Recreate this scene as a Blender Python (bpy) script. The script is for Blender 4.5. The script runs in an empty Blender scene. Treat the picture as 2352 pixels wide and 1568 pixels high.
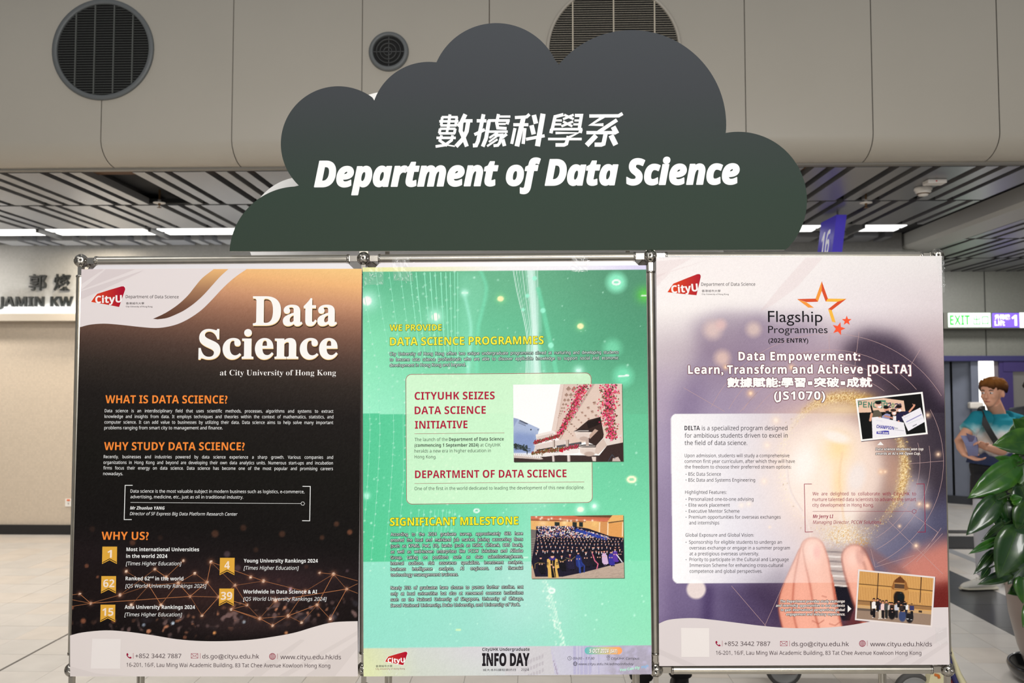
import bpy, bmesh, math, random
import numpy as np
from mathutils import Vector, Matrix, Euler
random.seed(7); RNG = np.random.default_rng(7)
S = bpy.context.scene; C = S.collection
# ---------------------------------------------------------------- camera
F = 1950.0; EYE = 1.65; PITCH = math.atan(98/F); YAW = math.atan(54/F)
cam = bpy.data.cameras.new('camera'); cam.sensor_width = 36; cam.lens = 36*F/2352
cam_o = bpy.data.objects.new('camera', cam); C.objects.link(cam_o)
cam_o.location = (0, 0, EYE); cam_o.rotation_euler = (math.pi/2+PITCH, 0, YAW)
cam.dof.use_dof = True; cam.dof.focus_distance = 2.47; cam.dof.aperture_fstop = 5.0
cam.clip_start = .05; cam.clip_end = 100
S.camera = cam_o
S.view_settings.view_transform = 'Standard'; S.view_settings.look = 'None'
S.view_settings.gamma = 1; S.view_settings.use_curve_mapping = False
S.view_settings.exposure = 0.0
# ---------------------------------------------------------------- world and hall lamps
w = bpy.data.worlds.new('hall_ambient'); S.world = w; w.use_nodes = True
w.node_tree.nodes['Background'].inputs[0].default_value = (.93, .96, 1, 1)
w.node_tree.nodes['Background'].inputs[1].default_value = .30
def area(name, loc, target, sx, sy, power, col=(1, .98, .955), spread=math.pi):
    l = bpy.data.lights.new(name, 'AREA'); l.shape = 'RECTANGLE'; l.size = sx; l.size_y = sy
    l.energy = power; l.color = col; l.spread = spread
    o = bpy.data.objects.new(name, l); C.objects.link(o); o.location = loc
    o.rotation_euler = (Vector(target)-Vector(loc)).to_track_quat('-Z', 'Y').to_euler(); return o
area('hall_lamp', (0.85, -3.0, 3.4), (0.3, 2.4, 1.4), 3.4, 1.2, 312)
area('hall_lamp', (-2.6, 1.0, 4.4), (-2.6, 5.0, 1.0), 1.2, 1.2, 18)
area('ceiling_downlight', (-4.75, 8.72, 3.12), (-4.75, 8.95, 0), .3, .2, 26, (1, .86, .68))
area('ceiling_downlight', (-6.6, 8.3, 3.1), (-6.6, 9.1, .3), .5, .25, 34, (1, .93, .84))
area('ceiling_downlight', (-4.4, 6.4, 3.1), (-4.4, 6.6, 0), 1.6, .6, 75, (1, .93, .84))
area('ceiling_downlight', (-.2, 5.0, 2.9), (-.2, 5.2, 0), 5.0, .3, 60, (1, .96, .9))
area('ceiling_downlight', (5.4, 7.6, 3.1), (5.2, 7.9, 0), 1.4, .8, 62, (1, .97, .93))
area('ceiling_downlight', (5.6, 10.4, 3.1), (5.6, 11, 0), 1.4, .5, 40, (1, .98, .95))
# ---------------------------------------------------------------- geometry from the photograph's rays
R3 = np.array(Euler((math.pi/2+PITCH, 0, YAW)).to_matrix()); CAM = np.array([0, 0, EYE])
def ray(px, py):
    px = np.asarray(px, float); py = np.asarray(py, float)
    return np.stack([(px-1176)/F, -(py-784)/F, -np.ones_like(px*py)], -1) @ R3.T
def atY(px, py, Y):
    d = ray(px, py); return CAM + d*(Y/d[..., 1])[..., None]
def m(px, py, Y): return Vector(atY(px, py, Y))
def atZ(px, py, z):
    d = ray(px, py); return Vector(CAM + d*((z-EYE)/d[2]))
def proj(p):
    v = (np.array(p)-CAM) @ R3; return 1176+F*v[0]/-v[2], 784-F*v[1]/-v[2]
_a = CAM+ray(155, 1537)*2.50; _b = CAM+ray(2175, 1538)*2.463
BU = _b-_a; BU[2] = 0; BU /= np.linalg.norm(BU); BN = np.array([BU[1], -BU[0], 0.]); BV = np.array([0, 0, 1.])
def bd(px, py, off=0.0):
    """point on the display board's plane, off metres in front of it"""
    d = ray(px, py); P = _a + BN*off
    t = ((P-CAM) @ BN)/(d @ BN); return CAM + d*np.asarray(t)[..., None]
def lin(c):
    c = np.asarray(c, float)/255.; return np.where(c <= .04045, c/12.92, ((c+.055)/1.055)**2.4)
# ---------------------------------------------------------------- materials
def mat(name, col, rough=.6, metal=0, spec=.5, emit=0, ecol=None, bump=0, bscale=60, noise=0, nscale=8, alpha=1, coat=0, srgb=True):
    M = bpy.data.materials.new(name); M.use_nodes = True; nt = M.node_tree; b = nt.nodes['Principled BSDF']
    c = lin(col) if srgb else np.array(col); c = (*c, 1)
    b.inputs['Base Color'].default_value = c; b.inputs['Roughness'].default_value = rough
    b.inputs['Metallic'].default_value = metal; b.inputs['Specular IOR Level'].default_value = spec
    b.inputs['Coat Weight'].default_value = coat
    if alpha < 1: b.inputs['Alpha'].default_value = alpha
    if emit:
        b.inputs['Emission Color'].default_value = (*lin(ecol or col), 1); b.inputs['Emission Strength'].default_value = emit
    if noise or bump:
        tc = nt.nodes.new('ShaderNodeTexCoord'); n = nt.nodes.new('ShaderNodeTexNoise'); n.inputs['Scale'].default_value = nscale
        n.inputs['Detail'].default_value = 6; nt.links.new(tc.outputs['Object'], n.inputs['Vector'])
        if noise:
            r = nt.nodes.new('ShaderNodeMapRange'); r.inputs[1].default_value = .3; r.inputs[2].default_value = .7
            r.inputs[3].default_value = 1-noise; r.inputs[4].default_value = 1+noise
            mx = nt.nodes.new('ShaderNodeVectorMath'); mx.operation = 'SCALE'; mx.inputs[0].default_value = c[:3]
            nt.links.new(n.outputs['Fac'], r.inputs[0]); nt.links.new(r.outputs[0], mx.inputs['Scale']); nt.links.new(mx.outputs[0], b.inputs['Base Color'])
        if bump:
            n2 = nt.nodes.new('ShaderNodeTexNoise'); n2.inputs['Scale'].default_value = bscale; nt.links.new(tc.outputs['Object'], n2.inputs['Vector'])
            bp = nt.nodes.new('ShaderNodeBump'); bp.inputs['Strength'].default_value = bump; bp.inputs['Distance'].default_value = .002
            nt.links.new(n2.outputs['Fac'], bp.inputs['Height']); nt.links.new(bp.outputs[0], b.inputs['Normal'])
    return M
def mat_brick(name, col, mortar, sc, bw=.5, rh=.5, rough=.5):
    M = mat(name, col, rough); nt = M.node_tree; b = nt.nodes['Principled BSDF']
    tc = nt.nodes.new('ShaderNodeTexCoord'); mp = nt.nodes.new('ShaderNodeMapping'); mp.inputs['Rotation'].default_value = (math.pi/2, 0, 0)
    br = nt.nodes.new('ShaderNodeTexBrick'); br.offset = 0; br.inputs['Scale'].default_value = sc
    br.inputs['Color1'].default_value = (*lin(col), 1); br.inputs['Color2'].default_value = (*(lin(col)*.9), 1); br.inputs['Mortar'].default_value = (*lin(mortar), 1)
    br.inputs['Brick Width'].default_value = bw; br.inputs['Row Height'].default_value = rh; br.inputs['Mortar Size'].default_value = .03
    nt.links.new(tc.outputs['Object'], mp.inputs[0]); nt.links.new(mp.outputs[0], br.inputs[0]); nt.links.new(br.outputs[0], b.inputs['Base Color']); return M
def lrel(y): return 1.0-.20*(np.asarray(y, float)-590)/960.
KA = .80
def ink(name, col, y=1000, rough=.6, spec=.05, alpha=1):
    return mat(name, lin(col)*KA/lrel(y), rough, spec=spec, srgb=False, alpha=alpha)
def ink_ramp(name, stops, axis=2, rough=.55, wob=0, wsc=9):
    """printed gradient: stops are (world coordinate, albedo)"""
    M = mat(name, (128,)*3, rough, spec=.05); nt = M.node_tree; b = nt.nodes['Principled BSDF']
    g = nt.nodes.new('ShaderNodeNewGeometry'); s = nt.nodes.new('ShaderNodeSeparateXYZ'); nt.links.new(g.outputs['Position'], s.inputs[0])
    r = nt.nodes.new('ShaderNodeMapRange'); lo = stops[0][0]; hi = stops[-1][0]; r.inputs[1].default_value = lo; r.inputs[2].default_value = hi
    src = s.outputs[axis]
    if wob:
        n = nt.nodes.new('ShaderNodeTexNoise'); n.inputs['Scale'].default_value = wsc; nt.links.new(g.outputs['Position'], n.inputs[0]); a = nt.nodes.new('ShaderNodeMath'); a.operation = 'MULTIPLY_ADD'; a.inputs[1].default_value = wob
        b2 = nt.nodes.new('ShaderNodeMath'); b2.operation = 'SUBTRACT'; b2.inputs[1].default_value = wob/2; nt.links.new(n.outputs['Fac'], a.inputs[0]); nt.links.new(src, a.inputs[2]); nt.links.new(a.outputs[0], b2.inputs[0]); src = b2.outputs[0]
    nt.links.new(src, r.inputs[0]); cr = nt.nodes.new('ShaderNodeValToRGB'); nt.links.new(r.outputs[0], cr.inputs[0])
    el = cr.color_ramp.elements
    while len(el) < len(stops): el.new(.5)
    for e, (p, c) in zip(el, stops): e.position = (p-lo)/(hi-lo); e.color = (*c, 1)
    nt.links.new(cr.outputs[0], b.inputs['Base Color']); return M
def mat_vcol(name, rough=.6, spec=.05):
    M = mat(name, (128,)*3, rough, spec=spec); nt = M.node_tree
    a = nt.nodes.new('ShaderNodeAttribute'); a.attribute_name = 'Col'; nt.links.new(a.outputs['Color'], nt.nodes['Principled BSDF'].inputs['Base Color']); return M
VC = mat_vcol('printed_paper')
# ---------------------------------------------------------------- object helpers (everything authored in world coordinates)
def tag(o, label=None, cat=None, group=None, kind=None):
    if label: o['label'] = label
    if cat: o['category'] = cat
    if group: o['group'] = group
    if kind: o['kind'] = kind
    return o
def origin(o):
    v = Vector((0, 0, 0))
    while o is not None: v += o.location; o = o.parent
    return v
def link(name, me, mt, parent=None, loc=None):
    if mt is not None and not me.materials:
        for q in (mt if isinstance(mt, (list, tuple)) else [mt]): me.materials.append(q)
    o = bpy.data.objects.new(name, me); C.objects.link(o); o.parent = parent
    if loc is not None: o.location = Vector(loc)-(origin(parent) if parent else Vector())
    return o
def root(name, loc, label=None, cat=None, group=None, kind=None):
    o = bpy.data.objects.new(name, None); C.objects.link(o); o.location = loc; o.empty_display_size = .1
    return tag(o, label, cat, group, kind)
def center_xy(vs):
    vs = np.asarray(vs); return Vector(((vs[:, 0].min()+vs[:, 0].max())/2, (vs[:, 1].min()+vs[:, 1].max())/2, vs[:, 2].min()))
def pyd(name, verts, faces, mt, parent=None, smooth=False, mi=None):
    """mesh object from world-space vertices"""
    verts = np.asarray(verts, float); o0 = origin(parent) if parent else center_xy(verts)
    me = bpy.data.meshes.new(name); me.from_pydata((verts-np.array(o0)).tolist(), [], faces); me.update()
    if smooth: me.polygons.foreach_set('use_smooth', [True]*len(me.polygons))
    o = link(name, me, mt, parent)
    if mi is not None: me.polygons.foreach_set('material_index', mi)
    if not parent: o.location = o0
    return o
class MB:
    def __init__(s): s.v = []; s.f = []; s.sm = []; s.mi = []; s.cur = 0
    def add(s, vs, fs, sm=False):
        n = len(s.v); s.v += [tuple(map(float, p)) for p in vs]; s.f += [[i+n for i in f] for f in fs]; s.sm += [sm]*len(fs); s.mi += [s.cur]*len(fs); return s
    def box(s, a, b, ax=None):
        a = Vector(a); b = Vector(b)
        c = [(x, y, z) for x in (a.x, b.x) for y in (a.y, b.y) for z in (a.z, b.z)]
        return s.add(c, [(0, 1, 3, 2), (4, 6, 7, 5), (0, 4, 5, 1), (2, 3, 7, 6), (0, 2, 6, 4), (1, 5, 7, 3)])
    def obox(s, c, u, v, w):
        c, u, v, w = map(np.array, (c, u, v, w)); P = [c+i*u+j*v+k*w for i in (-1, 1) for j in (-1, 1) for k in (-1, 1)]
        return s.add(P, [(0, 1, 3, 2), (4, 6, 7, 5), (0, 4, 5, 1), (2, 3, 7, 6), (0, 2, 6, 4), (1, 5, 7, 3)])
    def prism(s, pts, dvec):
        pts = [Vector(p) for p in pts]; d = Vector(dvec); n = len(pts)
        return s.add(pts+[p+d for p in pts], [list(range(n))[::-1], list(range(n, 2*n))]+[(i, (i+1) % n, (i+1) % n+n, i+n) for i in range(n)])
    def sweep(s, path, prof, closed=False, cap=True, sm=True, scales=None, up=Vector((0, 0, 1))):
        path = [Vector(p) for p in path]; n = len(prof); rings = []
        for i, p in enumerate(path):
            t = (path[min(i+1, len(path)-1)]-path[max(i-1, 0)]).normalized()
            a = t.cross(up)
            if a.length < .05: a = t.cross(Vector((0, 1, 0)))
            a.normalize(); b = a.cross(t).normalized(); k = scales[i] if scales else 1
            rings += [p+a*(q[0]*k)+b*(q[1]*k) for q in prof]
        fs = [(i*n+j, i*n+(j+1) % n, (i+1)*n+(j+1) % n, (i+1)*n+j) for i in range(len(path)-1) for j in range(n)]
        s.add(rings, fs, sm)
        if cap: s.add(rings[:n], [list(range(n))]); s.add(rings[-n:], [list(range(n))[::-1]])
        return s
    def tube(s, path, r, n=12, scales=None, sm=True):
        return s.sweep(path, [(r*math.cos(2*math.pi*i/n), r*math.sin(2*math.pi*i/n)) for i in range(n)], scales=scales, sm=sm)
    def lathe(s, c, prof, n=32, sm=True, axis=(0, 0, 1)):
        c = Vector(c); q = Vector((0, 0, 1)).rotation_difference(Vector(axis)); vs = []
        for r, z in prof: vs += [c+q @ Vector((r*math.cos(2*math.pi*i/n), r*math.sin(2*math.pi*i/n), z)) for i in range(n)]
        return s.add(vs, [(i*n+j, i*n+(j+1) % n, (i+1)*n+(j+1) % n, (i+1)*n+j) for i in range(len(prof)-1) for j in range(n)], sm)
    def ball(s, c, r, n=12, mtx=None):
        c = Vector(c); r = r if hasattr(r, '__len__') else (r, r, r); vs = []; k = n//2
        for i in range(k+1):
            t = math.pi*i/k
            for j in range(n):
                v = Vector((r[0]*math.sin(t)*math.cos(2*math.pi*j/n), r[1]*math.sin(t)*math.sin(2*math.pi*j/n), r[2]*math.cos(t)))
                vs.append(c+(mtx @ v if mtx else v))
        return s.add(vs, [(i*n+j, (i+1)*n+j, (i+1)*n+(j+1) % n, i*n+(j+1) % n) for i in range(k) for j in range(n)], True)
    def build(s, name, mt, parent=None, bevel=0):
        o = pyd(name, s.v, s.f, mt, parent, mi=s.mi if isinstance(mt, (list, tuple)) else None)
        o.data.polygons.foreach_set('use_smooth', s.sm)
        if bevel:
            b = o.modifiers.new('bevel', 'BEVEL'); b.width = bevel; b.segments = 2; b.limit_method = 'ANGLE'
        return o
def share(name, src, parent, d):
    """copy of a part with shared mesh, moved by d from the source's place"""
    o = src.copy(); o.name = name; C.objects.link(o); o.parent = parent
    o.location = (origin(src)+Vector(d))-(origin(parent) if parent else Vector()); return o
def catmull(pts, n=6, closed=False):
    P = [np.array(p, float) for p in pts]; N = len(P); out = []
    rng = range(N if closed else N-1)
    for i in rng:
        g = (lambda k: P[k % N]) if closed else (lambda k: P[min(max(k, 0), N-1)])
        p0, p1, p2, p3 = g(i-1), g(i), g(i+1), g(i+2)
        for k in range(n):
            t = k/n; out.append(.5*((2*p1)+(-p0+p2)*t+(2*p0-5*p1+4*p2-p3)*t*t+(-p0+3*p1-3*p2+p3)*t**3))
    if not closed: out.append(P[-1])
    return out
# ---------------------------------------------------------------- lettering (built-in font, its sans, bold, italic and serif alphabets)
ALPH = {'r': (0x1D5A0, 0x1D5BA, 0x1D7E2), 'b': (0x1D5D4, 0x1D5EE, 0x1D7EC), 'BI': (0x1D63C, 0x1D656, 0x1D7EC), 'S': (0x1D400, 0x1D41A, 0x1D7CE)}
def styl(s, st):
    if st not in ALPH: return s
    A, a, d = ALPH[st]; o = ''
    for ch in s:
        if 'A' <= ch <= 'Z': o += chr(A+ord(ch)-65)
        elif 'a' <= ch <= 'z': o += chr(a+ord(ch)-97)
        elif '0' <= ch <= '9': o += chr(d+ord(ch)-48)
        else: o += ch
    return o
_tc = bpy.data.curves.new('lettering', 'FONT'); _to = bpy.data.objects.new('lettering', _tc); _tcache = {}
_ws = bpy.data.scenes.new('workbench'); _ws.collection.objects.link(_to)   # lettering and cloth are meshed in a scene of their own, removed at the end
_tab = {}; LSP = 3.0
def _mesh_lines(body, off, res, n):
    """evaluate one character per line, return per line (vertices, faces)"""
    _tc.body = body; _tc.offset = off; _tc.resolution_u = res; _tc.space_line = LSP
    _to.update_tag(); vl = _ws.view_layers[0]; vl.update(); e = _to.evaluated_get(vl.depsgraph); me = e.to_mesh()
    v = np.empty(len(me.vertices)*3, np.float32); me.vertices.foreach_get('co', v); v = v.reshape(-1, 3).astype(float); F_ = [list(p.vertices) for p in me.polygons]; e.to_mesh_clear()
    ln = np.round((.3-v[:, 1])/LSP).astype(int); out = []
    order = np.argsort(ln, kind='stable'); loc = np.empty(len(v), int); start = {}
    for i in range(n): idx = np.where(ln == i)[0]; loc[idx] = np.arange(len(idx)); q = v[idx].copy(); q[:, 1] += i*LSP; out.append([q, []])
    for f in F_: out[ln[f[0]]][1].append([int(loc[k]) for k in f])
    return out
_adv = {}
def table(st, chars, off, res):
    T_ = _tab.setdefault((st, off, res), {}); A_ = _adv.setdefault(st, {}); need = [c for c in chars if c not in T_]
    if need:
        pun = [c for c in need if not c.isalnum() and ord(c) < 256]; reg = [c for c in need if c not in pun]
        for grp, o_ in ((reg, off), (pun, off+(.016 if st in ('b', 'bi') else 0))):
            if grp:
                for c, g_ in zip(grp, _mesh_lines('\n'.join(styl(c, st) for c in grp), o_, res, len(grp))): T_[c] = g_
        na = [c for c in need if c not in A_]
        if na:
            L_ = _mesh_lines('\n'.join([styl(c, st)+'|' for c in na]+['|']), 0, 1, len(na)+1); e0 = L_[-1][0][:, 0].max()
            for c, g_ in zip(na, L_): A_[c] = g_[0][:, 0].max()-e0
    return T_, A_
def glyphs(s, st, off=0, shear=0, word=1, res=2, extrude=0, track=1):
    if st in ('i', 'bi'): st = {'i': 'r', 'bi': 'b'}[st]; shear = .19   # slanted
    T_, A_ = table(st, s, off, res); x = 0; V = []; F_ = []; n = 0
    for c in s:
        v, f = T_[c]
        if len(v):
            q = v.copy(); q[:, 0] += x
            if shear: q[:, 0] += q[:, 1]*shear
            V.append(q); F_ += [[k+n for k in g_] for g_ in f]; n += len(q)
        x += A_[c]*(word if c == ' ' else 1)*track
    v = np.concatenate(V)
    if extrude: # solid letters: front and back faces joined by walls
        m_ = len(v); ed = {}
        for g_ in F_:
            for a, b in zip(g_, g_[1:]+g_[:1]): ed[(a, b)] = 1
        side = [[b, a, a+m_, b+m_] for a, b in ed if (b, a) not in ed]; v0 = v.copy(); v0[:, 2] = extrude; v1 = v.copy(); v1[:, 2] = -extrude
        return np.concatenate([v0, v1]), F_+[[k+m_ for k in g_[::-1]] for g_ in F_]+side
    return v, F_
def caph(st):
    st = {'i': 'r', 'bi': 'b'}.get(st, st)
    if st not in _tcache: v, _ = glyphs('H', st); _tcache[st] = v[:, 1].max()-v[:, 1].min()
    return _tcache[st]
class Ink:
    """a block of printed lettering or marks on one plane, collected into one part"""
    def __init__(s, off): s.off = off; s.v = []; s.f = []
    def add(s, v, f):
        n = sum(len(x) for x in s.v); s.v.append(np.asarray(v)); s.f += [[i+n for i in q] for q in f]; return s
    def text(s, t, st, x0, y0, x1, y1, cap, just=False, off=0, shear=0, dx=0, dy=0, res=2, cjk=False, track=1, fat=0):
        A = bd(x0+dx, y0+dy, s.off); B = bd(x1+dx, y1+dy, s.off); W = np.linalg.norm(B-A); Rv = (B-A)/W
        Uv = np.array(bd(x0, y0-10, s.off))-np.array(bd(x0, y0, s.off)); ppm = 10/np.linalg.norm(Uv); Uv = np.cross(BN, Rv)
        word = 1
        if just:
            v1, _ = glyphs(t, st); v2, _ = glyphs(t, st, word=2); w1 = np.ptp(v1[:, 0]); w2 = np.ptp(v2[:, 0])
            sx = cap/ppm/caph(st)*just; word = max(.6, min(6, 1+(W/sx-w1)/max(w2-w1, 1e-6)))
        v, f = glyphs(t, st, off, shear, word, res, track=track)
        if off:
            vb, _ = glyphs(t, st, 0, shear, word, res, track=track)
        else: vb = v
        x = (v[:, 0]-vb[:, 0].min())/np.ptp(vb[:, 0])*W
        if cjk: y = (v[:, 1]-vb[:, 1].min())/np.ptp(vb[:, 1])*cap/ppm
        else: y = v[:, 1]/caph(st)*cap/ppm
        V = A+x[:, None]*Rv+y[:, None]*Uv
        if not fat: return s.add(V, f)
        for k in range(8): s.add(V+(Rv*math.cos(k*math.pi/4)+Uv*math.sin(k*math.pi/4))*fat/ppm-BN*(k+1)*1.4e-5, f)   # heavier stroke, fat pixels each way
        return s.add(V, f)
    def poly(s, pts):
        p = np.array(pts, float); v = bd(p[:, 0], p[:, 1], s.off)
        a = np.sum(p[:, 0]*np.roll(p[:, 1], -1)-np.roll(p[:, 0], -1)*p[:, 1])
        idx = list(range(len(p))); return s.add(v, [idx[::-1] if a > 0 else idx])
    def stroke(s, pts, w, closed=False):
        p = np.array(pts, float); N = len(p); L = []; Rr = []
        for i in range(N):
            if closed: t1 = p[i]-p[i-1]; t2 = p[(i+1) % N]-p[i]
            else: t1 = p[i]-p[max(i-1, 0)]; t2 = p[min(i+1, N-1)]-p[i]
            if not t1.any(): t1 = t2
            if not t2.any(): t2 = t1
            t1 = t1/np.linalg.norm(t1); t2 = t2/np.linalg.norm(t2); t = t1+t2; t /= np.linalg.norm(t); nn = np.array([t[1], -t[0]])
            k = w/2/max(.5, abs(np.dot(nn, [t1[1], -t1[0]]))); L.append(p[i]+nn*k); Rr.append(p[i]-nn*k)
        q = np.array(L+Rr); v = bd(q[:, 0], q[:, 1], s.off); rg = range(N if closed else N-1)
        return s.add(v, [[i+N, (i+1) % N+N, (i+1) % N, i] for i in rg])
    def disc(s, x, y, r, n=16, ry=None):
        ry = ry or r; return s.poly([(x+r*math.cos(2*math.pi*k/n), y+ry*math.sin(2*math.pi*k/n)) for k in range(n)])
    def ring(s, x, y, r, w, n=20, ry=None):
        ry = ry or r; return s.stroke([(x+r*math.cos(2*math.pi*k/n), y+ry*math.sin(2*math.pi*k/n)) for k in range(n)], w, True)
    def build(s, name, mt, parent, label=None):
        o = pyd(name, np.concatenate(s.v), s.f, mt, parent)
        if label: o['label'] = label
        return o
def plane_text(t, st, P, Rv, Uv, W, cap, extrude=0, off=0, cjk=False, res=3, nrm=0, shear=0):
    v, f = glyphs(t, st, off, shear, 1, res, extrude); P, Rv, Uv = map(np.array, (P, Rv, Uv)); Nv = np.cross(Rv, Uv)
    w = np.ptp(v[:, 0]); x = (v[:, 0]-v[:, 0].min())/w*W
    y = (v[:, 1]-v[:, 1].min())/np.ptp(v[:, 1])*cap if cjk else v[:, 1]/caph(st)*cap
    return P+x[:, None]*Rv+y[:, None]*Uv+(v[:, 2]*W/w+nrm)[:, None]*Nv, f
# ---------------------------------------------------------------- painter: printed pictures as fine coloured grids
class Pan:
    def __init__(s, quad, nx, ny, base=(255, 255, 255)):
        TL, TR, BR, BL = [np.array(p, float) for p in quad]; u = np.linspace(0, 1, nx+1)[None, :, None]; v = np.linspace(0, 1, ny+1)[:, None, None]
        g = (TL*(1-u)+TR*u)*(1-v)+(BL*(1-u)+BR*u)*v; s.X = g[..., 0]; s.Y = g[..., 1]; s.nx = nx; s.ny = ny; s.quad = quad
        s.c = np.zeros(g.shape[:2]+(3,)); s.c[:] = base; s.T = lambda p: p; s.k = 1.
    def tr(s, ox, oy, sc): s.T = lambda p: np.stack([ox+np.asarray(p, float)[..., 0]/sc, oy+np.asarray(p, float)[..., 1]/sc], -1); s.k = 1/sc; return s
    def mix(s, a, col): a = np.clip(a, 0, 1)[..., None]; s.c = s.c*(1-a)+np.asarray(col, float)*a
    def add(s, a, col): s.c = np.clip(s.c+a[..., None]*np.asarray(col, float), 0, 255)
    def inside(s, pts):
        p = s.T(np.array(pts, float)); r = np.zeros(s.X.shape, bool); n = len(p)
        for i in range(n):
            x1, y1 = p[i]; x2, y2 = p[(i+1) % n]
            if y1 == y2: continue
            r ^= ((s.Y < y1) != (s.Y < y2)) & (s.X < (x2-x1)*(s.Y-y1)/(y2-y1)+x1)
        return r
    def cov(s, pts):
        """anti-aliased coverage of a polygon"""
        dx = (s.X[0, 1]-s.X[0, 0]); dy = (s.Y[1, 0]-s.Y[0, 0]); X0, Y0 = s.X, s.Y; p = s.T(np.array(pts, float)); a = np.zeros(X0.shape)
        r0 = max(0, int((p[:, 1].min()-Y0.min())/dy)-12); r1 = min(Y0.shape[0], int((p[:, 1].max()-Y0.min())/dy)+13)
        if r1 <= r0: return a
        for ox, oy in ((-.3, -.12), (.12, -.3), (.3, .12), (-.12, .3)): s.X = X0[r0:r1]+ox*dx; s.Y = Y0[r0:r1]+oy*dy; a[r0:r1] += s.inside(pts)/4.
        s.X, s.Y = X0, Y0; return a
    def blur(s, a, r):
        r = int(r)
        if r < 1: return a
        for _ in range(3):
            for ax in (0, 1):
                q = np.pad(a, [(r+1, r) if i == ax else (0, 0) for i in range(2)], mode='edge').cumsum(ax)
                a = (np.take(q, range(2*r+1, q.shape[ax]), ax)-np.take(q, range(0, q.shape[ax]-2*r-1), ax))/(2*r+1)
        return a
    def poly(s, pts, col, al=1): s.mix(s.cov(pts)*al, col)
    def ell(s, x, y, rx, col, ry=None, al=1, soft=.15, ang=0):
        x, y = s.T(np.array([x, y])); rx = rx*s.k; ry = (ry*s.k if ry else rx); R_ = max(rx, ry)*(1+soft)+1; dx = s.X[0, 1]-s.X[0, 0]; dy = s.Y[1, 0]-s.Y[0, 0]
        sl = max(0, int((y-R_-s.Y.min())/dy)-6), min(s.Y.shape[0], int((y+R_-s.Y.min())/dy)+8), max(0, int((x-R_-s.X.min())/dx)-18), min(s.X.shape[1], int((x+R_-s.X.min())/dx)+20)
        if sl[1] <= sl[0] or sl[3] <= sl[2]: return
        W = (slice(sl[0], sl[1]), slice(sl[2], sl[3])); dx = s.X[W]-x; dy = s.Y[W]-y; c, n = math.cos(ang), math.sin(ang)
        d = np.hypot((dx*c+dy*n)/rx, (-dx*n+dy*c)/ry); a = (np.clip((1+soft-d)/(2*soft), 0, 1)*al)[..., None]; s.c[W] = s.c[W]*(1-a)+np.asarray(col, float)*a
    def glow(s, x, y, r, col, al=1, ry=None):
        x, y = s.T(np.array([x, y])); r *= s.k; ry = ry*s.k if ry else r; s.mix(np.exp(-((s.X-x)/r)**2-((s.Y-y)/ry)**2)*al, col)
    def line(s, pts, w, col, al=1, soft=.7):
        p = s.T(np.array(pts, float)); w = w*s.k/2; d = np.full(s.X.shape, 1e9)
        x0, y0 = p.min(0)-w-4; x1, y1 = p.max(0)+w+4; M = (s.X > x0) & (s.X < x1) & (s.Y > y0) & (s.Y < y1)
        if not M.any(): return
        X = s.X[M]; Y = s.Y[M]; dd = np.full(X.shape, 1e9)
        for a, b in zip(p[:-1], p[1:]):
            t = np.clip(((X-a[0])*(b[0]-a[0])+(Y-a[1])*(b[1]-a[1]))/max(1e-9, ((b-a)**2).sum()), 0, 1)
            dd = np.minimum(dd, np.hypot(X-a[0]-t*(b[0]-a[0]), Y-a[1]-t*(b[1]-a[1])))
        k = np.clip((w+soft-dd)/(2*soft), 0, 1)*al; s.c[M] = s.c[M]*(1-k[:, None])+np.asarray(col, float)*k[:, None]
    def bil(s, grid, x0, y0, x1, y1, where=None):
        G = np.array(grid, float); u = np.clip((s.X-x0)/(x1-x0), 0, 1)*(G.shape[1]-1); v = np.clip((s.Y-y0)/(y1-y0), 0, 1)*(G.shape[0]-1)
        i = np.minimum(u.astype(int), G.shape[1]-2); j = np.minimum(v.astype(int), G.shape[0]-2); u = (u-i)[..., None]; v = (v-j)[..., None]
        u = u*u*(3-2*u)*.5+u*.5; v = v*v*(3-2*v)*.5+v*.5
        r = (G[j, i]*(1-u)+G[j, i+1]*u)*(1-v)+(G[j+1, i]*(1-u)+G[j+1, i+1]*u)*v
        if where is None: s.c = r
        else: s.c[where] = r[where]
    def grain(s, a, blur=0):
        n = RNG.normal(0, 1, s.X.shape)
        if blur: n = s.blur(n, blur); n /= n.std()
        s.c = np.clip(s.c+a*n[..., None], 0, 255)
    def noise(s, blur): n = s.blur(RNG.normal(0, 1, s.X.shape), blur); return n/n.std()
    def build(s, name, off, parent, label=None):
        nx, ny = s.nx, s.ny; v = bd(s.X, s.Y, off).reshape(-1, 3); i = np.arange(ny*(nx+1)).reshape(ny, nx+1)[:, :-1].ravel()
        q = np.stack([i+nx+1, i+nx+2, i+1, i], -1); me = bpy.data.meshes.new(name); nf = len(q)
        me.vertices.add(len(v)); me.vertices.foreach_set('co', (v-np.array(origin(parent))).ravel()); me.loops.add(nf*4); me.polygons.add(nf)
        me.loops.foreach_set('vertex_index', q.ravel()); me.polygons.foreach_set('loop_start', np.arange(nf)*4); me.update(calc_edges=True); me.validate()
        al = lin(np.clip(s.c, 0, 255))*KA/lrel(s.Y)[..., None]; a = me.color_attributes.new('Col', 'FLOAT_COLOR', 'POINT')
        a.data.foreach_set('color', np.concatenate([np.clip(al, 0, .95).reshape(-1, 3), np.ones((len(v), 1))], 1).ravel())
        o = link(name, me, VC, parent)
        if label: o['label'] = label
        return o
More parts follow.
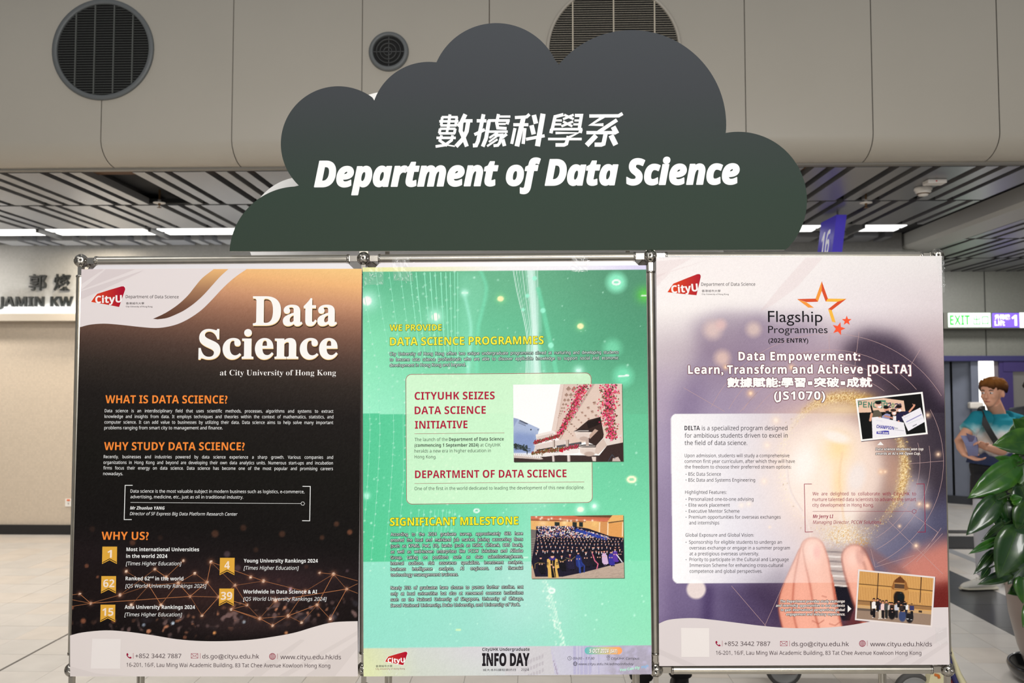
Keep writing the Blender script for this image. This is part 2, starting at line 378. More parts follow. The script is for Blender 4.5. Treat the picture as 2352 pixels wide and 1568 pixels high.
# ================================================================ THE SETTING
def struct(o): o['kind'] = 'structure'; return o
def hz(py, h): return F*h/(882-py) if py < 882 else F*h/(py-882)          # depth of a point h above / below the eye
CH = 1.533; ZC = EYE+CH                                                  # ceiling height
YF, YL, YW = 5.74, 5.95, 9.30                                            # bulkhead face, its lip, back wall
def wx(px, Y): return float(atY(px, 700, Y)[0])
# ---- floor: 0.3 m granite tiles, dark and grey bands running in depth
M_tile = mat('pale_granite', (202, 197, 191), .38, noise=.055, nscale=5, bump=.05, bscale=200)
M_tile2 = mat('pale_granite_warm', (204, 196, 187), .40, noise=.06, nscale=6)
M_tile3 = mat('pale_granite_cool', (198, 194, 189), .36, noise=.06, nscale=6)
M_black = mat('black_granite', (44, 45, 48), .32, noise=.25, nscale=9)
M_gray = mat('grey_granite', (150, 152, 156), .4, noise=.08)
M_grout = mat('grout', (150, 144, 136), .9)
fl = struct(MB().box((-9, -3, -.06), (9, 14, -.006)).build('floor', M_grout))
XB0, XB1 = 3.14, 3.67
rest = MB(); T = .2985; tiles = []
def tilebox(mb, x0, y0, x1, y1, z=0): g = .0012; mb.box((x0+g, y0+g, -.03), (x1-g, y1-g, z))
for i in range(-30, 31):
    for j in range(-10, 47):
        x0 = .197+i*T; y0 = 4.897-.3+(j-16)*.3; x1 = x0+T; y1 = y0+.3
        if x1 > XB0 and x0 < XB1:
            if x0 < XB0-.03: x1 = XB0
            elif x1 > XB1+.03: x0 = XB1
            else: continue
        px, py = proj(((x0+x1)/2, (y0+y1)/2, 0)) if y0 > 1 else (-1, -1)
        vis = y0 > 4.2 and 882 < py < 1620 and -30 < px < 2390 and (px < 190 or px > 2160 or py > 1535)
        if vis: tiles.append((x0, y0, x1, y1))
        else: tilebox(rest, x0, y0, x1, y1)
tiles.sort(key=lambda t: t[1])
for k, t in enumerate(tiles):
    if k < 215: b = MB(); tilebox(b, *t, z=random.uniform(-.0004, .0004)); b.build('floor_tile', random.choice([M_tile, M_tile, M_tile2, M_tile3]), fl)
    else: tilebox(rest, *t)
tag(rest.build('floor_tiles', M_tile, fl), 'pale granite tiles beyond those told apart', kind='stuff')
for j in range(-4, 24):
    b = MB(); tilebox(b, XB0, 4.75-.6+(j-7)*.6, XB1, 4.75+(j-7)*.6, .0005); b.build('floor_tile', M_black, fl)['label'] = 'black granite floor tile'
struct(MB().box((-3.10, -3, -.01), (-3.085, 9.3, .0012)).build('trim_1', mat('joint_strip', (92, 86, 80), .7)))
struct(MB().box((4.06, 4, -.01), (4.16, 14, .0012)).build('trim_2', M_gray))
# dark ribbed mat and metal threshold by the lift lobby
mt = root('door_mat', (4.6, 9.4, 0), 'dark ribbed entrance mat across the lift lobby floor', 'mat')
b = MB(); b.box((3.9, hz(1251, EYE), 0), (5.2, hz(1224, EYE), .008)); b.build('mat_base', mat('mat_rubber', (52, 52, 55), .9), mt)
b = MB()
for k in range(44): x = 3.92+k*.029; b.box((x, hz(1251, EYE)+.02, .008), (x+.014, hz(1224, EYE)-.02, .013))
tag(b.build('mat_ribs', mat('mat_rib', (70, 70, 73), .9), mt), kind='stuff')
struct(MB().box((3.9, hz(1216, EYE), 0), (6.4, hz(1211, EYE), .012)).build('trim_3', mat('dark_threshold', (60, 58, 56), .5)))
# ---- back wall, left: recessed tiled wall, projecting fascia with name letters, lit ledge, skirting
M_wall = mat_brick('beige_mosaic', (204, 190, 172), (196, 182, 164), 24, .5, .5, .5)
M_fas = mat_brick('grey_mosaic', (132, 131, 127), (126, 125, 121), 24, .5, .5, .5)
M_greymos = mat_brick('dark_grey_mosaic', (124, 125, 118), (112, 113, 106), 24, .5, .5, .45)
ZF = float(atY(100, 731, YW-.16)[2])
struct(MB().box((-9, YW, 0), (3.95, YW+.2, 3.6)).build('wall_back', M_wall))
struct(MB().box((-9, YW-.10, ZF+.03), (3.95, YW-.001, 3.4)).build('wall_back_fascia', M_fas))
led = MB(); led.box((-9, YW-.22, ZF-.03), (3.95, YW-.001, ZF+.012)); led.box((-9, YW-.22, ZF+.012), (3.95, YW-.205, ZF+.05))
struct(led.build('trim_4', mat('ledge', (176, 168, 156), .6)))
struct(MB().box((-9, YW-.03, 0), (3.95, YW-.001, .105)).build('baseboard_back', mat('black_skirting', (28, 28, 30), .35)))
cl = root('cove_lamp', (-3, YW-.16, ZF+.03), 'white LED strip glowing on the ledge under the black wall letters', 'lamp')
MB().box((-8.5, YW-.19, ZF+.013), (3.8, YW-.15, ZF+.032)).build('diffuser', mat('led_strip', (255, 255, 255), emit=6), cl)
l = area('cove_light', (-3.6, YW-.172, ZF+.045), (-3.6, YW-.10, ZF+.33), 10.0, .03, 62, (.95, .97, 1)); l.parent = None
# raised black wall letters
M_let = mat('black_letters', (22, 24, 22), .35)
wn = root('wall_name_sign', m(60, 704, YW-.12), 'black raised Chinese and Latin name letters over the white glowing ledge on left wall', 'sign')
def wall_word(t, x0, x1, yb, cap, st='b', off=0, cjk=False):
    Y = YW-.12; A = np.array(m(x0, yb, Y)); B = np.array(m(x1, yb, Y)); W = B[0]-A[0]; full, _ = glyphs(t, st, off); w_ = np.ptp(full[:, 0]); x_ = 0
    for ch in t:
        adv = _adv[st][ch]
        if ch != ' ':
            v, f = glyphs(ch, st, off, extrude=.02); gx = v[:, 0]+x_-full[:, 0].min(); P_ = np.zeros((len(v), 3)); P_[:, 0] = A[0]+gx/w_*W
            P_[:, 2] = A[2]+((v[:, 1]-v[:, 1].min())/np.ptp(v[:, 1]) if cjk else v[:, 1]/caph(st))*cap*Y/F; P_[:, 1] = np.where(v[:, 2] > 0, Y-.006, YW-.1005); pyd('letter', P_, f, M_let, wn)
        x_ += adv
wall_word('JAMIN KW', -4, 166.5, 704, 23.5); wall_word('郭', 66, 106, 667, 39, 'n', .006, True); wall_word('燦', 123, 162, 667, 39, 'n', .006, True)
so = root('wall_socket', (wx(157, YW), YW-.012, .5), 'white wall socket with orange tab low on the left wall', 'socket')
MB().box(m(149, 1163, YW-.012), m(168, 1145, YW)).build('plate', mat('white_plastic', (235, 232, 226), .4), so, .002)
MB().box(m(153, 1150, YW-.02), m(161, 1146.5, YW-.012)).build('tab', mat('orange_plastic', (225, 110, 60), .5), so)
MB().box(m(156, 1158, YW-.014), m(158, 1155, YW-.012)).build('switch', mat('socket_dark', (90, 80, 78), .5), so)
# ---- bulkhead of curved panels with vents
M_pan = mat('bulkhead_panel', (176, 169, 156), .42, noise=.02, nscale=1.5)
M_gap = mat('rusty_joint', (88, 58, 30), .8)
zlip = float(atY(1176, 380, YL)[2]); zc = float(atY(300, 318, YF)[2])
prof = [(YF, 5.0), (YF, zc)]
for k in range(1, 11):
    t = k/10*math.pi/2; prof.append((YF+(YL-YF)*(1-math.cos(t)), zc+(zlip-zc)*math.sin(t)))
bw = struct(MB().prism([(-9, YF+.035, 5), (-9, YF+.035, zc), (-9, YF+.09, zc-.045), (-9, YL-.005, zlip+.03), (-9, YL+.3, zlip+.03), (-9, YL+.3, 5)], (18, 0, 0)).build('wall_bulkhead', M_gap))
jx = [wx(p, YF) for p in (222, 525.5, 826.5, 1123)]; pit = (wx(2308, YF)-wx(1719, YF))/2; jr = [wx(1419, YF), wx(1719, YF), wx(2014, YF), wx(2308, YF)]
jx = [jx[0]-.835*k for k in (4, 3, 2, 1)]+jx+jr+[jr[-1]+.835*k for k in range(1, 8)]
vents = [(wx(223.5, YF), float(atY(223, 115, YF)[2]), .337*1.0645), (wx(889, YF), float(atY(889, 119.5, YF)[2]), .130*1.0645), (wx(1413, YF), float(atY(1413, 116, YF)[2]), .436*1.0645)]
g = .0032
for a, b_ in zip(jx[:-1], jx[1:]):
    mb = MB(); n = len(prof)
    front = [(y, z) for y, z in prof]; back = [(y+.03, z+(.02 if i > 1 else 0)) for i, (y, z) in enumerate(prof)]
    ring = front+back[::-1]; N = len(ring)
    vs = [(a+g, y, z) for y, z in ring]+[(b_-g, y, z) for y, z in ring]
    fs = [(i, i+N, (i+1) % N+N, (i+1) % N) for i in range(N)]
    mb.add(vs, fs, True); mb.build('wall_panel', M_pan, bw)
struct(MB().box((-9, YL-.006, zlip-.012), (9, YL+.05, zlip+.03)).build('trim_5', mat('lip_trim', (120, 116, 108), .5)))
M_ring = mat('grey_vent_ring', (96, 99, 99), .5); M_ringw = mat('pale_vent_ring', (166, 159, 147), .45)
M_duct = mat('vent_dark', (14, 14, 13), .8); M_slat = mat('vent_slat_dark', (84, 86, 82), .6); M_slatw = mat('vent_slat_pale', (196, 186, 166), .5)
def grille(name, label, cx, cz, R, mr, ms, pitch, divx, inner):
    r = root(name, (cx, YF, cz), label, 'vent'); q = MB()
    q.lathe((cx, YF, cz), [(R, .0), (R, .012), (R*.995, .018), (inner+.004, .018), (inner, .012), (inner, -.002)], 64, axis=(0, -1, 0)); q.build('rim', mr, r)
    d = MB(); d.lathe((cx, YF, cz), [(inner+.003, .0008), (0.001, .0008)], 48, axis=(0, -1, 0)); d.build('duct', M_duct, r)
    z = cz-inner+pitch/2; k = 0
    while z < cz+inner:
        h = math.sqrt(max(0, inner**2-(z-cz)**2))-.003
        if h > .01 and proj((cx, YF, z))[1] > -60:
            s_ = MB(); s_.add([(cx-h, YF-.004, z+pitch*.18), (cx+h, YF-.004, z+pitch*.18), (cx+h, YF-.014, z-pitch*.12), (cx-h, YF-.014, z-pitch*.12), (cx-h, YF-.004, z+pitch*.30), (cx+h, YF-.004, z+pitch*.30), (cx+h, YF-.014, z-.0), (cx-h, YF-.014, z-.0)],
                [(0, 1, 2, 3), (7, 6, 5, 4), (0, 4, 5, 1), (1, 5, 6, 2), (2, 6, 7, 3), (3, 7, 4, 0)]); s_.build('slat', ms, r)
        z += pitch
    for dx in divx:
        h = math.sqrt(inner**2-dx*dx)-.003; MB().box((cx+dx-.004, YF-.0155, cz-h), (cx+dx+.004, YF-.003, cz+h)).build('divider', ms, r)
    return r
P1v = 6.15*YF/F
grille('air_grille', 'round louvred air grille with dark grey rim at upper left of bulkhead', *vents[0], M_ring, M_slat, P1v, [-.192, -.058, .077, .210], 110*YF/F)
grille('air_grille', 'larger round louvred grille with pale slats half behind the cloud sign', *vents[2], M_ringw, M_slatw, 5.35*YF/F*1.0, [-.28, 0, .28], 150*YF/F)
cx, cz, R = vents[1]; r = root('nozzle_diffuser', (cx, YF, cz), 'small round nozzle diffuser with concentric dark rings on the bulkhead', 'vent')
MB().lathe((cx, YF, cz), [(R, 0), (R, .012), (R*.97, .022), (R*.80, .03), (R*.78, .018), (R*.77, -.0)], 48, axis=(0, -1, 0)).build('rim', M_ring, r)
MB().lathe((cx, YF, cz), [(R*.78, .001), (.001, .001)], 40, axis=(0, -1, 0)).build('duct', M_duct, r)
for k, (rr, dx) in enumerate([(.62, 0), (.42, -.003), (.22, -.006)]):
    MB().lathe((cx+dx, YF, cz), [(R*rr, .001), (R*rr, .022-.003*k), (R*rr-.005, .022-.003*k), (R*rr-.005, .001)], 36, axis=(0, -1, 0)).build('ring', mat('nozzle_ring', (62, 63, 62), .5) if k == 0 else bpy.data.materials['nozzle_ring'], r)
q = MB()
for a in (0, 1): q.box((cx-R*.77*(1-a)-.003*a, YF-.008, cz-.003*(1-a)-R*.77*a), (cx+R*.77*(1-a)+.003*a, YF-.001, cz+.003*(1-a)+R*.77*a))
q.build('spider', bpy.data.materials['nozzle_ring'], r)
# ---- slatted metal ceiling
M_plen = mat('plenum_dark', (26, 27, 28), .9)
M_sl = mat('ceiling_slat', (134, 134, 134), .34, metal=.35, noise=.03, nscale=3); M_sl2 = mat('ceiling_slat_b', (122, 123, 126), .3, metal=.4)
ce = struct(MB().box((-9, YL+.05, ZC+.10), (9, 13, ZC+.14)).build('ceiling', M_plen))
rows = [(YL+.06, hz(461, CH)), (hz(463.5, CH), hz(517, CH)), (hz(545.5, CH), YW-.11)]
stuffs = MB()
def slats(x0, x1, ya, yb, z0=ZC, phase=0, shift=0):
    x = x0-phase; k = 0
    while x < x1:
        wd = [.245, .085, .085][k % 3]*random.uniform(.96, 1.05)
        a, b_ = max(x, x0), min(x+wd, x1)
        if b_-a > .02 and random.random() > .012:
            q = MB(); h = .055; q.box((a, ya, z0), (b_, yb, z0+h))
            q.build('ceiling_slat', random.choice([M_sl, M_sl2]), ce)
        x += wd+[.072, .06, .06][k % 3]; k += 1
slats(-6.8, 3.72, *rows[0], phase=.1); slats(-6.8, 3.72, *rows[1], phase=.33); slats(-6.8, 3.72, *rows[2], phase=.2)
for ya, yb in ((hz(461, CH), hz(463.5, CH)), (hz(517, CH), hz(519, CH))): MB().box((-9, ya, ZC+.012), (3.72, yb, ZC+.05)).build('ceiling_rail', M_plen, ce)
slats(4.34, 6.6, YL+.06, 9.0, phase=.1); slats(4.34, 7.2, 9.06, 10.4, phase=.3); slats(4.34, 7.4, 10.46, 11.7, phase=.2)
# downstand beam running in depth at the right
struct(MB().box((3.98, YL+.07, EYE+1.49), (4.32, 11.75, ZC+.09)).build('trim_6', mat('beam_paint', (176, 176, 170), .5)))
bm = MB(); bm.prism([(3.98, YL+.07, EYE+1.49), (4.32, YL+.07, EYE+1.49), (4.32, YL+.07, EYE+1.46), (4.02, YL+.07, EYE+1.46)], (0, 5.6, 0)); struct(bm.build('trim_7', bpy.data.materials['beam_paint']))
# ---- fluorescent fittings in the slot between the ceiling rows
M_tube = mat('fluorescent', (255, 255, 252), emit=1.5); M_fix = mat('fixture_metal', (96, 96, 96), .4, metal=.3)
Y0, Y1 = hz(525, CH), hz(538, CH)
struct(MB().box((-9, hz(519, CH), ZC+.06), (3.7, hz(545, CH), ZC+.08)).build('trim_8', mat('light_slot', (120, 120, 118), .4)))
proto = None
for k, (a, b_) in enumerate([(-6.4, -5.03), (-4.98, -3.92), (-3.84, -2.5), (-2.42, -1.1), (-1.0, .3), (.4, 1.7), (1.78, 2.85), (3.22, 3.68)]):
    if k in (3, 4, 5): continue   # wholly behind the cloud sign
    nm = ['fluorescent ceiling light just outside the left frame edge', 'long fluorescent ceiling light at the far left edge', 'fluorescent ceiling light ending behind the cloud sign on the left', 'fluorescent ceiling light hidden behind the left end of cloud sign', 'fluorescent ceiling light behind the middle of cloud sign', 'fluorescent ceiling light behind the right part of cloud sign', 'fluorescent ceiling light beside the purple number sign', 'short twin fluorescent ceiling light next to the downstand beam'][k]
    r = root('ceiling_light', ((a+b_)/2, (Y0+Y1)/2, ZC), nm, 'light', 'twin fluorescent lights in the slatted ceiling')
    q = MB(); q.box((a, Y0-.02, ZC+.03), (b_, Y1+.02, ZC+.058)); q.box((a-.03, Y0-.06, ZC-.012), (a, Y1+.06, ZC+.058)); q.build('housing', M_fix, r)
    ym = (Y0+Y1)/2
    for u, v in ((Y0, ym-.03), (ym+.03, Y1)): MB().box((a+.03, u, ZC+.022), (b_-.03, v, ZC+.03)).build('tube', M_tube, r)
# ---- sprinklers, smoke detector, small box
M_wp = mat('white_enamel', (226, 220, 212), .4); M_br = mat('brass', (110, 84, 56), .4, metal=.7)
for px, lb in ((366, 'white sprinkler head under the slatted ceiling at left'), (1989, 'white sprinkler head under the slatted ceiling right of the cloud')):
    c = m(px, 466.5, hz(463, CH-.03)); r = root('sprinkler', c, lb, 'sprinkler')
    MB().lathe(c, [(.001, .03), (.012, .03), (.012, .008), (.048, .006), (.05, 0), (.001, -.002)], 20).build('rosette', M_wp, r)
    MB().tube([c+Vector((0, 0, .02)), c+Vector((0, 0, .14))], .009, 8).build('pipe', M_br, r); MB().lathe(c, [(.010, 0), (.010, -.018), (.004, -.02), (.004, -.034), (.018, -.035), (.018, -.039), (.001, -.04)], 14).build('nozzle', M_br, r)
c = m(2120, 432, hz(432, CH)); c.z = ZC; r = root('smoke_detector', c, 'white round smoke detector hanging below a wide ceiling slat', 'detector')
MB().lathe(c, [(.001, 0), (.062, 0), (.066, -.008), (.066, -.022), (.058, -.026), (.058, -.04), (.04, -.052), (.034, -.066), (.001, -.07)], 28).build('body', M_wp, r)
MB().lathe(c, [(.045, -.048), (.047, -.050), (.042, -.056), (.036, -.055)], 20).build('sensor_slot', M_br, r)
c = m(2147, 424, hz(416, CH)); c.z = ZC; r = root('detector_interface', c, 'small white rectangular box beside the smoke detector', 'box')
q = MB(); q.box(c+Vector((-.07, -.05, -.03)), c+Vector((.07, .05, 0))); q.build('case', M_wp, r, .006)
MB().ball(c+Vector((-.01, -.052, -.016)), .006, 8).build('indicator', mat('red_led', (200, 60, 60), .4), r)
# ---- right: mosaic lobby wall with signs, blue door frames and lift doors
YR = 11.7; zh = float(atY(2200, 817, YR)[2]); xs = [wx(p, YR) for p in (2115, 2262.5, 2500)]
wr = struct(MB().box((xs[0], YR+.02, zh), (9, YR+.2, ZC+.2)).build('wall_right_back', mat('joint_dark', (52, 54, 50), .8)))
for a, b_ in zip(xs[:-1], xs[1:]): MB().box((a+.008, YR, zh), (b_-.008, YR+.03, ZC+.2)).build('wall_panel', M_greymos, wr)
struct(MB().box((3.95, YW-.02, 0), (4.12, 13.5, 3.6)).build('wall_return', M_greymos))
struct(MB().box((wx(2110, YR), YR-.03, zh-.07), (9, YR+.19, zh)).build('trim_9', mat('navy_paint', (58, 56, 100), .4)))
M_lift = mat('lift_steel', (128, 134, 150), .4, metal=.3, noise=.05); M_lift2 = mat('brushed_steel', (168, 166, 164), .3, metal=.7, noise=.06, nscale=2)
M_purple = mat('purple_frame', (64, 54, 104), .4)
dr = struct(root('door_1', (5.4, 12.0, 0))); zt = zh-.07
pA, pB = Vector((5.10, 12.55, 0)), Vector((6.2, 11.78, 0)); du = (pB-pA).normalized()
ts_ = min(np.arange(.1, 1.2, .004), key=lambda t: abs(proj(pA+du*float(t))[0]-2193)); te_ = min(np.arange(.1, 1.4, .004), key=lambda t: abs(proj(pA+du*float(t))[0]-2240)); ts_ = float(ts_); te_ = float(te_)
for k, (a, b_) in enumerate(((-.5, ts_-.016), (ts_+.016, te_))):
    p, q_ = pA+du*a, pA+du*b_; n = Vector((du.y, -du.x, 0))*.03
    MB().prism([p, q_, q_-n*-1, p-n*-1], (0, 0, zt)).build('door_leaf', M_lift, dr)
struct(MB().prism([pA-du*.6+Vector((.02, .1, 0)), pA+du*(te_+.02)+Vector((.02, .1, 0)), pA+du*(te_+.02)+Vector((.02, .2, 0)), pA-du*.6+Vector((.02, .2, 0))], (0, 0, zt)).build('trim_12', mat('shaft_dark', (24, 24, 26), .8)))
MB().prism([pA, pA+du*1.16, pA+du*1.16+Vector((du.y, -du.x, 0))*.05, pA+Vector((du.y, -du.x, 0))*.05], (0, 0, .11)).build('kick_plate', mat('door_kick', (58, 60, 66), .4), dr)
# lit opening behind the man and second door
lb_ = root('lit_panel', (wx(2267, YR+.05), YR+.05, .3), 'tall glowing white advertisement panel behind the man in the teal shirt', 'light panel')
MB().box(m(2243, 1150, YR+.05), m(2292, 825, YR+.07)).build('diffuser', mat('white_glow', (255, 253, 248), emit=1.6), lb_)
MB().box(m(2238, 1150, YR+.04), m(2243, 822, YR+.08)).build('frame', M_lift, lb_)
MB().box(m(2292, 1150, YR+.04), m(2305, 822, YR+.08)).build('frame', mat('taupe_frame', (120, 112, 116), .5), lb_)
struct(MB().box(m(2305, 1155, YR), m(2316, 819, YR+.1)).build('trim_10', M_purple))
struct(MB().box(m(2305, 853, YR-.01), m(2420, 826, YR+.1)).build('trim_11', M_purple))
d2 = struct(root('door_2', (wx(2360, YR), YR+.05, 0)))
for a, b_ in ((2316, 2398), (2399, 2470)): MB().box(m(a, 1158, YR+.04), m(b_, 853, YR+.07)).build('door_leaf', M_lift2, d2)
struct(MB().box((4.4, 13.2, 0), (9, 13.4, 3.4)).build('wall_far', mat('far_wall', (110, 112, 116), .6)))
struct(MB().box((8.9, -3, 0), (9.1, 13.4, 5)).build('wall_right', mat('side_wall', (150, 148, 142), .6)))
struct(MB().box((-9.2, -3, 0), (-9, 9.5, 5)).build('wall_left', bpy.data.materials['side_wall']))
wb_ = root('wall_box', m(2238, 937, YR), 'small white box fixed beside the glowing panel left of the man with brown hair', 'box')
mbx = MB(); mbx.box(m(2229, 938, YR-.06), m(2252, 923, YR+.03)); mbx.build('case', bpy.data.materials['white_enamel'], wb_, .02)
# ---- illuminated signs on the lobby wall
YS = YR-.22
def mbox(x0, y0, x1, y1, Y, dp): return MB().box(m(x0, y0, Y), m(x1, y1, Y)+Vector((0, dp, 0)))
sg = root('exit_sign', m(2223, 752, YS), 'overexposed glowing white and green exit box sign on the grey wall', 'sign')
mbox(2168, 754, 2276.4, 717, YS, .2).build('housing', mat('sign_case', (92, 92, 84), .5), sg)
MB().box(m(2178.5, 751, YS-.004), m(2274.5, 718.5, YS)).build('face', mat('exit_face', (225, 250, 232), emit=.75), sg)
M_eg = mat('exit_green', (30, 190, 50), emit=.35, ecol=(20, 200, 40))
def sign_text(t, st, x0, yb, x1, cap, mt_, par, name='lettering', off=0, cjk=False, Y=None):
    Y = Y or YS-.006; A = np.array(m(x0, yb, Y)); B = np.array(m(x1, yb, Y))
    v, f = plane_text(t, st, A, (1, 0, 0), (0, 0, 1), B[0]-A[0], cap*Y/F, off=off, cjk=cjk); return pyd(name, v, f, mt_, par)
sign_text('EXIT', 'b', 2182, 746, 2228, 22, M_eg, sg); sign_text('出口', 'n', 2236, 746.5, 2270.5, 23, M_eg, sg, cjk=True)
ls = root('lift_sign', m(2310, 752, YS), 'blue and violet glowing lift number sign beside the exit sign', 'sign')
mbox(2276.8, 754, 2375, 717, YS, .2).build('housing', bpy.data.materials['sign_case'], ls)
MB().box(m(2280, 751.5, YS-.004), m(2343, 719, YS)).build('face', mat('lift_face', (110, 80, 235), emit=.8, ecol=(120, 90, 240)), ls)
MB().box(m(2343, 752, YS-.005), m(2372, 718, YS)).build('white_panel', mat('lift_white', (255, 255, 255), emit=1.5), ls)
M_lw = mat('lift_letters', (255, 255, 255), emit=1.3)
sign_text('升降機', 'n', 2285, 734, 2320, 12, M_lw, ls, off=.02, cjk=True); sign_text('Lift', 'b', 2285, 747.5, 2308, 11, M_lw, ls); sign_text('1', 'b', 2324, 747.5, 2336, 24, M_lw, ls)
# ---- purple hanging counter sign 16 / 17
hs = root('hanging_number_sign', m(1905, 640, 7.5), 'purple hanging number sign with white 16 and 17 above the right poster', 'sign')
Yn = 7.45; x0 = np.array(m(1921.5, 493, Yn)); x1 = np.array(m(1944.7, 493, Yn)); dz = .95; lean = -.14; dl = Yn*.048+.01
A = x0; Bk = A+np.array([-.012, dl, 0]); bx = np.array([lean*dz, 0, -dz]); wv = x1-x0
V = [A, A+wv, Bk+wv, Bk]; V = V+[p+bx for p in V]
pyd('box', V, [(0, 3, 2, 1), (4, 5, 6, 7), (0, 1, 5, 4), (1, 2, 6, 5), (2, 3, 7, 6), (3, 0, 4, 7)], mat('sign_purple', (74, 60, 190), .35, emit=.12, ecol=(84, 66, 220)), hs)
Rv = (A-Bk)/np.linalg.norm(A-Bk); Uv = -bx/np.linalg.norm(bx)
for t, zz in (('16', -.345), ('17', -.665), ('18', -.93)):
    if t == '18': continue
    P = Bk+Rv*.085+bx*(-zz/dz); v, f = plane_text(t, 'b', P, Rv, Uv, .20, .235); v += np.cross(Rv, Uv)*.004; pyd('numeral', v, f, mat('sign_white', (250, 250, 255), emit=.25) if t == '16' else bpy.data.materials['sign_white'], hs)
q = MB(); q.tube([(A+wv/2+np.array([0, .1, -.01])), (A+wv/2+np.array([.0, .1, .4]))], .008, 8); q.build('rod', M_fix, hs)
# ================================================================ DISPLAY STAND
M_al = mat('worn_aluminium', (190, 184, 172), .30, metal=.9, noise=.06, nscale=30); M_chr = mat('cast_steel', (176, 170, 160), .22, metal=1)
M_hole = mat('bolt_hole', (30, 27, 24), .5, metal=.5); M_bpan = mat('white_laminate', (226, 222, 224), .35)
ballpx = {(0, 0): (166, 1537), (1, 0): (836, 1535), (2, 0): (1506.5, 1537), (3, 0): (2175, 1536), (0, 1): (187, 599), (1, 1): (836, 594), (2, 1): (1493.5, 589), (3, 1): (2151, 588)}
DB = -BN*.455      # front frame to rear frame
ballp = {(i, j, 0): bd(*ballpx[i, j], 0) for i, j in ballpx}
for (i, j) in list(ballpx): ballp[i, j, 1] = ballp[i, j, 0]+DB
st = root('display_stand', Vector((ballp[1, 0, 0]+ballp[2, 0, 1])/2)*1, 'modular aluminium poster stand with ball joints, tubes and white panels', 'display stand')
st.location.z = 0
bm = bmesh.new(); bmesh.ops.create_icosphere(bm, subdivisions=5, radius=.0212)
dirs = [Vector(d).normalized() for d in [(a, b, c) for a in (-1, 0, 1) for b in (-1, 0, 1) for c in (-1, 0, 1)] if Vector(d).length < 1.5 and Vector(d).length > .5]
for v in bm.verts:
    n = v.co.normalized(); best = max(dirs, key=lambda d: n.dot(d)); ang = n.angle(best)
    if ang < .20: v.co = n*.0212*.62
    elif ang < .27: v.co = n*.0212*.985
    elif ang < .36: v.co = n*(.0205*.955/math.cos(min(ang, .36))*.99)
for f in bm.faces:
    f.smooth = True
    if f.calc_center_median().length < .0165: f.material_index = 1; f.smooth = False
me = bpy.data.meshes.new('ball_joint'); bm.to_mesh(me); bm.free(); me.materials.append(M_chr); me.materials.append(M_hole)
yawb = math.atan2(BU[1], BU[0])
for k, p in ballp.items():
    o = link('ball_joint', me, None, st, Vector(p)); o.rotation_euler = (random.uniform(-.15, .1), random.uniform(-.1, .1), yawb+random.uniform(-.35, .35))
    if k[0] == 1 and k[1] == 1: o.rotation_euler = (0, 0, yawb)
R_ = .0128
def octa(r): # tube profile with four grooves
    pts = []
    for k in range(8):
        a = k*math.pi/4; pts.append((r*math.cos(a-.27), r*math.sin(a-.27)))
        if k % 2 == 0: pts += [(r*math.cos(a-.13), r*math.sin(a-.13)), (r*.72*math.cos(a-.12), r*.72*math.sin(a-.12)), (r*.72*math.cos(a+.12), r*.72*math.sin(a+.12)), (r*math.cos(a+.13), r*math.sin(a+.13))]
        pts.append((r*math.cos(a+.27), r*math.sin(a+.27)))
    return pts
OCT = octa(R_)
def member(name, a, b, up, gap=.046, r=1.0):
    a = Vector(a); b = Vector(b); d = (b-a).normalized(); s_ = a+d*gap; e_ = b-d*gap
    q = MB(); q.sweep([s_, e_], [(x*r, y*r) for x, y in OCT], sm=False, up=Vector(up)); o = q.build(name, M_al, st)
    for p, t in ((a, 1), (b, -1)):
        c1 = p+d*t*.018; c2 = p+d*t*(gap+.004); mid = (c1+c2)/2; u = d.cross(Vector(up)).normalized(); w_ = u.cross(d)
        k = MB(); k.obox(mid, d*((c2-c1).length/2), u*.0062, w_*.0085); k.lathe(p+d*t*(gap-.002), [(.0001, 0), (.0142, 0), (.0142, .006), (.0001, .006)], 16, axis=d*t); k.build('connector', M_chr, o)
    return o
Z = Vector((0, 0, 1)); Bu = Vector(BU); Bn = Vector(BN)
for d in (0, 1):
    for j in (0, 1):
        for i in range(3): member('rail', ballp[i, j, d], ballp[i+1, j, d], Z)
    for i in range(4):
        member('post', ballp[i, 0, d], ballp[i, 1, d], Bn)
        p = Vector(ballp[i, 0, d]); foot = Vector((p.x, p.y, .012)); o = member('leg', p, foot-Vector((0, 0, .03)), Bn)
        MB().lathe(foot, [(.03, -.012), (.032, -.006), (.026, 0), (.012, .006), (.011, .03), (.0001, .03)], 20).build('foot', M_chr, o)
for i in range(4):
    for j in (0, 1): member('cross_rail', ballp[i, j, 0], ballp[i, j, 1], Z)
def panel(a, b, c, d_, cut=.045, off=Vector()):
    """white infill panel between four ball joints with clipped corners"""
    P = [Vector(p) for p in (a, b, c, d_)]; out = []
    for k in range(4):
        p, n1, n2 = P[k], P[k-1], P[(k+1) % 4]; u = (n1-p).normalized(); v = (n2-p).normalized(); c0 = p+u*.008+v*.008
        out += [c0+u*cut, c0+v*cut]
    n = (P[1]-P[0]).cross(P[3]-P[0]).normalized()*.004; MB().prism([p-n/2+off for p in out], n).build('panel', M_bpan, st)
for d in (0, 1):
    for i in range(3): panel(ballp[i, 0, d], ballp[i+1, 0, d], ballp[i+1, 1, d], ballp[i, 1, d], off=-Bn*.001)
for i in (0, 3): panel(ballp[i, 0, 0], ballp[i, 0, 1], ballp[i, 1, 1], ballp[i, 1, 0])
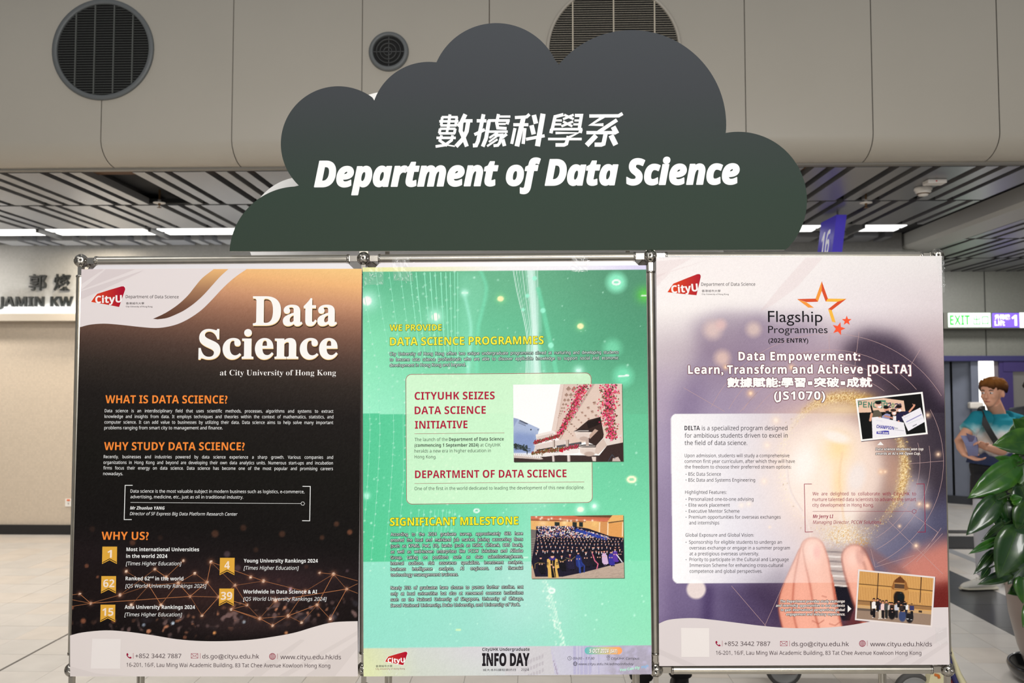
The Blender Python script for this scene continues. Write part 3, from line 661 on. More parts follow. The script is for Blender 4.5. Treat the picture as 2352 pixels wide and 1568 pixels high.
# ================================================================ CLOUD SIGNS
def cloud_outline():
    arcs = [((684, 585), 157, (527, 577), (684, 428)), ((777, 330), 132, (684, 428), (858, 230)), ((985, 275), 133, (858, 230), (1003, 143)), ((1140, 203), 150, (1003, 143), (1279, 144)),
            ((1451, 286), 217, (1279, 144), (1667, 306)), ((1696, 460), 157.5, (1667, 306), (1803, 573))]
    out = []
    for (c, r, p, q) in arcs:
        a0 = math.atan2(p[1]-c[1], p[0]-c[0]); a1 = math.atan2(q[1]-c[1], q[0]-c[0])
        while a1 < a0: a1 += 2*math.pi
        n = max(8, int((a1-a0)/.045)); out += [(c[0]+r*math.cos(a0+(a1-a0)*k/n), c[1]+r*math.sin(a0+(a1-a0)*k/n)) for k in range(n)]
    return out+[(1803, 573.5)]
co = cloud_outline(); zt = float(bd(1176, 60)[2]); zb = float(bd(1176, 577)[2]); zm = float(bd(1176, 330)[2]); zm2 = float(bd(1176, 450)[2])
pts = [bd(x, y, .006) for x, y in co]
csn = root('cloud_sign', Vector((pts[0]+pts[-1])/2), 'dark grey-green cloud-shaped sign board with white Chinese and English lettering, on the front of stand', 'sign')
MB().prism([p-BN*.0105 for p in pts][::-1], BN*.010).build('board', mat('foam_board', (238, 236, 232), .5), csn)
ramp = [(zb, lin((58, 70, 60))*KA), (zm2, lin((58, 71, 62))*KA), (zm, lin((63, 71, 68))*KA), (zm+.16, lin((70, 73, 76))*KA), (zt, lin((76, 79, 83))*KA)]  # dark grey-green print; the gradient partly paints in reflected light
pyd('printed_face', [bd(x, y, .0063) for x, y in co], [list(range(len(co)))[::-1]], ink_ramp('cloud_print_reflection', ramp, rough=.6), csn)
W_ = ink('white_print', (253, 253, 252), 800)
t = Ink(.0068); t.text('Department of Data Science', 'BI', 724, 427.5, 1697, 421, 56, off=.022, res=5, fat=1.0); t.build('english_lettering', W_, csn)
GL = {'a': [([(170, 191), (350, 191)], 27), ([(142, 238), (358, 238)], 27), ([(155, 284), (338, 284)], 26), ([(176, 190), (163, 284)], 30), ([(262, 160), (240, 322)], 32), ([(340, 190), (326, 284)], 30), ([(150, 321), (325, 321)], 26), ([(136, 373), (320, 373)], 27), ([(152, 320), (142, 373)], 30), ([(236, 320), (224, 384)], 28), ([(322, 320), (312, 373)], 30),
        ([(110, 424), (328, 424)], 28), ([(168, 393), (148, 455), (232, 512)], 30), ([(292, 393), (280, 452), (205, 505), (100, 521)], 30), ([(205, 500), (318, 519)], 16), ([(436, 158), (392, 250), (352, 296)], 46), ([(388, 232), (516, 232)], 36), ([(392, 240), (382, 345), (420, 432), (452, 521)], 44), ([(468, 240), (450, 350), (405, 440), (330, 521)], 46)],
  'b': [([(640, 158), (578, 460), (556, 508), (520, 510)], 42), ([(563, 232), (672, 232)], 36), ([(537, 388), (655, 330)], 34), ([(808, 156), (788, 255), (800, 312), (900, 318)], 34), ([(800, 184), (942, 184)], 24), ([(690, 229), (935, 229)], 30), ([(702, 229), (668, 430), (630, 522)], 42), ([(918, 229), (905, 272)], 34), ([(800, 268), (890, 268)], 22), ([(700, 354), (912, 354)], 26), ([(800, 362), (705, 425)], 24), ([(765, 396), (845, 392), (822, 480), (800, 508), (752, 512)], 32),
        ([(790, 405), (700, 470)], 22), ([(798, 440), (680, 518)], 22), ([(845, 424), (902, 380)], 34), ([(856, 440), (876, 516)], 40)],
  'c': [([(993, 196), (1125, 188), (1158, 158)], 34), ([(1090, 190), (1015, 519)], 52), ([(975, 276), (1145, 276)], 34), ([(994, 314), (957, 492)], 34), ([(1106, 314), (1086, 492)], 36), ([(1206, 166), (1230, 264)], 50), ([(1180, 282), (1205, 384)], 50), ([(1310, 152), (1247, 518)], 56), ([(1118, 440), (1328, 400)], 34)],
  'd': [([(1540, 162), (1500, 172), (1445, 186), (1412, 330)], 36), ([(1450, 228), (1522, 228)], 24), ([(1440, 272), (1515, 272)], 24), ([(1548, 164), (1655, 214)], 26), ([(1655, 164), (1535, 214)], 26), ([(1535, 240), (1640, 294)], 26), ([(1648, 240), (1516, 294)], 26), ([(1668, 172), (1742, 172), (1716, 330)], 36), ([(1662, 228), (1740, 228)], 24), ([(1650, 272), (1735, 272)], 24), ([(1395, 326), (1752, 326)], 28), ([(1408, 326), (1398, 372)], 38), ([(1738, 326), (1726, 368)], 38), ([(1450, 369), (1702, 369), (1600, 418)], 28), ([(1366, 437), (1745, 437)], 28), ([(1596, 405), (1572, 490), (1545, 503), (1450, 503)], 40)],
  'e': [([(2205, 150), (2160, 176), (1830, 178)], 36), ([(2000, 180), (1850, 276), (1990, 276)], 34), ([(2142, 222), (1930, 362)], 40), ([(1798, 365), (2108, 365)], 36), ([(2098, 298), (2140, 378)], 56), ([(2016, 370), (1990, 490), (1965, 500), (1890, 500)], 46), ([(1908, 396), (1800, 508)], 54), ([(2074, 394), (2128, 504)], 58)]}
for k, nm in zip('abcde', ('first', 'second', 'third', 'fourth', 'last')):
    t = Ink(.0068)
    for i, (pts_, w_) in enumerate(GL[k]): t.off = .0068+i*1.3e-5; t.stroke([(980+x/4.9, 230+y/4.9) for x, y in pts_], w_/4.9*1.04)
    t.build('chinese_character', W_, csn)
# rear cloud, mirrored, seen from its white back
s2 = np.linalg.norm(DB); cen = bd(1166, 577)-BN*.5+BU*(-.055); base = bd(1166, 577)
rp = [Vector(cen-BU*np.dot(bd(x, y)-base, BU)+BV*(bd(x, y)[2]-base[2]-.008)) for x, y in co]
rc = root('cloud_sign', (rp[0]+rp[-1])/2, 'plain white back of the rear cloud sign peeking behind the front one', 'sign')
MB().prism(rp, Vector(-BN*.01)).build('board', bpy.data.materials['foam_board'], rc)
q = MB()
for k in range(4):
    p = Vector(ballp[1 if k < 2 else 2, 1, k % 2]); s_ = .03 if k < 2 else -.03
    top = p+Vector((0, 0, .05)); q.obox(p+Vector((0, 0, .030)), Bu*.013, Bn*.004, Z*.016)
q.build('bracket', M_al, st)
for px in (889, 1442):
    p = Vector(bd(px, 590, -.03)); MB().box(p+Vector((-.006, 0, -.02)), p+Vector((.006, .012, .14))).build('cloud_strut', M_al, st)
# ================================================================ POSTERS
def cvt(ox, oy, s): return lambda *p: [(ox+x/s, oy+y/s) for x, y in p]
class Txt:
    """lettering measured in a zoomed crop of the sheet: ox, oy origin, s scale"""
    def __init__(t, ink_, ox, oy, s): t.i = ink_; t.o = (ox, oy, s)
    def __call__(t, tx, st, x0, x1, b0, b1, cap, **k):
        ox, oy, s = t.o; t.i.text(tx, st, ox+x0/s, oy+b0/s, ox+x1/s, oy+b1/s, cap/s, **k); return t
def poster(quad, off, label):
    A = [Vector(bd(*p, off)) for p in quad]; r = root('poster', (A[2]+A[3])/2, label, 'poster', 'posters taped side by side on the display stand')
    MB().prism([p-Bn*.0002 for p in A], -Bn*.0006).build('sheet', mat('poster_paper', (240, 236, 234), .5), r); return r
Q1 = [(187, 618), (831, 617), (822, 1553), (161, 1553)]
Q2 = [(833, 614), (1484, 609), (1497, 1548), (835, 1553)]
Q3 = [(1507, 590), (2163, 587.5), (2181, 1526), (1514, 1529)]
O1 = .0215; L = .0002
W1 = ink('print_white_low', (238, 234, 230), 1200); BK = ink('print_black', (38, 30, 32), 1100, .5); CR = ink('print_crimson', (165, 30, 62), 1100)
OR = ink('print_orange', (247, 140, 58), 1000); RED = None
def grad2(name, p0, c0, p1, c1):
    """printed gradient between two sheet points (sideways)"""
    return ink_ramp(name, [(float(p0), lin(c0)*KA), (float(p1), lin(c1)*KA)], axis=0)
def logo(par, off, P, pts, txt, low):
    """red kite-shaped university mark"""
    t = Ink(off); c = P(*pts); q = np.array(c); cen = q.mean(0); t.poly([tuple(cen+(p-cen)*1.05) for p in q]); t.build('logo_outline', ink('logo_edge', (250, 244, 242), low), par)
    t = Ink(off+L); t.poly(c); xs_ = [float(bd(*p)[0]) for p in c]
    t.build('logo_mark', grad2('logo_red', min(xs_), (232, 74, 32), max(xs_), (178, 20, 48)) if low < 1200 else grad2('logo_red_low', min(xs_), (222, 62, 42), max(xs_), (190, 20, 50)), par, 'red kite-shaped mark')
    t = Ink(off+2*L); (x0, y0), (x1, y1) = P(*txt[:2]); t.text('CityU', 'b', x0, y0, x1, y1, txt[2], off=.012, res=4); t.build('logo_lettering', ink('logo_white', (252, 246, 244), low), par)
# ---------------- poster 1
p1 = poster(Q1, O1, 'left black and brown poster titled Data Science with orange headings')
P = Pan(Q1, 250, 350)
ye = P.Y+(800-P.X)*.10
st_ = [(618, (253, 207, 138)), (655, (246, 188, 128)), (700, (208, 152, 116)), (735, (165, 118, 94)), (780, (122, 88, 73)), (830, (84, 64, 56)), (890, (52, 44, 39)), (960, (33, 29, 27)), (1100, (25, 23, 20)), (1250, (22, 19, 18)), (1330, (30, 23, 24)), (1400, (24, 18, 18)), (1560, (18, 14, 14))]
for k in range(3): P.c[..., k] = np.interp(ye, [a for a, _ in st_], [c[k] for _, c in st_])
c_ = cvt(160, 1200, 3.459); P.tr(160, 1200, 3.459)
for x, y, r, a in [(1155, 88, 28, .28), (1688, 90, 24, .25), (2225, 75, 20, .5), (2005, 118, 18, .25), (500, 158, 22, .3), (1250, 250, 24, .35), (1335, 360, 24, .35), (180, 50, 22, .12), (1380, 40, 24, .2), (2120, 10, 20, .3), (720, 120, 20, .1), (1480, 215, 20, .15), (1880, 350, 16, .2), (1660, 458, 16, .25), (2205, 382, 12, .35), (135, 343, 16, .45), (222, 430, 11, .5), (108, 780, 20, .6), (20, 676, 12, .6), (350, 780, 18, .5), (915, 910, 14, .5)]:
    P.ell(x, y, r, (190, 115, 80) if a != .35 else (150, 120, 130), al=a, soft=.3)
P.glow(1100, 560, 700, (70, 45, 42), .55, 170); P.glow(1700, 480, 420, (62, 42, 46), .5, 130); P.glow(1400, 800, 500, (60, 44, 44), .6, 100)
NB = [(80, 565), (167, 640), (450, 387), (400, 574), (630, 498), (677, 370), (767, 432), (862, 480), (903, 302), (994, 402), (1090, 473), (1123, 312), (957, 585), (1185, 590), (726, 652), (490, 652), (1052, 738), (1314, 498), (1438, 433), (1540, 463), (1410, 655), (1284, 688), (1510, 760), (1736, 740), (1842, 793), (1612, 816), (1966, 652), (2096, 408), (1987, 398), (2200, 527), (2070, 764), (1635, 618), (1755, 525), (1870, 545)]
ED = [(0, 1), (1, 3), (3, 4), (1, 12), (4, 7), (4, 15), (4, 14), (14, 7), (7, 10), (7, 12), (7, 9), (9, 10), (10, 12), (12, 13), (12, 16), (16, 13), (10, 13), (11, 17), (11, 19), (17, 20), (17, 19), (13, 20), (20, 21), (20, 22), (21, 22), (22, 23), (22, 31), (22, 25), (25, 23), (23, 24), (23, 26), (23, 33), (24, 26), (26, 27), (27, 28), (27, 29), (29, 31), (26, 30), (27, 33), (29, 30), (19, 33), (2, 4), (5, 6), (6, 8), (5, 3), (10, 11)]
tex = P.noise(1)*1.0; band = np.exp(-((P.Y-(1440-.035*(P.X-160)+22*np.sin(P.X/140)))/24)**2); hot = np.clip((tex-.9)*1.2, 0, 1)*band
P.mix(hot*.8, (132, 104, 100)); P.mix(np.clip((P.noise(1)-1.3)*1.4, 0, 1)*band, (180, 120, 90)); P.mix(np.clip((P.noise(2)-1.1), 0, 1)*band*.6, (110, 112, 130))
for k, (x, y) in enumerate(NB):
    r = [8, 9, 10, 11][k % 4]; P.glow(x, y, r*2.4, (210, 130, 90), .45); P.ell(x, y, r, (255, 226, 200), al=.95, soft=.35)
for x, y, c in [(820, 798, (200, 215, 230)), (588, 812, (140, 150, 165)), (1150, 875, (220, 150, 90)), (1720, 875, (205, 140, 95)), (1385, 788, (150, 160, 170)), (1755, 525, (160, 130, 150))]: P.ell(x, y, 12, c, al=.9, soft=.4)
P.grain(2.0); P.build('background_print', O1, p1)
for g_, al_ in enumerate((.62, .42, .28)):
    t = Ink(O1+L*.5)
    for i, (a, b) in enumerate(ED):
        if i % 3 == g_: t.stroke(c_(NB[a], NB[b]), 1.3)
    if g_ == 1:
        for a, b in [((2200, 527), (2288, 560)), ((2200, 527), (2288, 484)), ((2096, 408), (2288, 462)), ((22, 572), (80, 565)), ((20, 612), (167, 640)), ((16, 665), (167, 640)), ((1284, 688), (1520, 775)), ((1314, 498), (1190, 590)), ((1123, 312), (1540, 463))]: t.stroke(c_(a, b), 1.2)
    tag(t.build('network_lines', ink('network_line', (214, 138, 90), 1350, alpha=al_), p1), kind='stuff')
t = Ink(O1+L)
up = [(187, 618.1), (187, 751)]+catmull([(183.4, 751.4), (206, 745.5), (238, 743), (275, 745.5), (321, 750.5), (355, 753), (380, 751), (408, 744), (435, 731), (463, 711.5), (487, 688), (506.5, 667), (526, 648), (545, 632.5), (567, 617.7)], 4)[1:]
up[1] = (183.4, 751); t.poly(up); t.build('swoosh_print', ink('p1_white_top', (236, 226, 225), 680), p1)
t = Ink(O1+2*L); t.poly([(187, 618.5), (238, 618.5), (186, 653)]); t.poly([(243, 618.5), (310, 618.5), (185.8, 666)]); t.poly([(185.8, 669), (330, 620), (320, 626), (185.2, 688)]); t.build('pale_streaks', ink('p1_streak', (224, 212, 212), 680), p1)
leafp = catmull([(351.5, 732), (380, 718.5), (408, 700), (431, 679), (447, 659), (465, 638), (491, 617.9)], 4)+catmull([(524.5, 617.9), (506.5, 634), (487, 655.5), (468, 676.5), (449, 694), (430, 708), (412.5, 718), (385, 729.5), (362, 733)], 4)
t = Ink(O1+2*L); t.poly(leafp)
zz = lambda y: float(bd(400, y)[2])
t.build('leaf_print', ink_ramp('leaf_gradient', [(zz(735), lin((92, 62, 50))*KA), (zz(700), lin((128, 90, 72))*KA), (zz(665), lin((178, 132, 98))*KA), (zz(618), lin((246, 192, 128))*KA)]), p1)
def wave(par, off, P_, pts, quad, col, extra=()):
    t = Ink(off+L*.1); q = catmull(P_(*pts), 4); t.poly(q+[quad[2], quad[3]]); t.build('wave_print', ink('wave_white', col, 1500), par)
    ms_ = ink('wave_streak', tuple(min(255, c-7) for c in col), 1500)
    for e_ in extra: t = Ink(off+L); t.poly(e_); t.build('wave_streak', ms_, par)
wv1 = [(3, 896), (100, 872), (280, 855), (450, 865), (650, 892), (850, 925), (1050, 940), (1250, 940), (1450, 928), (1650, 900), (1800, 870), (1950, 825), (2100, 790), (2288, 782)]
wave(p1, O1+L, c_, wv1, Q1, (219, 209, 205), [[(700, 1552), (770, 1552), (820, 1490), (821, 1470)], [(640, 1552), (662, 1552), (820, 1458), (821, 1448)], [(162, 1530), (161.3, 1552), (300, 1552), (220, 1546)], [(560, 1552), (600, 1552), (700, 1470), (690, 1468)]])
A_ = (160, 880, 3.459); Bc = (160, 1200, 3.459)
for o_, a_ in ((A_, ('WHAT IS DATA SCIENCE?', 'b', 283, 1253, 158, 160, 63)), (A_, ('WHY STUDY DATA SCIENCE?', 'b', 273, 1390, 530, 532, 63)), (Bc, ('WHY US?', 'b', 253, 627, 135, 136, 63))):
    ob = Ink(O1+2*L); Txt(ob, *o_)(*a_, res=4); ob.build('heading_lettering', OR, p1, 'orange capital heading '+a_[0])

ob = Ink(O1+2*L); T = Txt(ob, *A_); J = .84
for tx, x0, x1, y0, y1, j in [('Data science is an interdisciplinary field that uses scientific methods, processes, algorithms and systems to extract', 278, 2095, 230, 234, J),
    ('knowledge and insights from data. It employs techniques and theories within the context of mathematics, statistics, and', 277, 2095, 275, 279, J),
    ('computer science. It can add value to businesses by utilizing their data. Data science aims to help solve many important', 276, 2094, 320, 324, J), ('problems ranging from smart city to management and finance.', 275, 1215, 365, 366, 0),
    ('Recently, businesses and industries powered by data science experience a sharp growth. Various companies and', 270, 2093, 595, 600, J),
    ('organizations in Hong Kong and beyond are developing their own data analytics units. Numerous start-ups and incubation', 268, 2092, 640, 645, J),
    ('firms focus their energy on data science. Data science has become one of the most popular and promising careers', 267, 2092, 684, 690, J), ('nowadays.', 266, 423, 729, 730, 0),
    ('Data science is the most valuable subject in modern business such as logistics, e-commerce,', 483, 1865, 868, 873, 0), ('advertising, medicine, etc., just as oil in traditional industry.', 483, 1378, 913, 916, 0)]:
    T(tx, 'r', x0, x1, y0, y1, 25, just=j)
PW = ink('print_white', (240, 240, 238), 1100); ob.build('paragraph_lettering', PW, p1); ob = Ink(O1+2*L); T = Txt(ob, *A_)
T('Mr Zhuoluo YANG', 'bi', 480, 755, 1002, 1003, 25)('Director of SF Express Big Data Platform Research Center', 'i', 478, 1333, 1047, 1051, 25)
ob.build('speaker_lettering', PW, p1)
T = None
for tx, s_, x0, x1, y in [('Most international Universities', 'b', 451, 1028, 226), ('in the world 2024', 'b', 449, 776, 279), ('[Times Higher Education]', 'i', 446, 888, 338), ('Ranked 62', 'b', 444, 636, 457), ('in the world', 'b', 680, 903, 458),
    ('[QS World University Rankings 2025]', 'i', 441, 1086, 516), ('Asia University Rankings 2024', 'b', 437, 996, 684), ('[Times Higher Education]', 'i', 435, 893, 743), ('Young University Rankings 2024', 'b', 1383, 1972, 316),
    ('[Times Higher Education]', 'i', 1382, 1820, 373), ('Worldwide in Data Science & AI', 'b', 1379, 1966, 562), ('[QS World University Rankings 2024]', 'i', 1378, 2042, 619)]: ob = Ink(O1+2*L); Txt(ob, *Bc)(tx, s_, x0, x1, y, y+1, 29); ob.build('ranking_line', PW, p1)
ob = Ink(O1+2*L); Txt(ob, *Bc)('nd', 'b', 639, 667, 440, 440, 15); ob.build('ranking_line', PW, p1)
ob = Ink(O1+2*L); P_ = cvt(*A_); ob.stroke(P_((500, 810), (441, 810), (433, 1082), (493, 1082)), 1.6); ob.stroke(P_((1850, 818), (1912, 819), (1907, 1092), (1847, 1091)), 1.6)
ob.stroke(P_((483, 946), (1836, 955)), .8); ob.stroke([(x, y) for x, y in P_(*[(1852+15*math.cos(k*math.pi/3), 955+15*math.sin(k*math.pi/3)) for k in range(6)])], .8, True); ob.build('quote_brackets', bpy.data.materials['print_white'], p1)
CHV = ink('chev', (40, 24, 18), 1300); ob2 = Ink(O1+3*L); T = Txt(ob2, *Bc)
for tx, x, y, tx0, tx1 in [('1', 260, 190, 299, 335), ('62', 252, 424, 266, 355), ('15', 246, 651, 259, 347), ('4', 1194, 279, 1229, 1272), ('39', 1189, 523, 1201, 1291)]:
    rb = Ink(O1+2*L); rb.poly(c_((x, y), (x+117, y), (x+115, y+138), (x+57, y+108), (x-3, y+138))); rb.build('ribbon_badge', bpy.data.materials.get('badge_gold') or ink('badge_gold', (221, 166, 62), 1300), p1, 'golden number ribbon reading '+tx); T(tx, 'b', tx0, tx1, y+88, y+88, 61, res=5); ob3 = Ink(O1+3*L); ob3.stroke(c_((x+1, y+127), (x+57, y+97), (x+112, y+126)), 1.5); ob3.build('badge_chevron', CHV, p1)
ob2.build('badge_numerals', ink('badge_white', (240, 222, 205), 1300), p1); 
def contact(par, off, ox, oy, xs_, yb, adr, ya, qr, low=1500):
    sc = 3.459; D = cvt(ox, oy, sc); ob = Ink(off); T = Txt(ob, ox, oy, sc); x = xs_
    T('+852 3442 7887', 'r', x[0], x[1], yb[0], yb[1], 34)('ds.go@cityu.edu.hk', 'r', x[2], x[3], yb[2], yb[3], 34)('www.cityu.edu.hk/ds', 'r', x[4], x[5], yb[4], yb[5], 34)
    T('16-201, 16/F, Lau Ming Wai Academic Building, 83 Tat Chee Avenue Kowloon Hong Kong', 'r', adr[0], adr[1], ya[0], ya[1], 31); ob.build('contact_lettering', ink('contact_ink', (62, 44, 50), low), par)
    ob = Ink(off); px, py = x[0]-52, yb[0]-18   # handset, envelope and globe icons
    ob.poly([(a, b) for a, b in D(*[(px+dx, py+dy) for dx, dy in ((-18, -19), (-8, -21), (-2, -8), (-9, -3), (-4, 6), (6, 12), (12, 6), (22, 13), (19, 21), (8, 22), (-8, 12), (-19, -4))])])
    for bx, by in ((x[0]-17, yb[0]-18), (x[2]-17, yb[2]-20), (x[4]-24, yb[4]-22)): ob.stroke(D((bx, by-22), (bx, by+22)), .7)
    ex, ey = x[2]-62, yb[2]-20; ob.stroke(D((ex-27, ey-18), (ex+27, ey-18), (ex+27, ey+18), (ex-27, ey+18)), .8, True); ob.stroke(D((ex-27, ey-18), (ex, ey+4), (ex+27, ey-18)), .8); ob.stroke(D((ex-27, ey+18), (ex-6, ey-1)), .7); ob.stroke(D((ex+27, ey+18), (ex+6, ey-1)), .7)
    gx, gy = D((x[4]-63, yb[4]-21))[0]; ob.ring(gx, gy, 6.9, 1.2); ob.ring(gx, gy, 3.3, .8, ry=6.9); ob.stroke([(gx, gy-7), (gx, gy+7)], .8)
    for dy, wd in ((-3.2, 6), (0, 7), (3.2, 6)): ob.stroke([(gx-wd, gy+dy), (gx+wd, gy+dy)], .8)
    ob.build('contact_icons', ink('icon_crimson', (150, 24, 60), low), par)
    ob = Ink(off); ob.poly(D(*qr)); ob.build('blank_patch', ink('patch_white', (228, 220, 216), low), par)
contact(p1, O1+3*L, 160, 1200, (522, 886, 1054, 1505, 1674, 2156), (1075, 1076, 1078, 1079, 1083, 1085), (451, 2070), (1144, 1151), ((180, 920), (407, 922), (402, 1160), (168, 1158)))
logo(p1, O1+3*L, cvt(160, 560, 4.356), [(214, 580), (245, 535), (275, 499), (400, 459), (520, 424), (540, 424), (553, 436), (556, 455), (525, 545), (495, 631), (350, 603)], ((258, 592), (521, 583), 16.2), 700)
ob = Ink(O1+3*L); T = Txt(ob, 160, 560, 4.356); T('Department of Data Science', 'r', 560, 1090, 542, 544, 30)('香港城市大學', 'n', 563, 745, 606, 606, 23, cjk=True)('City University of Hong Kong', 'R', 562, 828, 633, 634, 15); ob.build('department_lettering', ink('dark_ink', (50, 40, 42), 700), p1)
tt = (430, 600, 5.226)
for nm, dx, dy, ll, mt_ in (('title_shadow', 1.6, 4.2, 2, ink('title_shade', (64, 46, 38), 760)), ('title_edge', .4, 1.7, 3, ink('title_cream', (255, 216, 150), 760)), ('title_lettering', 0, 0, 4, ink('title_white', (255, 252, 248), 760))):
    ob = Ink(O1+ll*L); T = Txt(ob, *tt); k = dict(off=.012, res=8, dx=dx, dy=dy); T('Data', 'S', 790, 1790, 762, 762, 338, **k)('Science', 'S', 140, 1798, 1162, 1162, 338, **k); ob.build(nm, mt_, p1)
ob = Ink(O1+3*L); Txt(ob, *tt)('at City University of Hong Kong', 'S', 392, 1786, 1368, 1368, 66, off=-.009, res=5); ob.build('subtitle_lettering', W1, p1)
# ---------------- poster 2
p2 = poster(Q2, O1+.0006, 'middle mint green poster about data science programmes with two photographs'); O2 = O1+.0012
P = Pan(Q2, 300, 430)
a = P.Y < 950; b = (P.Y >= 950) & (P.Y < 1290+(P.X-833)*-.004); c3 = P.Y >= 1290+(P.X-833)*-.004
P.bil([[(100, 190, 148), (112, 186, 146), (88, 150, 118)], [(140, 232, 186), (108, 198, 156), (86, 160, 124)], [(160, 243, 205), (132, 220, 176), (104, 190, 148)]], 833, 622, 1484, 950)
G = P.c.copy(); P.bil([[(92, 206, 156), (112, 216, 168), (106, 198, 154)], [(88, 204, 152), (120, 222, 178), (128, 224, 180)]], 833, 950, 1490, 1290); G[b] = P.c[b]
P.bil([[(150, 230, 204), (160, 226, 206), (138, 228, 186)], [(150, 224, 204), (158, 222, 206), (148, 226, 188)]], 833, 1290, 1497, 1485); G[c3] = P.c[c3]; P.c = G
P.tr(820, 600, 3.459)
LN = []
tops = [-60, 30, 150, 255, 345, 420, 470, 535, 580, 620, 665, 705, 740, 775, 800]
for k, x in enumerate(tops):
    sh = max(0, 150-k*11); pts_ = [(x+sh*((y-80)/780)**1.1+(-90 if k < 5 else 0)*max(0, (y-1300)/1000)**1.0 if y < 900 else x+sh+18*math.sin((y-900)/500)-max(0, y-1350)*.06, y) for y in range(80, 2500, 90)]
    LN.append((pts_, [1.3, 1.3, 1.3, 1.3, 1.4, 2.4, 2.7, 2.5, 3.0, 2.3, 3.2, 2.6, 2.6, 2.3, 2.0][k], k))
    for j, (xx, yy) in enumerate(pts_):
        if (j+k) % 2 or k < 8: P.ell(xx+0, yy+(k*37) % 60, 6 if k < 7 else 8, (225, 255, 240), al=.7, soft=.5)
P.mix(P.blur(P.inside([(800, 80), (980, 80), (1030, 240), (960, 480), (930, 900), (820, 900)]).astype(float), 3)*.30, (165, 250, 215))
P.line(catmull([(975, 60), (1022, 180), (1022, 270), (985, 430), (960, 560), (950, 900)], 6), 26, (130, 232, 190), .6, 3); P.line(catmull([(850, 250), (900, 480), (900, 640), (880, 900)], 5), 24, (175, 252, 226), .6, 3)
for k in range(9): # bright ribbon of light
    x0_ = 1240+k*24; P.line(catmull([(x0_, 60), (x0_+35-k*4, 250), (1330+k*13, 480), (1352+k*11, 640), (1345+k*14, 860), (1330+k*22, 1400)], 6), [8, 6, 5, 9, 6, 22, 26, 14, 10][k], (232, 255, 246), [.9, .8, .6, .7, .6, .75, .8, .6, .5][k]*.9, .9)
P.line(catmull([(1380, 60), (1410, 300), (1425, 520), (1410, 640), (1400, 1300)], 6), 60, (220, 255, 244), .55, 8)
P.line([(1440, 220), (1480, 390), (1540, 670), (1600, 968)], 34, (120, 222, 178), .75, 2); P.line([(1440, 620), (1510, 968)], 26, (120, 222, 178), .6, 2)
for x, y, r in [(1477, 390, 20), (1540, 667, 22), (1353, 273, 16), (1320, 383, 13), (1412, 135, 18)]: P.ell(x, y, r, (165, 252, 220), al=.9)
P.line([(1400, 580), (1240, 1200)], 60, (226, 252, 240), .0, 6)
P.mix(P.blur(P.inside([(1330, 700), (1440, 700), (1560, 1900), (1280, 1900)]).astype(float), 10)*.42, (214, 244, 236)); P.mix(P.blur(P.inside([(1250, 1900), (1560, 1900), (1700, 2900), (1050, 2900)]).astype(float), 14)*.28, (214, 240, 238))
def gl(x, y, r, c=(190, 255, 230), al=1): P.glow(x, y, r, c, al)
gl(85, 312, 75); P.ell(80, 314, 36, (255, 255, 252)); gl(625, 440, 60); P.ell(625, 440, 30, (255, 255, 246)); P.ell(2060, 167, 76, (150, 246, 205), al=.95, soft=.35); P.ell(2115, 912, 74, (130, 235, 190), al=.85, soft=.45); P.ell(2030, 690, 66, (135, 235, 190), al=.7, soft=.5)
gl(2285, 265, 60, (100, 215, 80), .9); P.line([(2260, 271), (2310, 271)], 9, (240, 255, 240)); gl(855, 250, 30); P.line([(840, 250), (875, 250)], 18, (215, 255, 235), .9); gl(1760, 868, 40); P.ell(1760, 866, 20, (215, 255, 240), ry=12)
for x, y in [(1140, 297), (1775, 515)]: gl(x, y, 36, (150, 230, 160), .8); P.ell(x, y, 26, (250, 250, 190), ry=22)
P.ring = lambda x, y, rx, ry, w_, c: [P.line([(x+rx*math.cos(k*math.pi/10), y+ry*math.sin(k*math.pi/10)) for k in range(21)], w_, c)]
P.ring(2060, 167, 29, 17, 15, (245, 255, 250)); P.line([(2080, 912), (2155, 908)], 12, (245, 255, 250)); P.line([(2135, 903), (2153, 906)], 12, (245, 255, 250))
P.tr(820, 840, 3.459); P.ell(2182, 902, 48, (175, 238, 190), ry=36, al=.7); P.ring(2182, 902, 30, 20, 16, (255, 250, 215)); P.ring(950, 1150, 20, 13, 12, (235, 252, 245)); gl(1775, 1140, 40); P.ell(1775, 1140, 26, (250, 255, 230), ry=20); gl(1885, 1115, 34); P.ell(1885, 1114, 15, (235, 255, 245)); gl(78, 1030, 26)
P.tr(820, 1160, 3.459); P.ring(1548, 678, 22, 17, 15, (240, 255, 246)); P.line([(1495, 585), (1560, 780), (1655, 1120)], 5, (225, 255, 235), .95); P.line([(1540, 760), (1645, 1120)], 3.5, (240, 255, 240), .9)
for _ in range(70): y = random.uniform(600, 1120); x = 1495+(y-585)*.28+random.gauss(-12, 22); P.ell(x, y, random.uniform(3, 9), (238, 255, 240), al=random.uniform(.3, .9), soft=.5)
P.line([(1310, 415), (1355, 415)], 10, (230, 255, 240), .8); P.line([(790, 990), (820, 990)], 14, (225, 252, 190), .9)
P.tr(820, 600, 3.459)
for _ in range(210): P.ell(random.uniform(20, 2300), random.uniform(90, 3030), random.choice([4, 5, 6, 8]), (205, 255, 232), al=random.uniform(.25, .85), soft=.5)
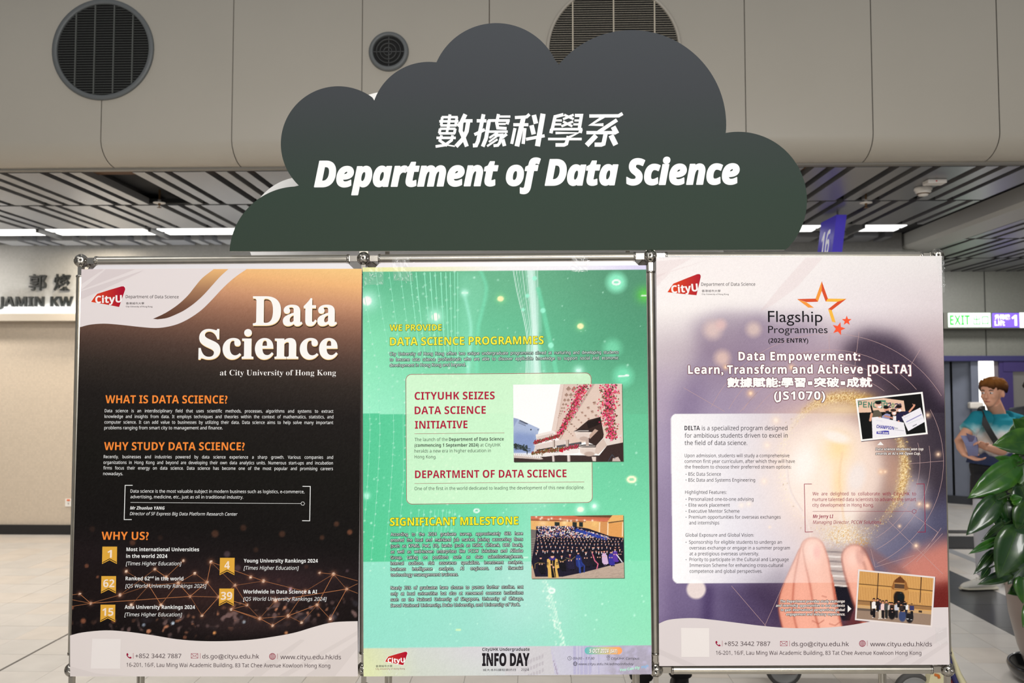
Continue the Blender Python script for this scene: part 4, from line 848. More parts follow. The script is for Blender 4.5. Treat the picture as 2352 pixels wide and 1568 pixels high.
# pale reading panel and the coloured strips
def rr(x0, y0, x1, y1, r, sk=0, n=6):
    o = []
    for cx_, cy_, a0 in ((x1-r, y0+r, -90), (x1-r, y1-r, 0), (x0+r, y1-r, 90), (x0+r, y0+r, 180)):
        for k in range(n+1): a = math.radians(a0+90*k/n); o.append((cx_+r*math.cos(a), cy_+r*math.sin(a)))
    return o
def skew(q, TL, TR, BR, BL, x0, y0, x1, y1):
    o = []
    for x, y in q:
        u = (x-x0)/(x1-x0); v = (y-y0)/(y1-y0); o.append(tuple((np.array(TL)*(1-u)+np.array(TR)*u)*(1-v)+(np.array(BL)*(1-u)+np.array(BR)*u)*v))
    return o
pan = skew(rr(0, 0, 425, 297, 13), (932.3, 859.5), (1357.7, 856), (1360.8, 1153.7), (933.6, 1157.5), 0, 0, 425, 297)
P.T = lambda p: p; P.k = 1; P.mix(P.cov(pan)*.82, (226, 253, 216))
P.poly([(833, 1488), (1500, 1481.5), (1500, 1560), (833, 1560)], (212, 212, 212)); foot = P.inside([(833, 1488), (1500, 1481.5), (1500, 1560), (833, 1560)])
P.bil([[(216, 222, 178), (208, 212, 206), (212, 210, 214), (205, 204, 214), (196, 192, 216), (186, 180, 200)], [(222, 228, 176), (206, 212, 200), (208, 212, 208), (204, 204, 212), (198, 194, 214), (180, 174, 186)]], 833, 1485, 1497, 1550, foot)
I_ = (1160, 1470, 6.72); P.tr(*I_)
def fp(pts_, c, al=1): P.mix(P.inside(pts_)*foot*al, c)
fp([(240, 140), (370, 90), (690, 90), (840, 530), (0, 530), (0, 250)], (206, 202, 204), .8)
for r_ in range(3):
    for k in range(7): x = 300+k*44; y = 330+r_*110-k*18; fp([(x, y), (x+34, y-14), (x+34, y+46), (x, y+58)], (186, 180, 186), .8)
fp([(700, 100), (790, 330), (840, 530), (770, 530)], (200, 196, 214), 1); fp([(730, 260), (790, 420), (820, 530), (800, 530)], (164, 152, 172), .9)
for x, w_ in ((1050, 50), (1165, 40), (1220, 55), (1290, 40), (1435, 22), (1120, 20)): fp([(x, 80), (x+w_, 80), (x+w_, 530), (x, 530)], (178, 174, 206), .75)
palm = P.blur(P.inside([(1580, 80), (2260, 80), (2260, 530), (1540, 530), (1640, 400)]).astype(float), 3)*foot; P.mix(palm*.6, (162, 155, 172)); P.mix(palm*np.clip(P.noise(1)*.5, 0, 1)*.8, (196, 190, 218))
P.T = lambda p: p; P.k = 1
top = P.Y < 624.3-(P.X-833)*.0088; P.bil([[(244, 244, 168), (246, 246, 208), (252, 250, 250), (250, 248, 255), (226, 220, 250)]]*2, 833, 609, 1484, 625, top)
P.grain(2.2); P.build('background_print', O2, p2)
for g_, al_ in ((0, .75), (1, .38)):
    t = Ink(O2+L*.4)
    for pts_, w_, k in LN:
        q = [(820+x/3.459, 600+y/3.459) for x, y in pts_]; q = [(p[0], max(p[1], 625)) for p in q if 836 < p[0] < 1480 and 620 < p[1] < 1480]
        seg = q
        if g_ == 1: seg = [p for p in seg if p[1] > 1160 and p[1] < 1420]
        else: seg = [p for p in q if p[1] < 856 or (p[0] < 928 and p[1] < 1170)]
        if len(seg) > 1: t.stroke(catmull(seg, 3), w_*.75 if g_ == 0 else w_*.45)
    tq = t.build('data_lines', ink('data_line', (146, 232, 194) if g_ == 0 else (150, 236, 200), 900), p2); tag(tq, kind='stuff')
ob = Ink(O2+L); ob.stroke(pan, 1.1, True); ob.stroke(cvt(820, 840, 3.459)((457, 539), (1171, 532)), .8); ob.stroke(cvt(820, 840, 3.459)((457, 934), (1805, 921)), .8); ob.build('panel_border', ink('panel_line', (168, 62, 76), 1000), p2)
def glow_text(par, off, ox, oy, s, lines, mt_, halo, nm, st='b', hw=.03, w2=.006, res=3, cap=None):
    ob = Ink(off); ob2 = Ink(off+L); T = Txt(ob, ox, oy, s); T2 = Txt(ob2, ox, oy, s)
    for tx, x0, x1, y0, y1, c, j in lines: T(tx, st, x0, x1, y0, y1, c, just=j, fat=hw*24, res=res, dx=.1, dy=.2); T2(tx, st, x0, x1, y0, y1, c, just=j, off=w2, res=res)
    ob.build(nm+'_halo', halo, par); ob2.build(nm+'_lettering', mt_, par)
YE = ink('print_yellow', (250, 240, 70), 850); HY = ink('halo_olive', (44, 84, 44), 850); HD = ink('halo_green', (40, 84, 66), 1000); HB = ink('halo_dark', (30, 50, 42), 1300)
glow_text(p2, O2+L, 820, 600, 3.459, [('WE PROVIDE', 260, 672, 551, 549, 49, 0), ('DATA SCIENCE PROGRAMMES', 262, 1483, 668, 657, 63, 0)], YE, HY, 'heading', hw=.035, w2=0)
glow_text(p2, O2+L, 820, 1160, 3.459, [('SIGNIFICANT MILESTONE', 262, 1281, 163, 153, 63, 0)], ink('print_yellow_low', (248, 238, 48), 1200), ink('halo_olive_low', (74, 92, 40), 1200), 'lower_heading', hw=.04, w2=0)
glow_text(p2, O2+L, 820, 600, 3.459, [('City University of Hong Kong offers two unique undergraduate programmes aimed at nurturing and developing students', 260, 2078, 747, 733, 25, J), ('to become data science professionals who are able to discover applicable knowledge to support social and economic', 260, 2078, 792, 778, 25, J), ('development in Hong Kong and beyond.', 260, 864, 837, 832, 25, 0)], ink('print_white_mid', (240, 250, 246), 850), HD, 'intro', st='r', hw=.045, w2=0)
par1 = ['According to the 2024 graduate survey, approximately 66% have', 'entered the local and mainland job market, joining accounting firms', '(such as KPMG, PwC, EY), banks (such as HSBC, Citibank, DBS Bank),', 'as well as well-known enterprises like PCCW Solutions and Alibaba', 'Group, taking on positions such as data scientists/engineers,', 'internal auditors, risk assurance specialists, investment analysts,', 'business intelligence analysts, AI engineers, and financial']
ln = [(t_, 268, 1317, 243+46*k, 235+45.6*k, 25, J) for k, t_ in enumerate(par1)]+[('technology management trainees.', 268, 803, 564, 560, 25, 0)]
par2 = ['Nearly 25% of graduates have chosen to pursue further studies, not', 'only at local universities but also at renowned overseas institutions', 'such as the National University of Singapore, University of Chicago,']
ln += [(t_, 268, 1320, 668+46.5*k, 659+46.5*k, 25, J) for k, t_ in enumerate(par2)]+[('Seoul National University, Duke University, and University of York.', 268, 1295, 808, 799, 25, 0)]
glow_text(p2, O2+L, 820, 1160, 3.459, ln, ink('print_white_b', (236, 244, 240), 1300), HB, 'milestone', st='r', hw=.048, w2=0, res=2)
HCR = ink('heading_crimson', (178, 30, 62), 1000)
for a_ in (('CITYUHK SEIZES', 'b', 458, 1094, 269, 265, 61), ('DATA SCIENCE', 'b', 458, 1023, 384, 380, 61), ('INITIATIVE', 'b', 460, 878, 499, 495, 61), ('DEPARTMENT OF DATA SCIENCE', 'b', 461, 1665, 892, 884, 61)):
    ob = Ink(O2+L); Txt(ob, 820, 840, 3.459)(*a_, res=4); ob.build('crimson_heading', HCR, p2)
ob = Ink(O2+L); T = Txt(ob, 820, 840, 3.459); T('The launch of the', 'r', 457, 721, 598, 596, 26)('Department of Data Science', 'b', 731, 1166, 596, 593, 26)('(commencing 1 September 2024)', 'b', 457, 968, 643, 641, 26)('at CityUHK', 'r', 979, 1141, 641, 640, 26)('heralds a new era in higher education in', 'r', 457, 1063, 689, 685, 26)('Hong Kong.', 'r', 457, 630, 735, 735, 26)('One of the first in the world dedicated to leading the development of this new discipline.', 'r', 457, 1807, 987, 978, 26); ob.build('panel_lettering', ink('slate_ink', (62, 72, 62), 1000), p2)
# footer
logo(p2, O2+L, cvt(820, 1480, 6.918), [(447, 269), (472, 225), (500, 188), (640, 146), (762, 112), (785, 113), (798, 124), (801, 140), (770, 230), (735, 325), (590, 297)], ((488, 287), (757, 283), 10.6), 1500)
ob = Ink(O2+L); T = Txt(ob, 820, 1480, 6.918); T('香港城市大學', 'n', 298, 560, 360, 358, 36, cjk=True); ob.text('CityUHK Undergraduate', 'b', 1107.7, 1494.5, 1216.5, 1494, 7.2); ob.text('INFO DAY', 'b', 1108, 1528, 1215.5, 1528, 27.5, off=.028, res=5)
ob.text('城大本科課程資訊日', 'n', 1109, 1541, 1185, 1540.5, 5.6, cjk=True); ob.text('2024', 'r', 1197, 1540, 1215, 1540, 5.4)
T = Txt(ob, *I_); T('09:00 - 17:30', 'i', 1048, 1380, 297, 297, 36)('CityUHK Campus', 'i', 1637, 2072, 298, 298, 36)('www.cityu.edu.hk/admo/infoday', 'i', 1133, 1988, 383, 383, 36); D = cvt(*I_)
(x, y), = D((997, 277)); ob.ring(x, y, 4.3, .7); ob.stroke([(x, y-3), (x, y), (x+2, y+1.5)], .7); (x, y), = D((1083, 362)); ob.ring(x, y, 4.3, .9); ob.ring(x, y, 2, .6, ry=4.3); ob.stroke([(x-4, y), (x+4, y)], .7)
(x, y), = D((1595, 262)); ob.ring(x, y-1, 3.2, .7, ry=3.8); ob.disc(x, y-1, 1.2); ob.stroke([(x-3, y+5), (x, y+6.3), (x+3, y+5)], .7); ob.build('footer_lettering', ink('footer_ink', (34, 30, 34), 1500), p2)
ob = Ink(O2+L); Txt(ob, 820, 1480, 6.918)('City University of Hong Kong', 'r', 296, 760, 398, 394, 26); ob.build('footer_red_lettering', ink('footer_red', (140, 50, 58), 1500), p2)
ob = Ink(O2+L); ob.poly(rr(1343, 1485.3, 1429, 1502.3, 8.4)); x0_, x1_ = float(bd(1343, 1490)[0]), float(bd(1429, 1490)[0])
ob.build('date_pill', ink_ramp('pill', [(x0_, lin((96, 186, 186))*KA/.8), ((x0_+x1_)/2, lin((200, 196, 150))*KA/.8), (x1_, lin((255, 160, 88))*KA/.8)], axis=0), p2)
ob = Ink(O2+3*L); T = Txt(ob, *I_); T('5 OCT 2024', 'bi', 1302, 1598, 192, 192, 60)('(SAT)', 'bi', 1622, 1732, 192, 192, 52); ob.build('date_lettering', ink('cream', (254, 250, 240), 1500), p2)
ob = Ink(O2+2*L); T = Txt(ob, *I_); T('5 OCT 2024', 'bi', 1302, 1598, 192, 192, 60, dx=.7, dy=.7)('(SAT)', 'bi', 1622, 1732, 192, 192, 52, dx=.7, dy=.7); ob.build('date_shadow', ink('pill_shadow', (110, 105, 100), 1500), p2)
ob = Ink(O2+L); Txt(ob, *I_)('You Can Fly', 'bi', 1775, 2085, 478, 438, 38, off=.02); ob.build('script_lettering', ink('mint_ink', (178, 236, 208), 1500), p2); ob = Ink(O2+L); Txt(ob, *I_)('High', 'bi', 2108, 2215, 436, 410, 38); ob.build('script_lettering', ink('sky_ink', (130, 190, 236), 1500), p2)
# ---------------- photographs on poster 2
def photo(par, nm, quad, nx, ny, off, label, shadow=None, sk=1.5):
    if shadow:
        ob = Ink(off-L); ob.poly([(x+sk, y+sk) for x, y in quad]); ob.build(nm+'_shadow', shadow, par)
    p = Pan(quad, nx, ny); p.lab = label; return p
SH = ink('photo_shadow', (78, 108, 84), 1100)
PA = photo(p2, 'campus_photo', [(1178.5, 883), (1428.5, 881), (1431.5, 1059), (1180, 1060.5)], 350, 250, O2+3*L, '', SH)
P = PA; P.c[:] = (255, 254, 252); P.tr(1170, 870, 7.84)
P.poly([(920, 90), (1560, 90), (905, 1090), (760, 1000), (760, 940)], (222, 196, 184)); P.poly([(1500, 90), (2060, 90), (2060, 1200), (1760, 1210), (1640, 900), (1500, 1100), (1180, 1180), (905, 1090)], (226, 202, 188))
P.poly([(920, 90), (985, 90), (840, 920), (765, 945)], (232, 212, 202)); P.line([(1525, 90), (905, 1090)], 22, (196, 172, 160)); P.line([(1505, 90), (1210, 560)], 8, (120, 95, 85), .7); P.line([(985, 90), (850, 900)], 6, (180, 150, 138), .7)
for r_ in range(9):
    s_ = 95*.80**r_; y = 180+sum(110*.84**q for q in range(r_)); x = 1080-(y-130)*.28
    for k in range(2): xx = x+k*s_*1.05-20*r_*.3; P.poly([(xx-s_*.5, y), (xx, y-s_*.55), (xx+s_*.5, y), (xx, y+s_*.5)], (150, 116, 100), .8); P.poly([(xx-s_*.2, y+s_*.3), (xx+s_*.5, y), (xx, y+s_*.5)], (205, 175, 160), .8)
for i_ in range(7):
    for j_ in range(6):
        sc_ = .82**(i_); x = 1590-i_*110+j_*75*sc_*1.15-60; y = 480+i_*85+j_*95*sc_*.9-40
        if x < 1660 and y < 1050 and (y-640) < (1700-x)*.9 and x > 1240-(y-500)*.62: s_ = 66*sc_; P.poly([(x-s_*.5, y-s_*.35), (x+s_*.35, y-s_*.5), (x+s_*.6, y+s_*.2), (x-s_*.2, y+s_*.45)], (196, 162, 146)); P.poly([(x-s_*.5, y-s_*.35), (x+s_*.35, y-s_*.5), (x+s_*.38, y-s_*.3), (x-s_*.35, y-s_*.1)], (140, 104, 90)); P.ell(x+2, y, s_*.07, (60, 44, 40))
P.poly([(1180, 940), (1420, 740), (1640, 680), (1700, 1000), (1690, 1060), (1560, 1200), (1420, 1140), (1240, 930)], (58, 42, 38)); P.poly([(1390, 780), (1640, 690), (1660, 800), (1420, 900)], (38, 28, 26))
P.poly([(75, 700), (155, 718), (545, 895), (520, 960), (430, 1330), (75, 1330)], (172, 186, 216)); P.mix(P.blur(P.inside([(75, 950), (500, 1000), (430, 1330), (75, 1330)]).astype(float), 6)*.7, (124, 144, 194)); P.poly([(75, 700), (155, 718), (75, 870)], (150, 164, 200))
P.line([(190, 748), (322, 808)], 17, (40, 40, 48), .85); P.line([(175, 768), (290, 815)], 6, (60, 60, 70), .9); P.line([(168, 790), (292, 842)], 7, (60, 60, 70), .9); P.ell(388, 912, 13, (50, 50, 58)); P.ell(517, 915, 11, (90, 95, 120))
for _ in range(60): a_ = random.uniform(0, 6.3); x = random.choice([130, 200, 250, 320, 110]); y = 1180+(x-110)*.35+random.uniform(-20, 60); P.line([(x, y), (x+55*math.cos(a_), y+40*math.sin(a_))], 12, random.choice([(34, 42, 40), (60, 66, 60), (48, 56, 50)]), .9)
P.poly([(475, 1000), (780, 930), (830, 950), (830, 1020), (500, 1120), (480, 1050)], (240, 230, 224)); P.poly([(500, 1040), (790, 970), (790, 1040), (510, 1110)], (220, 206, 198)); P.poly([(480, 1190), (1000, 1080), (1010, 1190), (480, 1275)], (224, 208, 200)); P.poly([(500, 1060), (520, 1060), (500, 1330), (440, 1330)], (220, 205, 198))
P.poly([(490, 1275), (780, 1225), (780, 1250), (490, 1300)], (52, 46, 44)); P.poly([(850, 1200), (1300, 1130), (1300, 1180), (850, 1240)], (90, 88, 92))
for _ in range(520):
    u = random.random(); x = 440+460*u+random.gauss(0, 5); y = 1150-130*u+random.gauss(0, 15); P.ell(x, y, 9, random.choice([(170, 40, 56), (196, 60, 76), (110, 80, 56), (90, 70, 50)]), al=.9)
P.poly([(440, 1185), (900, 1085), (905, 1105), (440, 1200)], (238, 226, 220))
for a_, b_ in ((778, 820), (1010, 1070)): P.poly([(a_, 1100), (b_, 1095), (b_+4, 1235), (a_+4, 1240)], (205, 186, 176)); P.poly([(b_-14, 1095), (b_, 1095), (b_+4, 1235), (b_-10, 1236)], (120, 98, 90))
P.poly([(400, 1400), (600, 1370), (2060, 1380), (2060, 1490), (80, 1500), (80, 1420)], (66, 50, 48)); P.poly([(400, 1350), (1250, 1240), (1250, 1330), (640, 1400), (400, 1400)], (240, 232, 228))
for _ in range(500):
    u = random.random(); x = 400+850*u; y = 1330-130*u+random.gauss(0, 16)+10; P.ell(x, y, 10, random.choice([(112, 96, 50), (96, 84, 40), (150, 60, 60), (130, 90, 60)] if x < 980 else [(190, 40, 80), (150, 50, 60), (100, 80, 50)]), al=.9)
P.poly([(895, 1280), (960, 1248), (975, 1250), (965, 1322), (895, 1310)], (196, 30, 50)); P.line([(800, 1320), (890, 1312)], 8, (70, 60, 60), .8)
for a_, b_ in ((768, 812), (1040, 1095)): P.poly([(a_, 1370), (b_, 1370), (b_+6, 1490), (a_+6, 1490)], (224, 210, 204)); P.poly([(b_-12, 1370), (b_, 1370), (b_+6, 1490), (b_-6, 1490)], (150, 130, 124))
P.poly([(75, 1340), (560, 1395), (610, 1440), (560, 1450), (75, 1420)], (206, 190, 182))
for k in range(13): P.poly([(80+k*37, 1345+k*4), (100+k*37, 1347+k*4), (112+k*37, 1378+k*4), (92+k*37, 1376+k*4)], (245, 245, 246))
for cx_, cy_, rx_, ry_ in ((1330, 985, 155, 78), (1430, 1260, 185, 85)):
    P.ell(cx_, cy_-40, rx_, (48, 38, 36), ry=ry_*.5); P.poly([(cx_-rx_, cy_-30), (cx_+rx_, cy_-30), (cx_+rx_*.9, cy_+60), (cx_-rx_*.8, cy_+60)], (232, 216, 206)); P.ell(cx_, cy_+50, rx_*.85, (226, 208, 198), ry=ry_*.7); P.ell(cx_+10, cy_+90, rx_*.5, (196, 172, 160), ry=ry_*.5); P.line([(cx_-rx_, cy_-32), (cx_-rx_*.5, cy_-52), (cx_+rx_*.6, cy_-52)], 12, (246, 236, 230))
P.poly([(1440, 1010), (1540, 900), (1600, 930), (1450, 1080)], (196, 166, 150)); P.poly([(1560, 1200), (1700, 1060), (1760, 1200), (1600, 1360), (1540, 1330)], (214, 192, 180)); P.poly([(1370, 1080), (1430, 1080), (1430, 1200), (1380, 1200)], (190, 168, 158)); P.poly([(1480, 1400), (1560, 1400), (1560, 1480), (1500, 1480)], (226, 208, 198))
P.poly([(1690, 1060), (2030, 1000), (1980, 1170), (1760, 1200)], (228, 214, 206)); P.poly([(1760, 1200), (2060, 1140), (2060, 1490), (1620, 1490), (1600, 1400)], (60, 44, 42)); P.poly([(1860, 1430), (1960, 1400), (2010, 1490), (1850, 1490)], (200, 180, 172)); P.line([(1780, 1480), (1850, 1360), (1900, 1430)], 10, (70, 80, 96))
def flowers(n, path, w0, w1):
    pp = np.array(path, float)
    for _ in range(n):
        u = random.random()*(len(pp)-1); i_ = int(u); f_ = u-i_; c0 = pp[i_]*(1-f_)+pp[min(i_+1, len(pp)-1)]*f_; w_ = w0+(w1-w0)*u/(len(pp)-1); x = c0[0]+random.gauss(0, w_*.36); y = c0[1]+random.gauss(0, w_*.2)
        P.ell(x, y, random.uniform(7, 15), random.choice([(238, 70, 130), (226, 48, 96), (200, 40, 80), (245, 110, 150), (96, 74, 50), (120, 96, 60), (60, 46, 36), (232, 70, 84)]), al=.92)
flowers(750, [(1330, 110), (1260, 280), (1190, 450), (1090, 650), (990, 830), (900, 1000)], 150, 60); flowers(1100, [(1810, 110), (1790, 300), (1790, 500), (1800, 700), (1830, 900), (1850, 1070)], 220, 120)
P.grain(4); P.build('campus_photo', O2+4*L, p2, 'photo of a white building with pink flowers')
P = photo(p2, 'graduation_photo', [(1219, 1185), (1431.5, 1182.5), (1433.5, 1327), (1221, 1328.5)], 310, 212, O2+3*L, '', SH); P.tr(1210, 1170, 9.226)
P.c[:] = (232, 178, 112); P.poly([(85, 110), (1830, 110), (1700, 260), (900, 210), (85, 200)], (202, 108, 78)); P.poly([(900, 110), (1820, 110), (1780, 170), (1100, 150)], (110, 74, 50)); P.poly([(85, 200), (700, 215), (1250, 240), (1250, 265), (85, 235)], (160, 96, 66)); P.line([(85, 170), (1000, 215), (1720, 225)], 22, (214, 124, 96)); P.poly([(1700, 260), (1820, 110), (2060, 110), (2060, 230)], (236, 182, 110)); P.poly([(1700, 270), (2050, 225), (2050, 245), (1710, 295)], (110, 80, 52))
P.poly([(1560, 260), (1720, 250), (1720, 600), (1540, 500)], (214, 150, 92)); P.poly([(1740, 290), (2060, 260), (2060, 620), (1740, 560)], (226, 160, 92))
for x in (1545, 1720, 2035): P.line([(x, 280), (x-10, 560)], 22, (250, 222, 190))
for a_, b_ in ((590, 695), (968, 1060), (1108, 1190)): P.poly([(a_, 262), (b_, 268), (b_, 370), (a_, 360)], (44, 50, 48))
for x, y in [(320, 168), (525, 185), (710, 200), (460, 210), (860, 235), (1060, 225), (1225, 228), (1390, 232), (200, 150), (290, 198), (935, 238)]: P.glow(x, y, 22, (255, 240, 220), .95)
P.glow(800, 275, 60, (255, 225, 170), .8); P.glow(340, 290, 90, (250, 215, 170), .7, 50); P.glow(1440, 300, 60, (250, 205, 130), .7)
P.poly([(85, 420), (210, 430), (110, 1200), (85, 1200)], (118, 108, 104))
for k in range(14): P.line([(85, 620+k*50), (190-k*5, 610+k*50)], 8, (190, 176, 168), .7)
P.poly([(85, 1380), (700, 1320), (2070, 1100), (2070, 1480), (85, 1480)], (188, 166, 150)); P.poly([(85, 1250), (200, 1200), (300, 1470), (85, 1470)], (190, 160, 140))
for _ in range(60): x = random.uniform(900, 2050); y = random.uniform(1250, 1440); P.line([(x, y), (x+60, y-14)], 5, (150, 130, 118), .6)
P.poly([(200, 350), (1000, 350), (1300, 400), (1760, 560), (2070, 600), (2070, 1110), (1700, 1200), (1200, 1330), (760, 1420), (180, 1420), (100, 1100), (190, 600)], (34, 30, 46))
for _ in range(900):
    x = random.uniform(205, 1740); lo = 350+max(0, x-950)*.30; y = random.uniform(lo, 590+max(0, x-1300)*.05); P.ell(x, y, random.uniform(8, 16), random.choice([(245, 238, 232), (250, 244, 240), (225, 200, 185), (50, 50, 60), (60, 70, 140), (235, 180, 160), (180, 170, 200), (44, 60, 150), (30, 26, 34), (220, 130, 110)]), al=.95)
for _ in range(120): x = random.uniform(1050, 1700); P.ell(x, 400+(x-1050)*.3+random.uniform(0, 60), 15, (46, 66, 160), al=.9)
def grad_(x, y, s_, robe=(30, 27, 38), scarf=None):
    P.poly([(x-s_*.95, y+s_*2.6), (x-s_*.8, y+s_*.9), (x, y+s_*.6), (x+s_*.8, y+s_*.9), (x+s_*.95, y+s_*2.6)], robe); P.poly([(x-s_*.26, y+s_*.6), (x+s_*.26, y+s_*.6), (x, y+s_*1.4)], scarf or (240, 236, 236)); P.ell(x, y, s_*.42, (226, 160, 140), ry=s_*.55); P.poly([(x-s_*.6, y-s_*.28), (x, y-s_*.75), (x+s_*.6, y-s_*.30), (x+s_*.45, y-s_*.05), (x-s_*.45, y-s_*.05)], (24, 22, 28))
for r_, (y0_, s_) in enumerate([(590, 26), (640, 29), (700, 32), (775, 37), (860, 42)]):
    x = 215+random.uniform(-10, 30)
    while x < 2040: grad_(x, y0_+random.uniform(-10, 10)+(x-200)*.012, s_, random.choice([(30, 27, 38), (34, 30, 46), (26, 24, 32)])); x += s_*random.uniform(2.1, 2.9)
for x, y in [(200, 910), (385, 880), (570, 870), (760, 860), (875, 840), (1060, 850), (1190, 840), (1400, 800), (1520, 790)]: grad_(x, y, 44)
for x, y, s_, rb, sc in [(295, 1020, 56, (28, 26, 32), (28, 26, 32)), (740, 980, 52, (26, 24, 30), None), (915, 950, 54, (40, 36, 60), (190, 60, 60)), (1090, 920, 52, (40, 52, 122), (36, 40, 90)), (1250, 900, 52, (36, 32, 44), None), (1390, 890, 50, (34, 30, 40), (232, 130, 160)), (1525, 890, 50, (28, 26, 32), None), (1640, 880, 48, (210, 180, 214), (150, 40, 60)), (1780, 900, 48, (56, 52, 150), (56, 52, 150)), (1870, 840, 46, (90, 56, 160), (236, 232, 240)), (1970, 840, 44, (30, 28, 36), None)]:
    P.poly([(x-s_*1.1, y+s_*1.6), (x+s_*1.2, y+s_*1.6), (x+s_*1.9, y+s_*5.4), (x+s_*.4, y+s_*6.4), (x-s_*.9, y+s_*5)], rb); grad_(x, y, s_, rb, sc)
    for hx in (-.45, .5): P.ell(x+s_*hx, y+s_*2.4, s_*.26, (228, 170, 150)); P.ell(x+s_*(.9+hx), y+s_*6.0, s_*.42, (20, 18, 22), ry=s_*.22)
P.line([(1400, 960), (1440, 1080), (1510, 1150), (1485, 1250)], 22, (232, 112, 140)); P.line([(1910, 960), (2020, 1110)], 22, (238, 234, 244)); P.line([(1090, 1050), (1120, 1200), (1130, 1330)], 40, (52, 74, 150)); P.line([(1160, 1120), (1220, 1190), (1215, 1320)], 26, (46, 64, 140))
P.poly([(430, 1050), (540, 1010), (650, 1050), (690, 1230), (640, 1250), (680, 1440), (450, 1445), (445, 1250), (425, 1200)], (226, 180, 96)); P.poly([(500, 1060), (600, 1060), (590, 1180), (620, 1440), (530, 1440), (505, 1180)], (26, 24, 28)); P.line([(545, 1060), (548, 1200), (600, 1440)], 12, (226, 180, 96)); P.poly([(460, 1020), (545, 1000), (620, 1020), (600, 1060), (545, 1080), (480, 1060)], (62, 50, 130)); P.ell(542, 985, 38, (228, 170, 150), ry=46); P.poly([(495, 960), (540, 925), (590, 965), (585, 980), (500, 985)], (30, 26, 30)); P.ell(520, 1165, 18, (230, 175, 155)); P.ell(565, 1220, 20, (230, 175, 155))
for y in (1120, 1140, 1165): P.line([(625, y), (660, y-8)], 10, (26, 24, 28)); P.line([(432, y), (455, y+6)], 9, (26, 24, 28))
P.line([(170, 1250), (175, 1150), (230, 1125), (380, 1135)], 7, (200, 160, 80)); P.line([(830, 1020), (950, 1060), (1020, 1000)], 7, (214, 176, 90)); P.line([(680, 1070), (740, 1100), (830, 1060)], 7, (214, 176, 90))
P.grain(5); P.build('graduation_photo', O2+4*L, p2, 'photo of a crowd in graduation gowns')
# ---------------- poster 3
p3 = poster(Q3, O1+.002, 'right poster about flagship programmes with glowing light bulb held by fingers'); O3 = O1+.0022
P = Pan(Q3, 340, 478); X, Y = P.X, P.Y
# suit figure behind the bulb
B_ = lambda pts, r, al, col: P.mix(P.blur(P.inside(pts).astype(float), r)*al, col)
P.bil([[(251, 240, 238), (252, 243, 241), (250, 243, 241), (244, 238, 236), (240, 234, 232)],
       [(253, 246, 242), (250, 243, 240), (246, 238, 238), (238, 228, 230), (228, 216, 218)],
       [(206, 192, 198), (176, 158, 172), (170, 150, 168), (168, 148, 162), (186, 164, 168)],
       [(176, 160, 182), (160, 144, 170), (170, 150, 170), (96, 80, 100), (120, 100, 112)],
       [(170, 154, 182), (170, 158, 186), (220, 190, 176), (120, 92, 92), (48, 40, 52)],
       [(152, 136, 166), (166, 156, 186), (226, 202, 196), (90, 74, 84), (42, 36, 50)],
       [(140, 122, 154), (160, 150, 182), (196, 180, 190), (96, 92, 118), (62, 60, 84)],
       [(120, 104, 140), (110, 96, 132), (120, 100, 122), (92, 72, 90), (150, 84, 76)],
       [(108, 92, 128), (84, 70, 104), (66, 44, 62), (64, 26, 28), (84, 28, 26)]], 1507, 590, 2175, 1480)
B_([(1515, 850), (1600, 770), (1700, 735), (1820, 720), (1960, 725), (2080, 790), (2150, 900), (2175, 1000), (2175, 760), (1515, 740)], 9, .0, (0, 0, 0))
B_([(1660, 800), (1740, 730), (1850, 725), (1900, 760), (1800, 800), (1700, 860), (1620, 900)], 9, .45, (120, 100, 132)); B_([(1590, 740), (1650, 715), (1760, 715), (1770, 760), (1680, 790), (1640, 830), (1600, 800)], 7, .5, (128, 108, 134))
B_([(1990, 760), (2060, 770), (2130, 840), (2175, 960), (2190, 1230), (2080, 1190), (2050, 1010), (1985, 890), (1930, 800)], 7, .95, (62, 50, 68)); B_([(2030, 870), (2120, 880), (2190, 960), (2190, 1150), (2100, 1130), (2060, 1000)], 6, .95, (38, 31, 44)); B_([(2110, 1130), (2190, 1120), (2190, 1240), (2100, 1220)], 5, .9, (44, 38, 56))
B_([(1550, 1340), (1545, 940), (1610, 800), (1640, 800), (1600, 1000), (1640, 1340)], 8, .4, (104, 86, 126)); B_([(1510, 1200), (1530, 1200), (1530, 1430), (1510, 1430)], 5, .4, (160, 144, 176)); B_([(1500, 860), (1540, 830), (1530, 960), (1500, 980)], 6, .4, (190, 170, 190))
B_([(2070, 1090), (2125, 1105), (2125, 1215), (2060, 1200)], 6, .75, (196, 190, 204)); B_([(1990, 1230), (2060, 1190), (2175, 1150), (2175, 1230), (2090, 1290), (2010, 1290)], 8, .6, (84, 88, 122))
B_([(2040, 1320), (2090, 1270), (2180, 1235), (2190, 1350), (2060, 1350)], 6, .9, (206, 122, 104)); B_([(2120, 1350), (2190, 1330), (2190, 1410), (2110, 1410)], 5, .9, (104, 32, 28)); B_([(1616, 1345), (1640, 1345), (1636, 1430), (1612, 1430)], 3, .6, (60, 44, 84)); B_([(1640, 1345), (1790, 1345), (1830, 1440), (1700, 1440)], 9, .6, (66, 52, 84)); B_([(1700, 1345), (1800, 1300), (1810, 1360), (1800, 1440)], 6, .5, (48, 34, 60))
for x, y, r, c in [(1637, 757, 20, (232, 204, 196)), (1731, 756, 16, (228, 202, 192)), (1659, 822, 17, (234, 200, 186)), (1656, 745, 12, (230, 194, 190))]: P.ell(x, y, r, c, al=.8, soft=.5)
P.mix(np.clip((728-8*np.sin((X-1507)/90)-Y)/45, 0, 1)*np.clip((1800-X)/250, 0, 1)*.85, (252, 245, 243))
